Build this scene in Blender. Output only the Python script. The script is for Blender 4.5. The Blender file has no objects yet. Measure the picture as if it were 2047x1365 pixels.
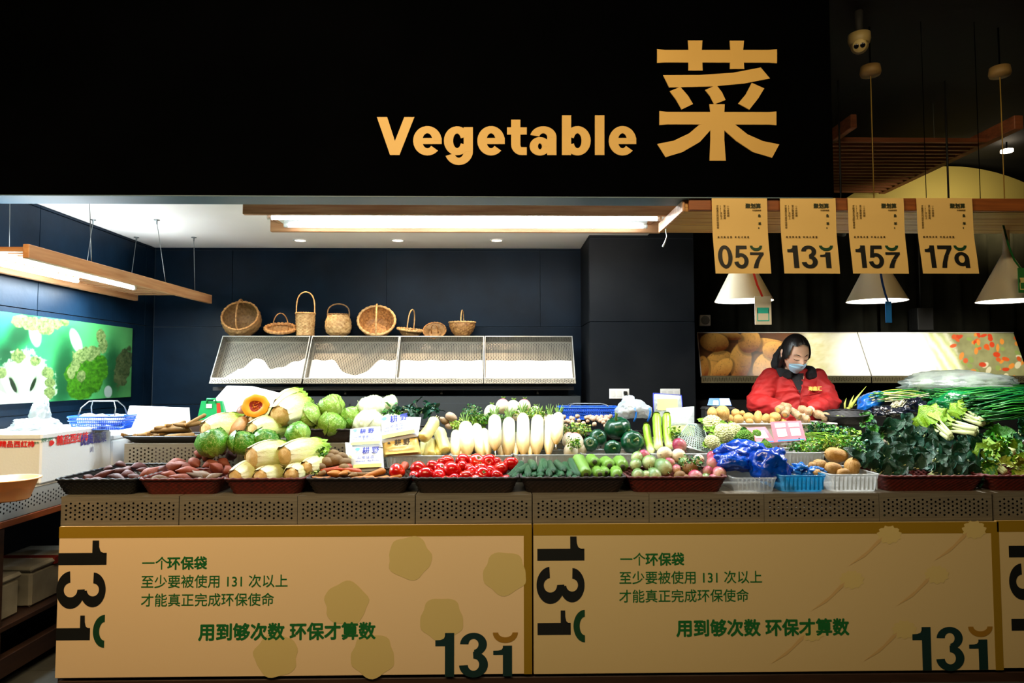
import bpy, bmesh, math, random
import numpy as np
from mathutils import Vector, Matrix, Euler, noise
C = bpy.data.collections.new('stall')   # joins the scene in the last line
random.seed(7)
PI = math.pi
# ---------------------------------------------------------------- camera, world, lights, exposure
CZ = 1.42
FP = 1365.0
cam_data = bpy.data.cameras.new('camera'); cam_data.sensor_width = 36; cam_data.lens = 24.0
cam = bpy.data.objects.new('camera', cam_data); C.objects.link(cam)
cam.location = (0, 0, CZ)
cam.rotation_euler = Euler((math.radians(90 + 2.85), math.radians(0.07), math.radians(-1.06)), 'XYZ')
bpy.context.scene.camera = cam
RM = cam.rotation_euler.to_matrix()
sc = bpy.context.scene
sc.view_settings.view_transform = 'Standard'; sc.view_settings.look = 'None'
sc.view_settings.gamma = 1; sc.view_settings.use_curve_mapping = False
sc.view_settings.exposure = 0.0
sc.cycles.use_denoising = True
sc.cycles.max_bounces = 6; sc.cycles.caustics_reflective = False; sc.cycles.caustics_refractive = False
sc.cycles.transparent_max_bounces = 12
w = bpy.data.worlds.new('world'); sc.world = w; w.use_nodes = True
w.node_tree.nodes['Background'].inputs[0].default_value = (1, .72, .45, 1)
w.node_tree.nodes['Background'].inputs[1].default_value = 0.0025

def area(name, loc, target, size, power, col, sx=None, spread=180):
    d = bpy.data.lights.new(name, 'AREA'); d.energy = power; d.color = col
    d.shape = 'RECTANGLE'; d.size = size[0]; d.size_y = size[1]; d.spread = math.radians(spread)
    o = bpy.data.objects.new(name, d); C.objects.link(o); o.location = loc
    o.rotation_euler = (Vector(target) - Vector(loc)).to_track_quat('-Z', 'Y').to_euler()
    return o
WARM = (1, .76, .44); COOL = (.80, .93, 1)
# warm ceiling lamps of the market aisle and one small added lamp, above and behind the photographer
area('aisle_or_added_light', (-0.9, 1.15, 3.3), (-.3, 3.2, 1.3), (1.6, .5), 120, WARM)
area('aisle_or_added_light', (1.2, .5, 3.5), (1.0, 3.2, 2.9), (1.2, .5), 160, (1, .76, .42))
area('aisle_or_added_light', (-2.0, 1.3, 2.7), (-2.5, 3.3, 1.0), (.4, .3), 9, (1, .62, .26), spread=90)  # added small lamp that makes the near foam box face more orange
# tubes and downlights of the stall add their own area / spot lights here
TUBE_P, TUBE_L, SPOT_P, PEND_P = 36, 40, 26, 8.5

def P(px, py, Y):
    d = RM @ Vector(((px - 1023.5) / FP, -(py - 682.5) / FP, -1))
    t = Y / d.y
    return Vector((d.x * t, Y, CZ + d.z * t))
def PX(px, py, X):
    d = RM @ Vector(((px - 1023.5) / FP, -(py - 682.5) / FP, -1))
    t = X / d.x
    return Vector((X, d.y * t, CZ + d.z * t))
def PZ(px, py, Z):
    d = RM @ Vector(((px - 1023.5) / FP, -(py - 682.5) / FP, -1))
    t = (Z - CZ) / d.z
    return Vector((d.x * t, d.y * t, Z))
RI = np.array(RM.transposed())
def project(V):
    V = np.asarray(V) - np.array([0, 0, CZ])
    c = V @ RI.T
    return 1023.5 + FP * c[:, 0] / -c[:, 2], 682.5 - FP * c[:, 1] / -c[:, 2]
def mpp(Y): return Y / FP

# ---------------------------------------------------------------- materials
def srgb(r, g, b):
    f = lambda c: (c / 255 / 12.92) if c <= 10 else ((c / 255 + .055) / 1.055) ** 2.4
    return (f(r), f(g), f(b), 1)
MATS = {}
def mat(name, col, rough=.6, metal=0, col2=None, nscale=8, bump=0, bscale=40, sub=0, coat=0, trans=0, alpha=1,
        emit=None, estr=0, rnd=0, wave=None, spec=.5, coord='Object', contrast=1.0, detail=4):
    if name in MATS: return MATS[name]
    m = bpy.data.materials.new(name); m.use_nodes = True; MATS[name] = m
    nt = m.node_tree; b = nt.nodes['Principled BSDF']; L = nt.links
    b.inputs['Roughness'].default_value = rough; b.inputs['Metallic'].default_value = metal
    b.inputs['Base Color'].default_value = col; b.inputs['Specular IOR Level'].default_value = spec
    b.inputs['Subsurface Weight'].default_value = sub
    if sub: b.inputs['Subsurface Radius'].default_value = (.02, .02, .015); b.inputs['Subsurface Scale'].default_value = .5
    b.inputs['Coat Weight'].default_value = coat; b.inputs['Transmission Weight'].default_value = trans
    b.inputs['Alpha'].default_value = alpha
    if emit: b.inputs['Emission Color'].default_value = emit; b.inputs['Emission Strength'].default_value = estr
    tc = nt.nodes.new('ShaderNodeTexCoord')
    last = None
    if col2:
        n = nt.nodes.new('ShaderNodeTexNoise'); n.inputs['Scale'].default_value = nscale; n.inputs['Detail'].default_value = detail
        if wave:
            mp = nt.nodes.new('ShaderNodeMapping'); mp.inputs['Scale'].default_value = wave
            L.new(tc.outputs[coord], mp.inputs[0]); L.new(mp.outputs[0], n.inputs['Vector'])
        else: L.new(tc.outputs[coord], n.inputs['Vector'])
        r = nt.nodes.new('ShaderNodeMapRange'); k = .22 / contrast
        r.inputs['From Min'].default_value = .5 - k; r.inputs['From Max'].default_value = .5 + k
        L.new(n.outputs['Fac'], r.inputs['Value'])
        mx = nt.nodes.new('ShaderNodeMix'); mx.data_type = 'RGBA'
        mx.inputs['A'].default_value = col; mx.inputs['B'].default_value = col2
        L.new(r.outputs[0], mx.inputs['Factor']); last = mx.outputs['Result']
    if rnd:
        oi = nt.nodes.new('ShaderNodeObjectInfo'); hs = nt.nodes.new('ShaderNodeHueSaturation')
        r = nt.nodes.new('ShaderNodeMapRange'); r.inputs['To Min'].default_value = 1 - rnd; r.inputs['To Max'].default_value = 1 + rnd * .6
        L.new(oi.outputs['Random'], r.inputs['Value']); L.new(r.outputs[0], hs.inputs['Value'])
        if last: L.new(last, hs.inputs['Color'])
        else: hs.inputs['Color'].default_value = col
        last = hs.outputs[0]
    if last: L.new(last, b.inputs['Base Color'])
    if bump:
        n = nt.nodes.new('ShaderNodeTexNoise'); n.inputs['Scale'].default_value = bscale; n.inputs['Detail'].default_value = 3
        L.new(tc.outputs[coord], n.inputs['Vector'])
        bp = nt.nodes.new('ShaderNodeBump'); bp.inputs['Strength'].default_value = bump; bp.inputs['Distance'].default_value = .01
        L.new(n.outputs['Fac'], bp.inputs['Height']); L.new(bp.outputs[0], b.inputs['Normal'])
    return m
def gradmat(name, stops, rough=.5, axis='Z', noise_amt=.12, nscale=6, rnd=.08, bump=.15, bscale=8, sub=0, coat=0, veins=None):
    """colour runs along the thing's own length (generated coordinates)"""
    if name in MATS: return MATS[name]
    m = mat(name, stops[0][1], rough, bump=bump, bscale=bscale, sub=sub, coat=coat, coord='Generated')
    nt = m.node_tree; L = nt.links; b = nt.nodes['Principled BSDF']
    tc = nt.nodes.new('ShaderNodeTexCoord'); sp = nt.nodes.new('ShaderNodeSeparateXYZ'); L.new(tc.outputs['Generated'], sp.inputs[0])
    n = nt.nodes.new('ShaderNodeTexNoise'); n.inputs['Scale'].default_value = nscale; L.new(tc.outputs['Generated'], n.inputs['Vector'])
    ma = nt.nodes.new('ShaderNodeMath'); ma.operation = 'MULTIPLY_ADD'; ma.inputs[1].default_value = noise_amt * 2; 
    sb = nt.nodes.new('ShaderNodeMath'); sb.operation = 'SUBTRACT'; sb.inputs[1].default_value = noise_amt
    L.new(sp.outputs[axis], sb.inputs[0]); L.new(n.outputs['Fac'], ma.inputs[0]); L.new(sb.outputs[0], ma.inputs[2])
    cr = nt.nodes.new('ShaderNodeValToRGB'); e = cr.color_ramp.elements
    while len(e) > 1: e.remove(e[-1])
    e[0].position = stops[0][0]; e[0].color = stops[0][1]
    for p, c in stops[1:]:
        q = e.new(p); q.color = c
    L.new(ma.outputs[0], cr.inputs[0]); last = cr.outputs[0]
    if veins:
        mp = nt.nodes.new('ShaderNodeMapping'); mp.inputs['Scale'].default_value = veins[1]
        L.new(tc.outputs['Generated'], mp.inputs[0])
        v = nt.nodes.new('ShaderNodeTexVoronoi'); v.feature = 'DISTANCE_TO_EDGE'; v.inputs['Scale'].default_value = veins[0]
        n2 = nt.nodes.new('ShaderNodeTexNoise'); n2.inputs['Scale'].default_value = 5; L.new(mp.outputs[0], n2.inputs['Vector'])
        mm = nt.nodes.new('ShaderNodeMix'); mm.data_type = 'RGBA'; mm.blend_type = 'LINEAR_LIGHT'; mm.inputs['Factor'].default_value = .18
        L.new(mp.outputs[0], mm.inputs['A']); L.new(n2.outputs['Color'], mm.inputs['B'])
        L.new(mm.outputs['Result'], v.inputs['Vector'])
        r = nt.nodes.new('ShaderNodeMapRange'); r.inputs['From Max'].default_value = .055; r.inputs['To Min'].default_value = veins[3]; r.inputs['To Max'].default_value = 0
        L.new(v.outputs['Distance'], r.inputs['Value'])
        mx = nt.nodes.new('ShaderNodeMix'); mx.data_type = 'RGBA'; mx.inputs['B'].default_value = veins[2]
        L.new(last, mx.inputs['A']); L.new(r.outputs[0], mx.inputs['Factor']); last = mx.outputs['Result']
    if rnd:
        oi = nt.nodes.new('ShaderNodeObjectInfo'); hs = nt.nodes.new('ShaderNodeHueSaturation')
        r = nt.nodes.new('ShaderNodeMapRange'); r.inputs['To Min'].default_value = 1 - rnd; r.inputs['To Max'].default_value = 1 + rnd * .5
        L.new(oi.outputs['Random'], r.inputs['Value']); L.new(r.outputs[0], hs.inputs['Value']); L.new(last, hs.inputs['Color']); last = hs.outputs[0]
    L.new(last, b.inputs['Base Color'])
    return m
def attrmat(name, rough=.5, coat=0):
    if name in MATS: return MATS[name]
    m = mat(name, (1, 1, 1, 1), rough, coat=coat); nt = m.node_tree
    a = nt.nodes.new('ShaderNodeAttribute'); a.attribute_name = 'Col'
    nt.links.new(a.outputs['Color'], nt.nodes['Principled BSDF'].inputs['Base Color'])
    return m
def thinmat(name, col, rough=.35, alpha=.5, transl=.5, gloss=.2, tint=None):
    """plastic film: part clear, part scattering"""
    if name in MATS: return MATS[name]
    m = bpy.data.materials.new(name); m.use_nodes = True; MATS[name] = m
    nt = m.node_tree; nt.nodes.clear(); L = nt.links
    out = nt.nodes.new('ShaderNodeOutputMaterial')
    tr = nt.nodes.new('ShaderNodeBsdfTransparent'); tr.inputs[0].default_value = tint or (1, 1, 1, 1)
    df = nt.nodes.new('ShaderNodeBsdfDiffuse'); df.inputs[0].default_value = col
    tl = nt.nodes.new('ShaderNodeBsdfTranslucent'); tl.inputs[0].default_value = col
    gl = nt.nodes.new('ShaderNodeBsdfGlossy'); gl.inputs['Roughness'].default_value = rough
    a = nt.nodes.new('ShaderNodeMixShader'); a.inputs[0].default_value = transl; L.new(df.outputs[0], a.inputs[1]); L.new(tl.outputs[0], a.inputs[2])
    b = nt.nodes.new('ShaderNodeMixShader'); b.inputs[0].default_value = gloss; L.new(a.outputs[0], b.inputs[1]); L.new(gl.outputs[0], b.inputs[2])
    c = nt.nodes.new('ShaderNodeMixShader'); c.inputs[0].default_value = alpha; L.new(tr.outputs[0], c.inputs[1]); L.new(b.outputs[0], c.inputs[2])
    n = nt.nodes.new('ShaderNodeTexNoise'); n.inputs['Scale'].default_value = 30; n.inputs['Detail'].default_value = 3
    tc = nt.nodes.new('ShaderNodeTexCoord'); L.new(tc.outputs['Object'], n.inputs['Vector'])
    bp = nt.nodes.new('ShaderNodeBump'); bp.inputs['Strength'].default_value = .5; bp.inputs['Distance'].default_value = .02; L.new(n.outputs['Fac'], bp.inputs['Height'])
    for s in (df, tl, gl): L.new(bp.outputs[0], s.inputs['Normal'])
    L.new(c.outputs[0], out.inputs[0])
    return m

# ---------------------------------------------------------------- object helpers
def props(o, label=None, cat=None, group=None, kind=None):
    if label: o['label'] = label
    if cat: o['category'] = cat
    if group: o['group'] = group
    if kind: o['kind'] = kind
    return o
def link(name, me, m=None, parent=None, M=None):
    if m is not None and not me.materials: me.materials.append(m)
    o = bpy.data.objects.new(name, me); C.objects.link(o)
    if parent is not None: o.parent = parent
    if M is not None: o.matrix_local = M
    return o
def thing(name, label, cat, group=None, loc=(0, 0, 0), rot=None):
    o = bpy.data.objects.new(name, None); C.objects.link(o); o.location = loc
    o.empty_display_size = .05
    if rot: o.rotation_euler = rot
    return props(o, label, cat, group)
def kids(o): return [c for c in o.children]
def dup(o, parent=None):
    c = o.copy(); C.objects.link(c); c.parent = parent
    if parent is not None: c.matrix_parent_inverse = o.matrix_parent_inverse.copy()
    for ch in kids(o): dup(ch, c)
    return c
class MB:
    """collects vertices and faces of one mesh"""
    def __init__(s): s.v = []; s.f = []
    def add(s, vs, fs, M=None):
        k = len(s.v)
        s.v += [tuple(M @ Vector(v)) if M is not None else tuple(v) for v in vs]
        s.f += [tuple(i + k for i in f) for f in fs]
        return s
    def mesh(s, name='m', smooth=False):
        me = bpy.data.meshes.new(name); me.from_pydata(s.v, [], s.f); me.update()
        if smooth: me.polygons.foreach_set('use_smooth', [True] * len(me.polygons))
        return me
def box_vf(a, b):
    (x0, y0, z0), (x1, y1, z1) = a, b
    v = [(x, y, z) for z in (z0, z1) for y in (y0, y1) for x in (x0, x1)]
    return v, [(0, 2, 3, 1), (4, 5, 7, 6), (0, 1, 5, 4), (2, 6, 7, 3), (0, 4, 6, 2), (1, 3, 7, 5)]
def box(name, a, b, m, parent=None, bevel=.003, M=None):
    v, f = box_vf(a, b)
    me = MB().add(v, f).mesh(name)
    if bevel:
        bm = bmesh.new(); bm.from_mesh(me)
        bmesh.ops.bevel(bm, geom=bm.edges[:], offset=bevel, segments=1, affect='EDGES'); bm.to_mesh(me); bm.free()
    return link(name, me, m, parent, M)
def tube_vf(pts, rad, seg=10, cap=True, flat=1.0, bump=0, seed=0, bf=3, up=None, closed=False):
    pts = [Vector(p) for p in pts]; n = len(pts)
    if not hasattr(rad, '__len__'): rad = [rad] * n
    vs, fs = [], []
    t0 = (pts[1] - pts[0]).normalized()
    ref = Vector(up) if up else (Vector((0, 0, 1)) if abs(t0.z) < .9 else Vector((1, 0, 0)))
    u = t0.cross(ref).normalized()
    for i, p in enumerate(pts):
        if closed: t = (pts[(i + 1) % n] - pts[i - 1]).normalized()
        else: t = (pts[min(i + 1, n - 1)] - pts[max(i - 1, 0)]).normalized()
        u = (u - t * u.dot(t)).normalized(); v = t.cross(u)
        for k in range(seg):
            a = 2 * PI * k / seg; r = rad[i]
            q = u * math.cos(a) + v * (math.sin(a) * flat)
            if bump: r *= 1 + bump * noise.noise(Vector((q.x * bf * .4 + seed, q.y * bf * .4, q.z * bf * .4)) + t0 * (i / n * bf * 1.5))
            vs.append(p + q * r)
    m = n if closed else n - 1
    for i in range(m):
        j = (i + 1) % n
        for k in range(seg):
            k2 = (k + 1) % seg
            fs.append((i * seg + k, i * seg + k2, j * seg + k2, j * seg + k))
    if cap and not closed:
        fs.append(tuple(range(seg - 1, -1, -1))); fs.append(tuple((n - 1) * seg + k for k in range(seg)))
    return vs, fs
def tube(name, pts, rad, m, parent=None, seg=8, smooth=True, **k):
    v, f = tube_vf(pts, rad, seg, **k)
    return link(name, MB().add(v, f).mesh(name, smooth), m, parent)
def lathe_vf(prof, seg=24, wob=None):
    vs, fs = [], []
    for i, (r, z) in enumerate(prof):
        for k in range(seg):
            a = 2 * PI * k / seg; rr = r * (wob(a, i) if wob else 1)
            vs.append((rr * math.cos(a), rr * math.sin(a), z))
    for i in range(len(prof) - 1):
        for k in range(seg):
            k2 = (k + 1) % seg
            fs.append((i * seg + k, i * seg + k2, (i + 1) * seg + k2, (i + 1) * seg + k))
    return vs, fs
def poly_prism(polys, depth, mp):
    """polys: 2-D outlines; mp(u, v, d) -> world point; d from 0 (front) to depth (back)"""
    mb = MB()
    for i, q in enumerate(polys):
        n = len(q)
        vs = [mp(u, v, i * 2e-5) for u, v in q] + [mp(u, v, depth) for u, v in q]
        fs = [tuple(range(n)), tuple(range(2 * n - 1, n - 1, -1))] + [(i, i + n, (i + 1) % n + n, (i + 1) % n) for i in range(n)]
        mb.add(vs, fs)
    return mb
def fix(me):
    bm = bmesh.new(); bm.from_mesh(me); bmesh.ops.recalc_face_normals(bm, faces=bm.faces[:]); bm.to_mesh(me); bm.free(); return me
def align(p0, p1, r, rx=None, roll=0):
    """matrix that carries a unit shape (z -.5...5, radius 1) onto the segment p0-p1"""
    d = p1 - p0; q = d.to_track_quat('Z', 'Y')
    return Matrix.Translation((p0 + p1) / 2) @ q.to_matrix().to_4x4() @ Matrix.Rotation(roll, 4, 'Z') @ Matrix.Diagonal((rx or r, r, d.length, 1))
_FC = {}; MX = {}
def text_mesh(s, bold=0.0, extrude=.0, align_x='LEFT'):
    """text of cap height about .73, turned into a mesh; bold thickens it with shifted copies"""
    key = (s, bold, extrude, align_x)
    if key in _FC: return _FC[key]
    c = bpy.data.curves.new('t', 'FONT'); c.body = s; c.size = 1; c.resolution_u = 3; c.align_x = align_x; c.space_line = 1.0
    o = bpy.data.objects.new('t', c)
    me = bpy.data.meshes.new_from_object(o)
    bpy.data.objects.remove(o); me.materials.clear()
    if bold:
        n = len(me.vertices); co = np.zeros(n * 3); me.vertices.foreach_get('co', co); co = co.reshape(-1, 3)
        fs = [tuple(p.vertices) for p in me.polygons]; vs = []; ff = []
        offs = [(0, 0), (1, 0), (-1, 0), (0, 1), (0, -1), (.7, .7), (-.7, .7), (.7, -.7), (-.7, -.7)]
        for i, (a, b) in enumerate(offs):
            vs += [(x + a * bold, y + b * bold, z + i * .0004) for x, y, z in co]
            ff += [tuple(k + i * n for k in f) for f in fs]
        me = bpy.data.meshes.new('text'); me.from_pydata(vs, [], ff)
    _FC[key] = me
    return me
def text(name, s, M, m, parent, bold=0, align_x='LEFT'):
    me = text_mesh(s, bold, 0, align_x).copy()
    o = link(name, me, m, parent, M); MX[o.name] = M; return o
def adv(ch):
    w = lambda s: max((v.co.x for v in text_mesh(s).vertices), default=0)
    return w('|' + ch + '|') - w('||')
def spell(s, M, m, parent, bold=0):
    """a line of print, each character its own piece"""
    x = 0
    for ch_ in s:
        if ch_ != ' ': text('character', ch_, M @ Matrix.Translation((x, 0, 0)), m, parent, bold)
        x += adv(ch_)
ORD = 'first second third fourth fifth sixth seventh eighth ninth tenth eleventh twelfth thirteenth fourteenth fifteenth sixteenth'.split()
REG = {}
def reg(o, key, phrase, place, px, py, cat, group, rowh=22):
    REG.setdefault(key, []).append((o, phrase, place, px, py, rowh)); props(o, None, cat, group); return o
def label_all():
    RN = ['front row', 'second row', 'third row', 'fourth row', 'fifth row', 'sixth row', 'seventh row', 'eighth row', 'ninth row', 'tenth row']
    for key, L in REG.items():
        L = sorted(L, key=lambda t: -t[4])
        if len(L) == 1:
            L[0][0]['label'] = f"{L[0][1]} in {L[0][2]}"; continue
        rows = []
        for t in L:
            if rows and rows[-1][0][4] - t[4] < t[5]: rows[-1].append(t)
            else: rows.append([t])
        for i, r in enumerate(rows):
            r.sort(key=lambda t: t[3])
            for k, t in enumerate(r):
                if len(rows) == 1: s = f"{t[1]}, {ORD[k]} from left in {t[2]}"
                elif len(r) == 1: s = f"{t[1]}, alone in {RN[i]} of {t[2]}"
                elif k == 0: s = f"{t[1]}, leftmost in {RN[i]} of {t[2]}"
                elif k == len(r) - 1: s = f"{t[1]}, rightmost in {RN[i]} of {t[2]}"
                else: s = f"{t[1]}, {ORD[k] if k < 16 else 'inner'} from left in {RN[i]} of {t[2]}"
                t[0]['label'] = s
# ---------------------------------------------------------------- setting
m_black = mat('black_panel', (.0006, .0007, .0009, 1), .6, col2=(.0009, .001, .0013, 1), nscale=3, spec=.0)
m_tile = mat('slate_tile', srgb(3, 15, 27), .42, col2=srgb(9, 27, 42), nscale=4, bump=.12, bscale=14, rnd=.12, spec=.10)
m_tile2 = mat('slate_tile_brown', srgb(17, 20, 24), .5, col2=srgb(26, 28, 31), nscale=4, bump=.12, bscale=14, rnd=.15, spec=.10)
m_ceil = mat('ceiling_paint', srgb(232, 226, 220), .75, col2=srgb(224, 218, 212), nscale=2, bump=.05)
m_floor = mat('floor_tile', srgb(58, 60, 58), .35, col2=srgb(74, 76, 72), nscale=6, bump=.1, rnd=.1)
m_dark = mat('dark_paint', srgb(18, 16, 15), .7)
m_grout = mat('grout', srgb(34, 44, 52), .8)
m_green_dark = mat('dark_curtain_cloth', srgb(17, 18, 14), .95, col2=srgb(27, 27, 22), nscale=6, bump=.2, spec=.05)
YB = 5.33; XL = -2.68; ZC = CZ + 1.0; YF = 3.2
ZF = CZ + .851
def struct(name, a, b, m, bevel=0):
    return props(box(name, a, b, m, None, bevel), kind='structure')
struct('floor', (-6, -2, -.05), (7, 9, 0), mat('floor_grout', srgb(30, 30, 30), .8))
fl = bpy.data.objects['floor']
# floor tiles where the floor can be seen
v, f = box_vf((0, 0, 0), (.594, .594, .008)); tile_me = MB().add(v, f).mesh('floor_tile'); tile_me.materials.append(m_floor)
for i in range(-6, 7):
    for j in range(0, 9):
        o = link('tile', tile_me, None, fl); o.location = (i * .6, j * .6 + .4, 0)
# wall tiles: panels of slate, each its own piece proud of the grout
def tiled(wall, origin, ux, uy, W, H, tw, th, m, nrm, offs=0, z0=0):
    ux, uy, nrm = Vector(ux), Vector(uy), Vector(nrm)
    j = 0; y = 0
    while y < H - .01:
        x = -(offs if j % 2 else 0) * tw
        hh = min(th, H - y)
        while x < W - .01:
            a = max(x, 0); b = min(x + tw, W)
            if b - a > .03:
                g = .0016; mb = MB()
                o = Vector(origin) + ux * (a + g) + uy * (y + g); w_, h_ = (b - a - 2 * g), hh - 2 * g
                q = .008 + random.uniform(0, .0012)
                vs = [o, o + ux * w_, o + ux * w_ + uy * h_, o + uy * h_]; c = .0015
                i2 = [o + ux * c + uy * c + nrm * q, o + ux * (w_ - c) + uy * c + nrm * q, o + ux * (w_ - c) + uy * (h_ - c) + nrm * q, o + ux * c + uy * (h_ - c) + nrm * q]
                mb.add(vs + i2, [(4, 5, 6, 7), (0, 1, 5, 4), (1, 2, 6, 5), (2, 3, 7, 6), (3, 0, 4, 7)])
                link('wall_tile', fix(mb.mesh('wall_tile')), m, wall)
            x += tw
        y += th; j += 1
wb = struct('wall_back', (-2.9, YB + .01, 0), (.66, YB + .16, 3.2), m_grout)
tiled(wb, (XL, YB + .01, .0), (1, 0, 0), (0, 0, 1), .645 - XL, ZC, 1.2, .6, m_tile, (0, -1, 0), .5)
wl = struct('wall_left', (XL - .15, 1.0, 0), (XL - .01, YB + .1, 3.2), m_grout)
tiled(wl, (XL - .01, 1.6, .0), (0, 1, 0), (0, 0, 1), YB - 1.6, ZC, 1.2, .6, m_tile, (1, 0, 0), 0)
pil = struct('pillar', (.648, 4.83, 0), (1.385, YB + .16, 3.2), m_grout)
tiled(pil, (.64, 4.83, 0), (1, 0, 0), (0, 0, 1), .752, ZC + .3, .752, .6, m_tile2, (0, -1, 0), 0)
tiled(pil, (.648, 4.83, 0), (0, 1, 0), (0, 0, 1), .5, ZC, .5, .6, m_tile2, (-1, 0, 0), 0)
tiled(pil, (1.385, 4.83, 0), (0, 1, 0), (0, 0, 1), .5, ZC + .3, .5, .6, m_tile2, (1, 0, 0), 0)
struct('wall_recess', (1.385, YB, 0), (7, YB + .15, 2.62), m_green_dark)
struct('ceiling', (XL - .1, 3.36, ZC), (.66, YB + .1, ZC + .08), m_ceil)
cp = props(box('ceiling_strip', (.66, 3.36, ZC), (1.06, 4.83, ZC + .08), m_ceil, None, 0), kind='structure')
# fascia above the stall, its lettering stands proud of it
struct('wall_front', (-6, YF, ZF), (P(1665, 300, YF).x, YF + .16, 4.6), m_black)
struct('lit_underside_1', (-6, YF + .004, ZF - .006), (P(1665, 300, YF).x - .003, YF + .156, ZF - .0005), mat('lit_underside_tint', srgb(70, 96, 112), .45))  # added strip, its bluish grey stands for lamp light on the fascia underside
struct('ceiling_hall', (-6, -2, 3.35), (8, 9, 3.45), mat('hall_ceiling', (.004, .004, .004, 1), .9))
struct('wall_hall_right', (7, -2, 0), (7.1, 9, 3.4), m_dark)
struct('wall_hall_far', (1.2, 8.5, 0), (7, 8.6, 3.4), m_dark)
# soft folds of dark curtain in the recess
cur = thing('curtain', 'dark grey green curtain hanging on the wall behind the lamps', 'curtain', loc=(0, 0, 0))
for (x0, x1) in ((1.42, 2.95), (2.98, 5.2)):
    vs, fs = [], []; n = 90
    for i in range(n + 1):
        x = x0 + (x1 - x0) * i / n
        y = 5.27 + .02 * math.sin(x * 31) + .012 * math.sin(x * 57 + 1)
        vs += [(x, y, 1.1), (x, y + .01 * math.sin(x * 13), 2.0), (x, y, 2.6)]
    for i in range(n):
        for j in (0, 1): k = i * 3 + j; fs.append((k, k + 3, k + 4, k + 1))
    link('curtain_panel', MB().add(vs, fs).mesh('curtain_panel', True), m_green_dark, cur)
m_wood = mat('pine_wood', srgb(196, 148, 104), .5, col2=srgb(168, 112, 70), nscale=3, wave=(1.2, 14, 18), bump=.05, contrast=1.3)
m_woody = mat('pine_wood_along_depth', srgb(206, 156, 108), .5, col2=srgb(176, 118, 72), nscale=3, wave=(14, 1.2, 18), bump=.05)
m_woodd = mat('brown_wood', srgb(150, 84, 36), .5, col2=srgb(112, 58, 22), nscale=3, wave=(1.5, 12, 20), bump=.05)
m_pine2 = mat('pale_laminated_pine', srgb(205, 160, 92), .5, col2=srgb(170, 118, 60), nscale=4, wave=(.8, 16, 20), bump=.05, contrast=1.6)
BY = 3.235
# laminated plank over the right half of the counter
bz0, bz1 = P(1700, 423, BY).z, P(1700, 397, BY).z
bx = P(1370, 430, BY).x
beam = thing('wooden_beam', 'long laminated pine beam over the right half of the counter', 'beam')
box('front_board', (bx + .015, BY - .015, bz0 + .002), (5.0, BY + .009, bz1), m_woodd, beam, .003)
nb = 7
for i in range(nb):
    y0 = BY + .01 + i * (.49) / nb
    box('plank', (bx + .03 * (i % 2) * 0, y0 + .001, bz0 + .001 * (i % 2)), (5.0, y0 + (.49) / nb - .001, bz1 - .004), m_pine2, beam, .002)
box('end_board', (bx - .012, BY, bz0), (bx - .001, BY + .5, bz1 - .01), m_wood, beam, .002)
# ---------------------------------------------------------------- sign lettering
m_gold = mat('gold_letter', srgb(206, 166, 86), .55, col2=srgb(198, 158, 80), nscale=3)
def zz(X, Y): return 740 + X / 2.2744, 60 + Y / 2.2744
def onf(u, v, d):
    q = P(*zz(u, v), YF - .006); return (q.x, YF - .006 + d, q.z)
def band(cx, cy, rx, ry, wx, wy, a0, a1, n=26):
    o = [(cx + rx * math.cos(math.radians(a0 + (a1 - a0) * i / n)), cy - ry * math.sin(math.radians(a0 + (a1 - a0) * i / n))) for i in range(n + 1)]
    q = [(cx + (rx - wx) * math.cos(math.radians(a1 + (a0 - a1) * i / n)), cy - (ry - wy) * math.sin(math.radians(a1 + (a0 - a1) * i / n))) for i in range(n + 1)]
    # as quads, so that no face is concave
    return [[o[i], o[i + 1], q[n - i - 1], q[n - i]] for i in range(n)]
R = lambda x0, y0, x1, y1: [(x0, y0), (x1, y0), (x1, y1), (x0, y1)]
LT = {
 'V': [[(30, 395), (77, 395), (133, 568), (90, 568)], [(155, 395), (201, 395), (133, 568), (90, 568), (110, 510)]],
 't': [R(641, 407, 683, 442), R(622, 442, 712, 475), R(641, 475, 683, 520)] + band(688, 518, 47, 50, 42, 36, 180, 270, 12) + [R(688, 532, 712, 568)],
 'l': [R(1022, 387, 1065, 568)],
}
def LE(x0, x1):
    c = (x0 + x1) / 2; r = (x1 - x0) / 2
    return band(c, 503, r, 67, 42, 33, 0, 318) + [R(x0 + 20, 490, x1, 518)]
LT['g'] = band(395, 503, 60, 66, 42, 33, 20, 340) + [R(425, 441, 467, 552)] + band(403, 550, 64, 63, 42, 33, 200, 360)
LT['b'] = band(943, 503, 60, 67, 42, 33, -160, 160) + [R(872, 387, 914, 568)]
LT['a'] = band(787, 487, 60, 50, 42, 32, 0, 168) + [R(805, 487, 847, 568)] + band(772, 528, 47, 42, 38, 28, 0, 360) + [R(775, 498, 815, 518)]
sg = thing('sign_lettering', 'gold raised word Vegetable on the black fascia', 'sign', loc=tuple(P(1010, 310, YF)))
sg.matrix_world = Matrix.Translation(sg.location)
Mi = Matrix.Translation(-sg.location)
for nm, pl in (('V', LT['V']), ('e', LE(195, 325)), ('g', LT['g']), ('e', LE(487, 612)), ('t', LT['t']), ('a', LT['a']), ('b', LT['b']), ('l', LT['l']), ('e', LE(1085, 1210))):
    me = fix(poly_prism(pl, .005, onf).mesh('letter')); o = link('letter', me, m_gold, sg, Mi)
ch = thing('sign_character', 'large gold Chinese character for vegetable on the black fascia', 'sign', loc=tuple(P(1435, 320, YF)))
Mi = Matrix.Translation(-ch.location)
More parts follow.
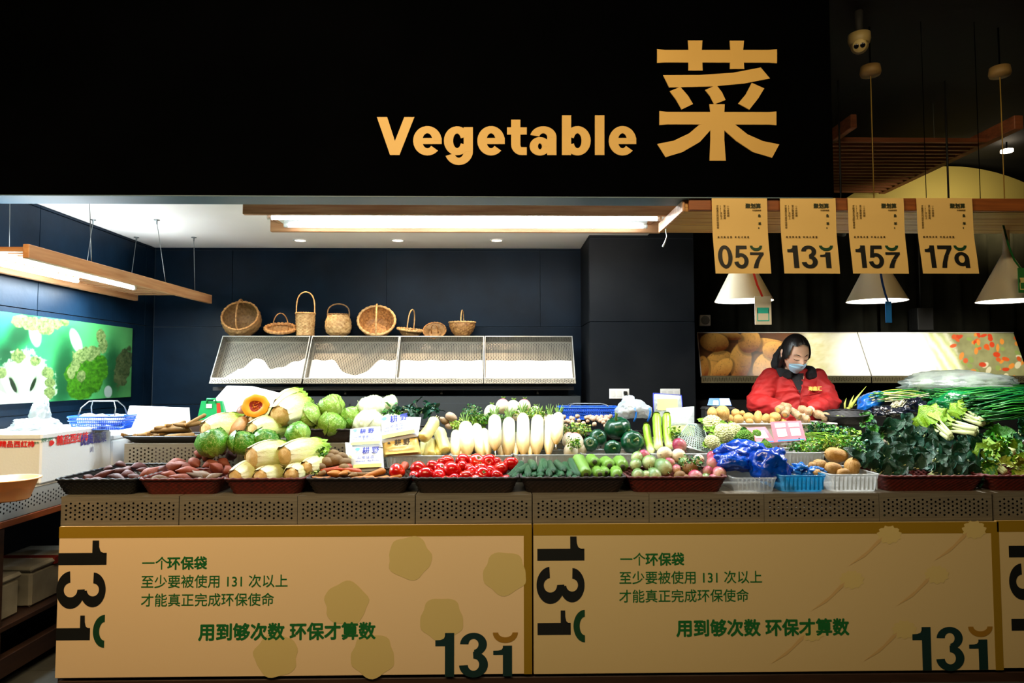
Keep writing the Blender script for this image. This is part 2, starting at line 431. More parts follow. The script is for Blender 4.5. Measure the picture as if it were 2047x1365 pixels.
CAI = [[(1305, 86), (1340, 90), (1810, 90), (1850, 87), (1850, 151), (1810, 148), (1340, 147), (1305, 149)],
 [(1445, 47), (1511, 47), (1508, 90), (1512, 184), (1447, 184), (1448, 90)], [(1635, 48), (1700, 48), (1696, 90), (1701, 177), (1636, 177), (1638, 90)],
 [(1332, 205), (1500, 204), (1650, 194), (1776, 170), (1818, 220), (1700, 243), (1560, 256), (1360, 261)],
 [(1362, 278), (1410, 258), (1445, 298), (1468, 336), (1416, 361), (1392, 318)], [(1523, 272), (1575, 250), (1600, 283), (1616, 318), (1564, 338), (1545, 300)],
 [(1735, 240), (1792, 265), (1765, 310), (1724, 362), (1673, 334), (1708, 292)],
 [(1315, 368), (1350, 372), (1815, 373), (1847, 370), (1847, 433), (1815, 430), (1350, 429), (1315, 432)],
 [(1542, 337), (1612, 337), (1610, 375), (1610, 500), (1617, 594), (1543, 594), (1547, 500), (1547, 375)],
 [(1497, 430), (1555, 428), (1547, 455), (1500, 508), (1420, 555), (1343, 578), (1305, 518), (1380, 503), (1450, 470)],
 [(1605, 428), (1660, 430), (1715, 474), (1785, 505), (1860, 520), (1827, 581), (1740, 555), (1665, 505), (1605, 452)]]
for qi, q in enumerate(CAI):
    me = poly_prism([q], .005, lambda u, v, d, e=qi * 1.5e-4: (onf(u, v, d)[0], onf(u, v, d)[1] - e, onf(u, v, d)[2])).mesh('stroke'); bm = bmesh.new(); bm.from_mesh(me); bmesh.ops.triangulate(bm, faces=bm.faces[:]); bmesh.ops.recalc_face_normals(bm, faces=bm.faces[:]); bm.to_mesh(me); bm.free()
    link('stroke', me, m_gold, ch, Mi)
# ---------------------------------------------------------------- perforated sheet metal
def perf_vf(W, H, pitch, r, mx, my, seg=8):
    """sheet in x (0..W), z (0..H) with staggered round holes"""
    vs, fs = [], []
    nx = int((W - 2 * mx) / pitch); ox = (W - nx * pitch) / 2
    ny = int((H - 2 * my) / pitch - .5)
    oz = (H - (ny + .5) * pitch) / 2
    def quad(x0, z0, x1, z1):
        if x1 - x0 < 1e-6 or z1 - z0 < 1e-6: return
        k = len(vs); vs.extend([(x0, 0, z0), (x1, 0, z0), (x1, 0, z1), (x0, 0, z1)]); fs.append((k, k + 1, k + 2, k + 3))
    quad(0, 0, ox, H); quad(W - ox, 0, W, H)
    hp = pitch / 2
    for i in range(nx):
        x = ox + i * pitch; s = hp if i % 2 else 0
        quad(x, 0, x + pitch, oz + s); quad(x, oz + s + ny * pitch, x + pitch, H)
        for j in range(ny):
            cx, cz = x + hp, oz + s + j * pitch + hp
            k = len(vs)
            for q in range(8):
                a = q * PI / 4; c, d = math.cos(a), math.sin(a); mxx = max(abs(c), abs(d))
                vs.append((cx + c / mxx * hp, 0, cz + d / mxx * hp)); vs.append((cx + c * r, 0, cz + d * r))
            for q in range(8):
                q2 = (q + 1) % 8; fs.append((k + 2 * q, k + 2 * q2, k + 2 * q2 + 1, k + 2 * q + 1))
    return vs, fs
m_steel = mat('brushed_steel', srgb(152, 144, 128), .38, metal=.4, col2=srgb(124, 116, 102), nscale=5, wave=(1, 8, 30), bump=.03)
m_steel2 = mat('pale_steel', srgb(205, 205, 200), .4, metal=.6)
CT = P(600, 992, YF).z      # counter top
print('counter top', CT, 'ceiling', ZC, 'fascia', ZF)
div = [(122, 357), (359, 594), (595, 829), (831, 1063), (1065, 1297), (1298, 1527), (1528, 1757), (1758, 1983), (1988, 2215)]
PH = .128
cnt = []
for i, (a, b) in enumerate(div):
    x0 = P(a, 1010, YF).x; x1 = P(b, 1010, YF).x
    t = thing('perforated_tray', None, 'tray', 'perforated steel trays along the counter front', loc=(x0, YF, CT - PH))
    t['label'] = f"perforated steel counter tray, {ORD[i]} from left along the counter front" if i < 8 else 'perforated steel counter tray cut off by the right picture edge'
    vs, fs = perf_vf(x1 - x0, PH, .0203, .0052, .012, .014)
    link('front_sheet', MB().add(vs, fs).mesh('front_sheet'), m_steel, t)
    W = x1 - x0
    box('top_sheet', (0, .0, PH), (W, .36, PH + .003), m_steel, t, 0)
    box('side_sheet', (0, .002, 0), (.002, .36, PH), m_steel, t, 0)
    box('side_sheet', (W - .002, .002, 0), (W, .36, PH), m_steel, t, 0)
    box('bottom_sheet', (0, .002, -.003), (W, .36, 0), m_steel, t, 0)
# ---------------------------------------------------------------- counter carcass and risers
m_carc = mat('carcass_wood', srgb(60, 36, 22), .6, col2=srgb(42, 24, 14), nscale=3, wave=(2, 2, 16))
XR = 3.6
XC0 = P(122, 1010, YF).x
carc = thing('counter', 'long dark wooden display counter carrying the vegetables in steps', 'counter', loc=(0, 0, 0))
box('body', (XC0, YF + .01, .0), (XR, 3.95, CT - PH - .006), m_carc, carc, .004)
box('plinth', (XC0 + .02, YF - .02, 0), (XR, YF + .01, .05), m_carc, carc, .004)
box('rear_deck', (-2.24, 4.23, .85), (-1.93, 4.6, P(300, 873, 4.25).z), m_carc, carc, .004)
box('rear_deck', (-1.92, 4.23, .85), (-.9, 4.6, P(500, 843, 4.32).z), m_carc, carc, .004)
box('top_deck', (XC0, 3.565, CT - PH), (XR, 4.2, CT - .02), m_carc, carc, .003)
Z2 = P(300, 887, 3.85).z     # upper step
Z15 = CT + .06
def riser(x0, x1, y, z0, z1, m=m_steel, label=''):
    t = props(bpy.data.objects.new('perforated_riser', None), label, 'riser'); C.objects.link(t); t.location = (x0, y, z0)
    vs, fs = perf_vf(x1 - x0, z1 - z0, .0203, .0052, .012, .01)
    link('front_sheet', MB().add(vs, fs).mesh('front_sheet'), m, t)
    box('top_sheet', (0, 0, z1 - z0), (x1 - x0, .34, z1 - z0 + .003), m, t, 0)
    box('side_sheet', (0, .002, 0), (.002, .34, z1 - z0), m, t, 0)
    return t
xs = [P(248, 900, 3.85).x, P(478, 900, 3.85).x, P(700, 900, 3.85).x, P(935, 900, 3.85).x, P(1170, 900, 3.85).x, P(1440, 900, 3.85).x, P(1700, 900, 3.85).x, P(1960, 900, 3.85).x, P(2200, 900, 3.85).x]
nm = ['under the yams', 'under the napa cabbages', 'under the round cabbages', 'behind the white radishes', 'behind the dark pumpkins', 'behind the cauliflowers', 'behind the cress and celery', 'behind the dark leafy greens']
for i in range(8):
    riser(xs[i] + .001, xs[i + 1] - .001, 3.85, CT - .02, Z2 - .003, label='perforated steel riser step ' + nm[i])
lz = CT + .055
xl0, xl1 = P(765, 930, 3.58).x, P(1700, 930, 3.58).x
st = thing('step_shelf', 'low steel step behind the front baskets carrying the plastic bins', 'shelf', loc=(xl0, 3.6, CT - .02))
box('shelf_top', (0, 0, .072), (xl1 - xl0, .246, .076), m_steel, st, 0)
box('shelf_front', (0, 0, 0), (xl1 - xl0, .003, .072), m_steel, st, 0)
# ---------------------------------------------------------------- left counter
LX = -2.25
LZ = PX(60, 977, LX).z
lc = thing('side_counter', 'wooden side counter with perforated steel edge along the left wall', 'counter')
y0, y1 = 2.3, 4.6
vs, fs = perf_vf(y1 - y0, .115, .0203, .0052, .012, .012)
Mr = Matrix.Translation((LX, y0, LZ - .115)) @ Matrix.Rotation(PI / 2, 4, 'Z')
link('edge_sheet', MB().add(vs, fs, Mr).mesh('edge_sheet'), m_steel2, lc)
box('top_sheet', (XL + .002, y0, LZ), (LX + .002, y1, LZ + .003), m_steel, lc, 0)
box('wooden_rail', (LX - .045, y0, LZ - .15), (LX + .004, y1, LZ - .118), mat('orange_wood', srgb(150, 78, 36), .5, col2=srgb(120, 58, 24), nscale=4, wave=(14, 1, 14)), lc, .003)
box('lower_shelf', (XL + .002, y0, .26), (LX, y1, .285), m_carc, lc, .003)
for yy in (2.34, 3.15, 3.95, 4.5):
    box('post', (LX - .05, yy, 0), (LX - .005, yy + .045, LZ - .15), m_carc, lc, .003)
box('base_rail', (LX - .05, y0, .05), (LX - .005, y1, .14), m_carc, lc, .003)
box('back_board', (XL + .002, y0, 0), (XL + .012, y1, LZ - .01), m_dark, lc, 0)
for (yy, zz0, cc, lb) in ((2.95, .285, (170, 165, 150), 'dusty foam box with red tape on the low shelf, nearest'), (3.45, .285, (150, 148, 130), 'dusty foam box on the low shelf, further back')):
    t = thing('foam_box', lb, 'box', loc=(-2.62, yy, zz0))
    mm = mat('dusty_foam', srgb(*cc), .8, col2=srgb(cc[0] - 30, cc[1] - 30, cc[2] - 30))
    box('box_body', (.03, 0, 0), (.32, .42, .17), mm, t, .012)
    box('lid', (.02, -.01, .172), (.33, .43, .20), mm, t, .012)
    box('tape', (.0195, .16, .17), (.3315, .21, .202), mat('red_tape', srgb(120, 30, 20), .5), t, 0)
# ---------------------------------------------------------------- glyph strokes for the numerals
def gb(*a, **k): return [[(x, -y) for x, y in q] for q in band(*a, **k)]
def G(ch):
    b = lambda cx, cy, rx, ry, wx, wy, a0, a1: [[(x, 2 * cy - y) for x, y in q] for q in band(cx, cy, rx, ry, wx, wy, a0, a1)]
    Rr = lambda x0, y0, x1, y1: [(x0, y0), (x1, y0), (x1, y1), (x0, y1)]
    if ch == '1': return [Rr(.30, 0, .52, 1), [(.07, .70), (.30, .70), (.30, .87), (.19, .84), (.07, .835)], [(.19, .84), (.30, .86), (.34, 1), (.32, .92), (.27, .87)]], .62
    if ch == '3': return b(.36, .735, .32, .265, .20, .14, -85, 178) + b(.36, .275, .345, .295, .21, .155, -176, 92), .76
    if ch == '0': return b(.37, .5, .345, .515, .20, .15, 0, 360), .78
    if ch == '5': return [Rr(.15, .85, .66, 1), [(.15, 1), (.32, 1), (.26, .48), (.08, .45)]] + b(.35, .32, .35, .34, .205, .155, -172, 138), .76
    if ch == '7': return [Rr(.04, .84, .70, 1), [(.70, .86), (.48, .84), (.30, .50), (.37, .52)], [(.70, .86), (.37, .52), (.30, .50), (.52, .56)], [(.30, .50), (.52, .54), (.42, .25), (.20, .22)], [(.20, .22), (.42, .25), (.38, 0), (.155, 0)]], .74
    if ch == '9': return b(.36, .56, .34, .45, .20, .20, 0, 360) + [Rr(.50, 0, .70, .62)], .78
def number_vf(s):
    """numerals in a row; the last one is short and wears an arc"""
    polys = []; x = 0
    for i, chh in enumerate(s):
        g, wd = G(chh); k = 1 if i < len(s) - 1 else .70
        polys.append([[(x + u * 1.0, v * k) for u, v in q] for q in g])
        xl = x; x += wd
    arc = [[(u + xl + .36, v) for u, v in [(a, b) for a, b in q]] for q in [[(px_, 1.0 - (py_)) for px_, py_ in q2] for q2 in [[(x_, -y_) for x_, y_ in q3] for q3 in band(0, 0, .30, .24, .13, .13, 180, 360)]]]
    return polys, [[(u, 2 * 1.0 - v) if v > 1 else (u, v) for u, v in q] for q in arc], x
def flat(name, polys, M, m, parent):
    mb = MB()
    for i, q in enumerate(polys): mb.add([(u, v, i * 1e-5) for u, v in q], [tuple(range(len(q)))])
    me = mb.mesh(name); bm = bmesh.new(); bm.from_mesh(me); bmesh.ops.triangulate(bm, faces=[f_ for f_ in bm.faces if len(f_.verts) > 4])
    for f_ in bm.faces:
        if f_.normal.z < 0: f_.normal_flip()
    bm.to_mesh(me); bm.free()
    o = link(name, me, m, parent, M); MX[o.name] = M; return o
def flats(name, glyphs, M, m, parent): return [flat(name, g_, M, m, parent) for g_ in glyphs]
# ---------------------------------------------------------------- promotion boards on the counter front
m_board = mat('board_cream', srgb(238, 208, 165), .5)
m_boardb = mat('board_cream_pale', srgb(214, 190, 140), .5)
m_olive = mat('olive_border', srgb(150, 118, 20), .5)
m_ink = mat('ink_black', srgb(14, 16, 16), .5)
m_inkg = mat('ink_green', srgb(18, 102, 42), .5)
m_inkd = mat('ink_dark_green', srgb(12, 62, 34), .5)
m_inkt = mat('ink_teal', srgb(8, 44, 44), .5)
m_sil = mat('cabbage_print', srgb(214, 192, 128), .5)
m_silc = mat('carrot_print', srgb(206, 172, 116), .5)
m_ochre = mat('ink_ochre', srgb(160, 116, 30), .5)
YBD = YF - .03
def board(px0, px1, py0, py1, label, kindp, mb_):
    a = P(px0, py1, YBD); c = P(px1, py0, YBD)
    t = thing('promotion_board', label, 'board', loc=(a.x, YBD, a.z))
    W, H = c.x - a.x, c.z - a.z; s = mpp(YBD)
    box('panel', (0, 0, 0), (W, .018, H), mb_, t, .002)
    box('border_top', (0, -.0008, H - 22 * s), (W, 0, H), m_olive, t, 0)
    box('border_side', (W - 16 * s, -.0009, 0), (W, 0, H - 22 * s), m_olive, t, 0)
    L = lambda px, py, e=.0012: Matrix.Translation((P(px, py, YBD).x - a.x, -e, P(px, py, YBD).z - a.z)) @ Matrix.Rotation(PI / 2, 4, 'X')
    return t, L, s
def fill_board(t, L, s, ox, oy, kindp, full=True):
    # rotated 131 down the left edge: numerals turned a quarter clockwise
    po, arc, wd = number_vf('131')
    Mr = L(ox + 11, oy + 25) @ Matrix.Rotation(-PI / 2, 4, 'Z') @ Matrix.Diagonal((104 * s, 93 * s, 1, 1))
    # x axis of the text now runs down, its top to the right
    flats('numeral', po, Mr, m_ink, t); flat('numeral_arc', arc, Mr @ Matrix.Translation((0, 0, .0003)), m_inkd, t)
    if not full: return
    k = 27.5 / .93 * s
    def line(st, px, py, size, bold, m): spell(st, L(px, py) @ Matrix.Diagonal((size * s * .975, size * s, size * s, 1)), m, t, bold)
    line('一个', ox + 176, oy + 88, 26.5, .008, m_inkg); line('环保袋', ox + 227, oy + 88, 26.5, .028, m_inkg)
    line('至少要被使用 131 次以上', ox + 174, oy + 125, 26.5, .008, m_inkg)
    line('才能真正完成环保使命', ox + 174, oy + 162, 26.5, .008, m_inkg)
    line('用到够次数 环保才算数', ox + 289, oy + 229, 34.3, .034, m_inkg)
    po, arc, wd = number_vf('131')
    Mn = L(ox + 757, oy + (305 if kindp == 'cabbage' else 300)) @ Matrix.Diagonal((82 * s, 84 * s, 1, 1))
    flats('numeral', po, Mn, m_inkt, t); flat('numeral_arc', arc, Mn, m_ochre, t)
    if kindp == 'cabbage':
        for cx, cy in ((712, 67), (902, 98), (585, 158), (776, 190), (640, 215), (445, 262), (638, 263)):
            if (cx, cy) == (640, 215): continue
            n = 40; q = [(math.cos(2 * PI * i / n) * (1 + .06 * math.sin(5 * 2 * PI * i / n + cx) + .03 * math.sin(9 * 2 * PI * i / n)), math.sin(2 * PI * i / n) * (1 + .06 * math.sin(5 * 2 * PI * i / n + cx))) for i in range(n)]
            flat('cabbage_print', [q], L(ox + cx, oy + cy, .0010) @ Matrix.Scale(42 * s, 4), m_sil, t)
    else:
        for cx, cy in ((705, 45), (875, 35), (630, 135), (800, 125), (550, 240), (735, 235)):
            n = 30; q = [(.30 * math.cos(2 * PI * i / n) * (1 + .12 * math.sin(i * 2.3)), .30 * math.sin(2 * PI * i / n) * (1 + .12 * math.sin(i * 2.3))) for i in range(n)]
            q = [(u * 1.1 + .28, v * .8 + .22) for u, v in q]
            flat('leaf_print', [q], L(ox + cx - 10, oy + cy, .0010) @ Matrix.Scale(72 * s, 4), m_sil, t)
            flat('carrot_print', [[(.06, .16), (0, .02), (-.45, -.38), (-.9, -.62), (-.35, -.20), (-.10, .06)]], L(ox + cx - 8, oy + cy, .0011) @ Matrix.Scale(72 * s, 4), m_silc, t)
t, L, s = board(109, 1063, 1048, 1356, 'cream campaign board with green cabbage prints on counter front', 'cabbage', m_board)
fill_board(t, L, s, 107, 1048, 'cabbage')
t, L, s = board(1067, 1996, 1043, 1348, 'cream campaign board with pale carrot prints on counter front', 'carrot', m_boardb)
fill_board(t, L, s, 1063, 1040, 'carrot')
t, L, s = board(2003, 2950, 1036, 1336, 'cream campaign board cut off by the right picture edge', 'none', m_boardb)
fill_board(t, L, s, 2004, 1034, 'none', False)
# ---------------------------------------------------------------- lamps
m_tube = mat('tube_glow', (1, 1, 1, 1), .3, emit=(.86, .95, 1, 1), estr=30)
m_white = mat('white_metal', srgb(235, 235, 232), .4)
def rect_light(name, loc, size, power, col, rot=(0, 0, 0)):
    d = bpy.data.lights.new(name, 'AREA'); d.shape = 'RECTANGLE'; d.size, d.size_y = size; d.energy = power; d.color = col
    o = bpy.data.objects.new(name, d); C.objects.link(o); o.location = loc; o.rotation_euler = rot
    return o
def fixture(name, label, x0, x1, y0, y1, zb, h, along, tubes, nsl, tip=0):
    """two wooden rails, slats across them and tubes below the slats"""
    t = thing(name, label, 'lamp', loc=(0, 0, 0))
    W = .03
    if along == 'x':
        box('rail', (x0, y0, zb), (x1, y0 + W, zb + h), m_wood, t, .003); box('rail', (x0, y1 - W, zb), (x1, y1, zb + h), m_wood, t, .003)
        for i in range(nsl):
            x = x0 + .05 + (x1 - x0 - .14) * i / (nsl - 1)
            box('slat', (x, y0 + W + .001, zb + h - .03), (x + .03, y1 - W - .001, zb + h - .008), m_wood, t, 0)
    else:
        box('rail', (x0, y0, zb), (x0 + W, y1, zb + h), m_woody, t, .003); box('rail', (x1 - W, y0, zb), (x1, y1 + tip, zb + h), m_woody, t, .003)
        for i in range(nsl):
            y = y0 + .03 + (y1 - y0 - .10) * i / (nsl - 1)
            box('slat', (x0 + W + .001, y, zb + h - .03), (x1 - W - .001, y + .03, zb + h - .008), m_wood, t, 0)
    if along == 'x': box('reflector', (x0 + .08, y0 + W + .004, zb + h - .034), (x1 - .10, y1 - W - .004, zb + h - .031), m_white, t, 0)
    for (a, b) in tubes:
        a, b = Vector(a), Vector(b); d = (b - a).normalized()
        hs = tube('lamp_housing', [a + Vector((0, 0, .022)), b + Vector((0, 0, .022))], .016, m_white, t, 6)
        g = tube('lamp_tube', [a + d * .02, b - d * .02], .0115, m_tube, t, 12)
        tube('lamp_cap', [a - d * .004, a + d * .02], .0125, m_white, t, 8); tube('lamp_cap', [b - d * .02, b + d * .004], .0125, m_white, t, 8)
    return t
fz = P(900, 430, 3.55).z; fh = P(900, 401, 3.55).z - fz
fx0, fx1 = P(486, 415, 3.55).x, P(1374, 415, 3.55).x
ta, tb = P(520, 437, 3.64), P(1330, 437, 3.64)
fixture('slatted_lamp', 'long pine slatted lamp with a glowing tube under the black fascia', fx0, fx1 - .04, 3.54, 4.0, fz, fh, 'x', [((fx0 + .1, 3.64, fz + .005), (fx1 - .12, 3.64, fz + .005)), ((fx0 + .12, 3.86, fz + .012), (fx1 - .15, 3.86, fz + .012))], 30)
for y_, p_ in ((3.64, 1.0), (3.86, .6)):
    rect_light('tube_light', ((fx0 + fx1) / 2, y_, fz - .014), (fx1 - fx0 - .4, .03), TUBE_P * p_, COOL)
rect_light('added_uplight', ((fx0 + fx1) / 2, 4.03, fz + .02), (fx1 - fx0 - .1, .03), 13, (1, .93, .84), (math.radians(112), 0, 0))  # added strip, brightens the ceiling as leak from the fixture, no tube here
rect_light('added_uplight', ((fx0 + fx1) / 2, 3.52, fz + fh - .01), (fx1 - fx0 - .1, .02), 4, (.9, .97, 1), (math.radians(-100), 0, 0))  # second added strip, for the ceiling in front of the fixture
lz0 = CZ + .546
fixture('slatted_lamp', 'pine slatted lamp with glowing tubes hung along the left wall', -2.66, -2.18, 3.18, 5.0, lz0, .066, 'y', [((-2.36, 3.2, lz0 + .02), (-2.36, 4.44, lz0 + .02)), ((-2.52, 3.2, lz0 + .02), (-2.52, 4.1, lz0 + .02))], 26, tip=.2)
for x_ in (-2.36, -2.52): rect_light('tube_light', (x_, 3.92, lz0 - .006), (.03, 1.1), TUBE_L, COOL)
rect_light('added_uplight', (-2.42, 4.0, lz0 + .075), (.35, 1.5), 12, COOL, (PI, 0, 0))
m_wire = mat('steel_wire', srgb(120, 124, 124), .4, metal=.7)
for (cx, cy, ex, ey) in ((-2.60, 4.375, -2.64, 4.37), (-2.196, 4.375, -2.2, 4.52), (-2.617, 4.93, -2.64, 4.9), (-2.206, 4.93, -2.2, 4.95), (-2.2, 3.66, -2.2, 3.7), (-2.62, 3.66, -2.64, 3.7)):
    t = reg(thing('hanging_wire', None, None, loc=(cx, cy, lz0)), 'wire', 'thin steel wire with ceiling anchor', 'the left hanging lamp', cx * 100, cy * 100, 'wire', 'wires that hang the left lamp', 25)
    tube('wire', [(0, 0, ZC - lz0 - .01), (ex - cx, ey - cy, .066)], .0022, m_wire, t, 6)
    v, f = lathe_vf([(.001, -.004), (.018, -.004), (.018, 0), (.006, -.001), (.004, -.03), (.001, -.03)], 12)
    link('ceiling_anchor', fix(MB().add(v, f, Matrix.Translation((0, 0, ZC - lz0))).mesh('a', True)), m_wire, t)
# recessed ceiling spots
m_spotg = mat('spot_glow', (1, 1, 1, 1), .3, emit=(1, .82, .6, 1), estr=18)
for i, px in enumerate((600, 795, 993)):
    q = PZ(px, 480, ZC)
    t = thing('ceiling_spot', f"recessed ceiling spotlight, {ORD[i]} from left above the wicker baskets", 'lamp', 'recessed spots above the baskets', loc=(q.x, q.y, ZC))
    v, f = lathe_vf([(.05, 0), (.052, -.005), (.04, -.006), (.036, -.001)], 24); link('trim_ring', fix(MB().add(v, f).mesh('r', True)), m_white, t)
    v, f = lathe_vf([(.001, -.003), (.036, -.003)], 20); link('lens', MB().add(v, f).mesh('l'), m_spotg, t)
    d = bpy.data.lights.new('spot', 'SPOT'); d.energy = SPOT_P; d.color = (1, .74, .48); d.spot_size = math.radians(75); d.spot_blend = .6; d.shadow_soft_size = .03
    o = bpy.data.objects.new('spot', d); C.objects.link(o); o.location = (q.x, q.y, ZC - .02); o.rotation_euler = (math.radians(-2), 0, 0)
# pendant cone lamps
m_shade = mat('lamp_shade_enamel', srgb(206, 196, 172), .4, col2=srgb(196, 186, 160), nscale=3)
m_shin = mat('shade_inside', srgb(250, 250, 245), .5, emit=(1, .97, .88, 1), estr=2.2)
m_bulb = mat('bulb_glow', (1, 1, 1, 1), .3, emit=(1, .93, .8, 1), estr=30)
m_gwire = mat('brass_cord', srgb(150, 120, 50), .5)
m_rose = mat('ceiling_rose_enamel', srgb(130, 104, 60), .6)
PY = 3.66
for i, (pc, lb) in enumerate(((1487, 'cone pendant lamp with a red cord and payment card'), (1753, 'cone pendant lamp with blue tag between two flyers'), (2016, 'cone pendant lamp with green tag at the picture edge'))):
    c = P(pc, 602, PY); zb = c.z
    t = thing('pendant_lamp', lb, 'lamp', loc=(c.x, PY, zb))
    v, f = lathe_vf([(.153, 0), (.021, .262), (.017, .30), (.0165, .42), (.012, .43)], 48); link('shade', MB().add(v, f).mesh('s', True), m_shade, t)
    v, f = lathe_vf([(.151, .0005), (.149, .004), (.02, .255), (.001, .258)], 48); link('shade_lining', MB().add(v, f).mesh('s', True), m_shin, t)
    v, f = lathe_vf([(.001, .03), (.02, .04), (.032, .07), (.030, .10), (.015, .15), (.012, .2)], 20); link('bulb', MB().add(v, f).mesh('b', True), m_bulb, t)
    v, f = lathe_vf([(.001, .43), (.012, .43), (.012, .445), (.10, .436), (.10, .440), (.012, .452), (.001, .455)], 32); link('cap_disc', MB().add(v, f).mesh('c', True), mat('black_disc', srgb(16, 16, 16), .4), t)
    tube('cord', [(0, 0, .45), (0, 0, 3.13 + (CZ - 1.45) - zb)], .003, m_gwire, t, 6)
    v, f = lathe_vf([(.001, 3.07 - zb), (.05, 3.075 - zb), (.055, 3.09 - zb), (.05, 3.125 - zb), (.001, 3.125 - zb)], 24); link('ceiling_rose', MB().add(v, f).mesh('c', True), m_rose, t)
    tube('support_rod', [(0, 0, 3.12 - zb), (0, 0, 3.35 - zb)], .004, m_black, t, 6)
    d = bpy.data.lights.new('pendant', 'SPOT'); d.energy = PEND_P * 6; d.color = (.96, .97, .96); d.shadow_soft_size = .04; d.spot_size = math.radians(128); d.spot_blend = .5
    o = bpy.data.objects.new('pendant', d); C.objects.link(o); o.location = (c.x, PY, zb + .028)
# security camera on the hall ceiling
q = P(1718, 80, 3.5)
t = thing('security_camera', 'cream dome security camera with two lenses under the black ceiling', 'camera', loc=(q.x, 3.5, q.z))
m_cam = mat('camera_shell', srgb(150, 132, 84), .5)
v, f = lathe_vf([(.001, .03), (.055, .03), (.056, .0), (.05, -.02), (.046, -.025), (.001, -.025)], 28); link('housing', MB().add(v, f).mesh('h', True), m_cam, t)
v, f = lathe_vf([(.044 * math.cos(a), -.03 - .044 * math.sin(a)) for a in [i * PI / 20 for i in range(10)]] + [(.001, -.074)], 28); bl = link('ball', MB().add(v, f).mesh('h', True), m_cam, t)
dcam = (Vector((0, 0, CZ)) - q).normalized(); Mc = Matrix.Translation((0, 0, -.030)) @ dcam.to_track_quat('Z', 'Y').to_matrix().to_4x4()
v, f = lathe_vf([(.001, .0475), (.030, .045), (.034, .040), (.036, .030)], 24); link('face_plate', MB().add(v, f, Mc).mesh('f', True), mat('camera_face', srgb(176, 158, 104), .5), t)
for dx in (-.015, .015):
    v, f = lathe_vf([(.001, .049), (.010, .0495), (.0125, .048), (.0125, .044)], 16)
    link('lens', MB().add(v, f, Mc @ Matrix.Translation((dx, 0, 0))).mesh('l', True), mat('lens_black', (.003, .003, .004, 1), .1), t)
tube('ceiling_stem', [(0, 0, .03), (0, 0, 3.35 - q.z)], .02, mat('black_rod', (.004, .004, .004, 1), .8), t, 10)
# slatted wooden canopy beyond the fascia
m_wd = mat('canopy_wood', srgb(140, 78, 44), .6, col2=srgb(100, 52, 28), nscale=4, wave=(1, 6, 12))
zc = P(2010, 268, 4.4).z
xr = P(2015, 268, 4.4).x
can = thing('slatted_canopy', 'brown slatted wooden canopy hanging behind the fascia', 'canopy')
box('rail', (xr - .03, 4.3, zc), (xr + .03, 5.9, zc + .09), m_wd, can, .004)
box('rail', (P(1692, 268, 4.4).x - .02, 4.3, zc + .0), (P(1692, 268, 4.4).x + .02, 5.9, zc + .09), m_wd, can, .004)
for i in range(17):
    y = 4.56 + i * .08
    box('slat', (1.5, y, zc + .0), (xr - .031, y + .026, zc + .03), m_wd, can, .0)
for x_, y_ in ((xr - .3, 4.7), (2.4, 4.7), (xr - .1, 5.7), (2.9, 5.7)):
    tube('wire', [(x_, y_, zc + .03), (x_, y_, 3.35)], .002, m_wire, can, 5)
# round olive wall disc seen over the beam
cc = P(1910, 700, 5.97)
v, f = [], []
n = 96; rr = 378 * mpp(5.97)
for k in (0, .03):
    v += [(cc.x + rr * math.cos(2 * PI * i / n), 5.97 + k, cc.z + rr * math.sin(2 * PI * i / n)) for i in range(n)]
f = [tuple(range(n))] + [tuple(range(2 * n - 1, n - 1, -1))] + [(i, (i + 1) % n, (i + 1) % n + n, i + n) for i in range(n)]
disc = link('round_sign_board', fix(MB().add(v, f).mesh('d')), mat('olive_plaster', srgb(150, 138, 76), .7), None)
props(disc, 'huge round olive board far behind the wooden beam', 'board')
d = bpy.data.lights.new('added_far_light', 'AREA'); d.energy = 7; d.size = .5; d.color = (1, .80, .42)
o = bpy.data.objects.new('added_far_light', d); C.objects.link(o); o.location = (3.9, 5.0, 2.70); o.rotation_euler = (math.radians(92), 0, 0); d.spread = math.radians(110)  # added lamp that brightens the round board and the canopy slats
q = P(2013, 304, 5.5)
t = thing('ceiling_downlight', 'small white lit downlight beyond the right pendant cord', 'lamp', loc=tuple(q))
v, f = lathe_vf([(.001, 0), (.045, 0), (.045, .02), (.001, .03)], 20); link('lens', MB().add(v, f).mesh('l', True), m_spotg, t)
tube('stem', [(0, 0, .02), (0, 0, 3.35 - q.z)], .006, m_black, t, 6)
for px_ in (1827, 1932):
    q0 = P(px_, 330, 3.7); q1 = P(px_, 396, 3.7)
    o = tube('suspension_cable', [(q0.x, 3.6, 3.35), (q0.x, 3.6, bz1 - .004)], .002, m_black, None, 5)
    props(o, 'thin dark cable holding the beam, ' + ('nearer the third flyer' if px_ < 1900 else 'nearer the fourth flyer'), 'cable')
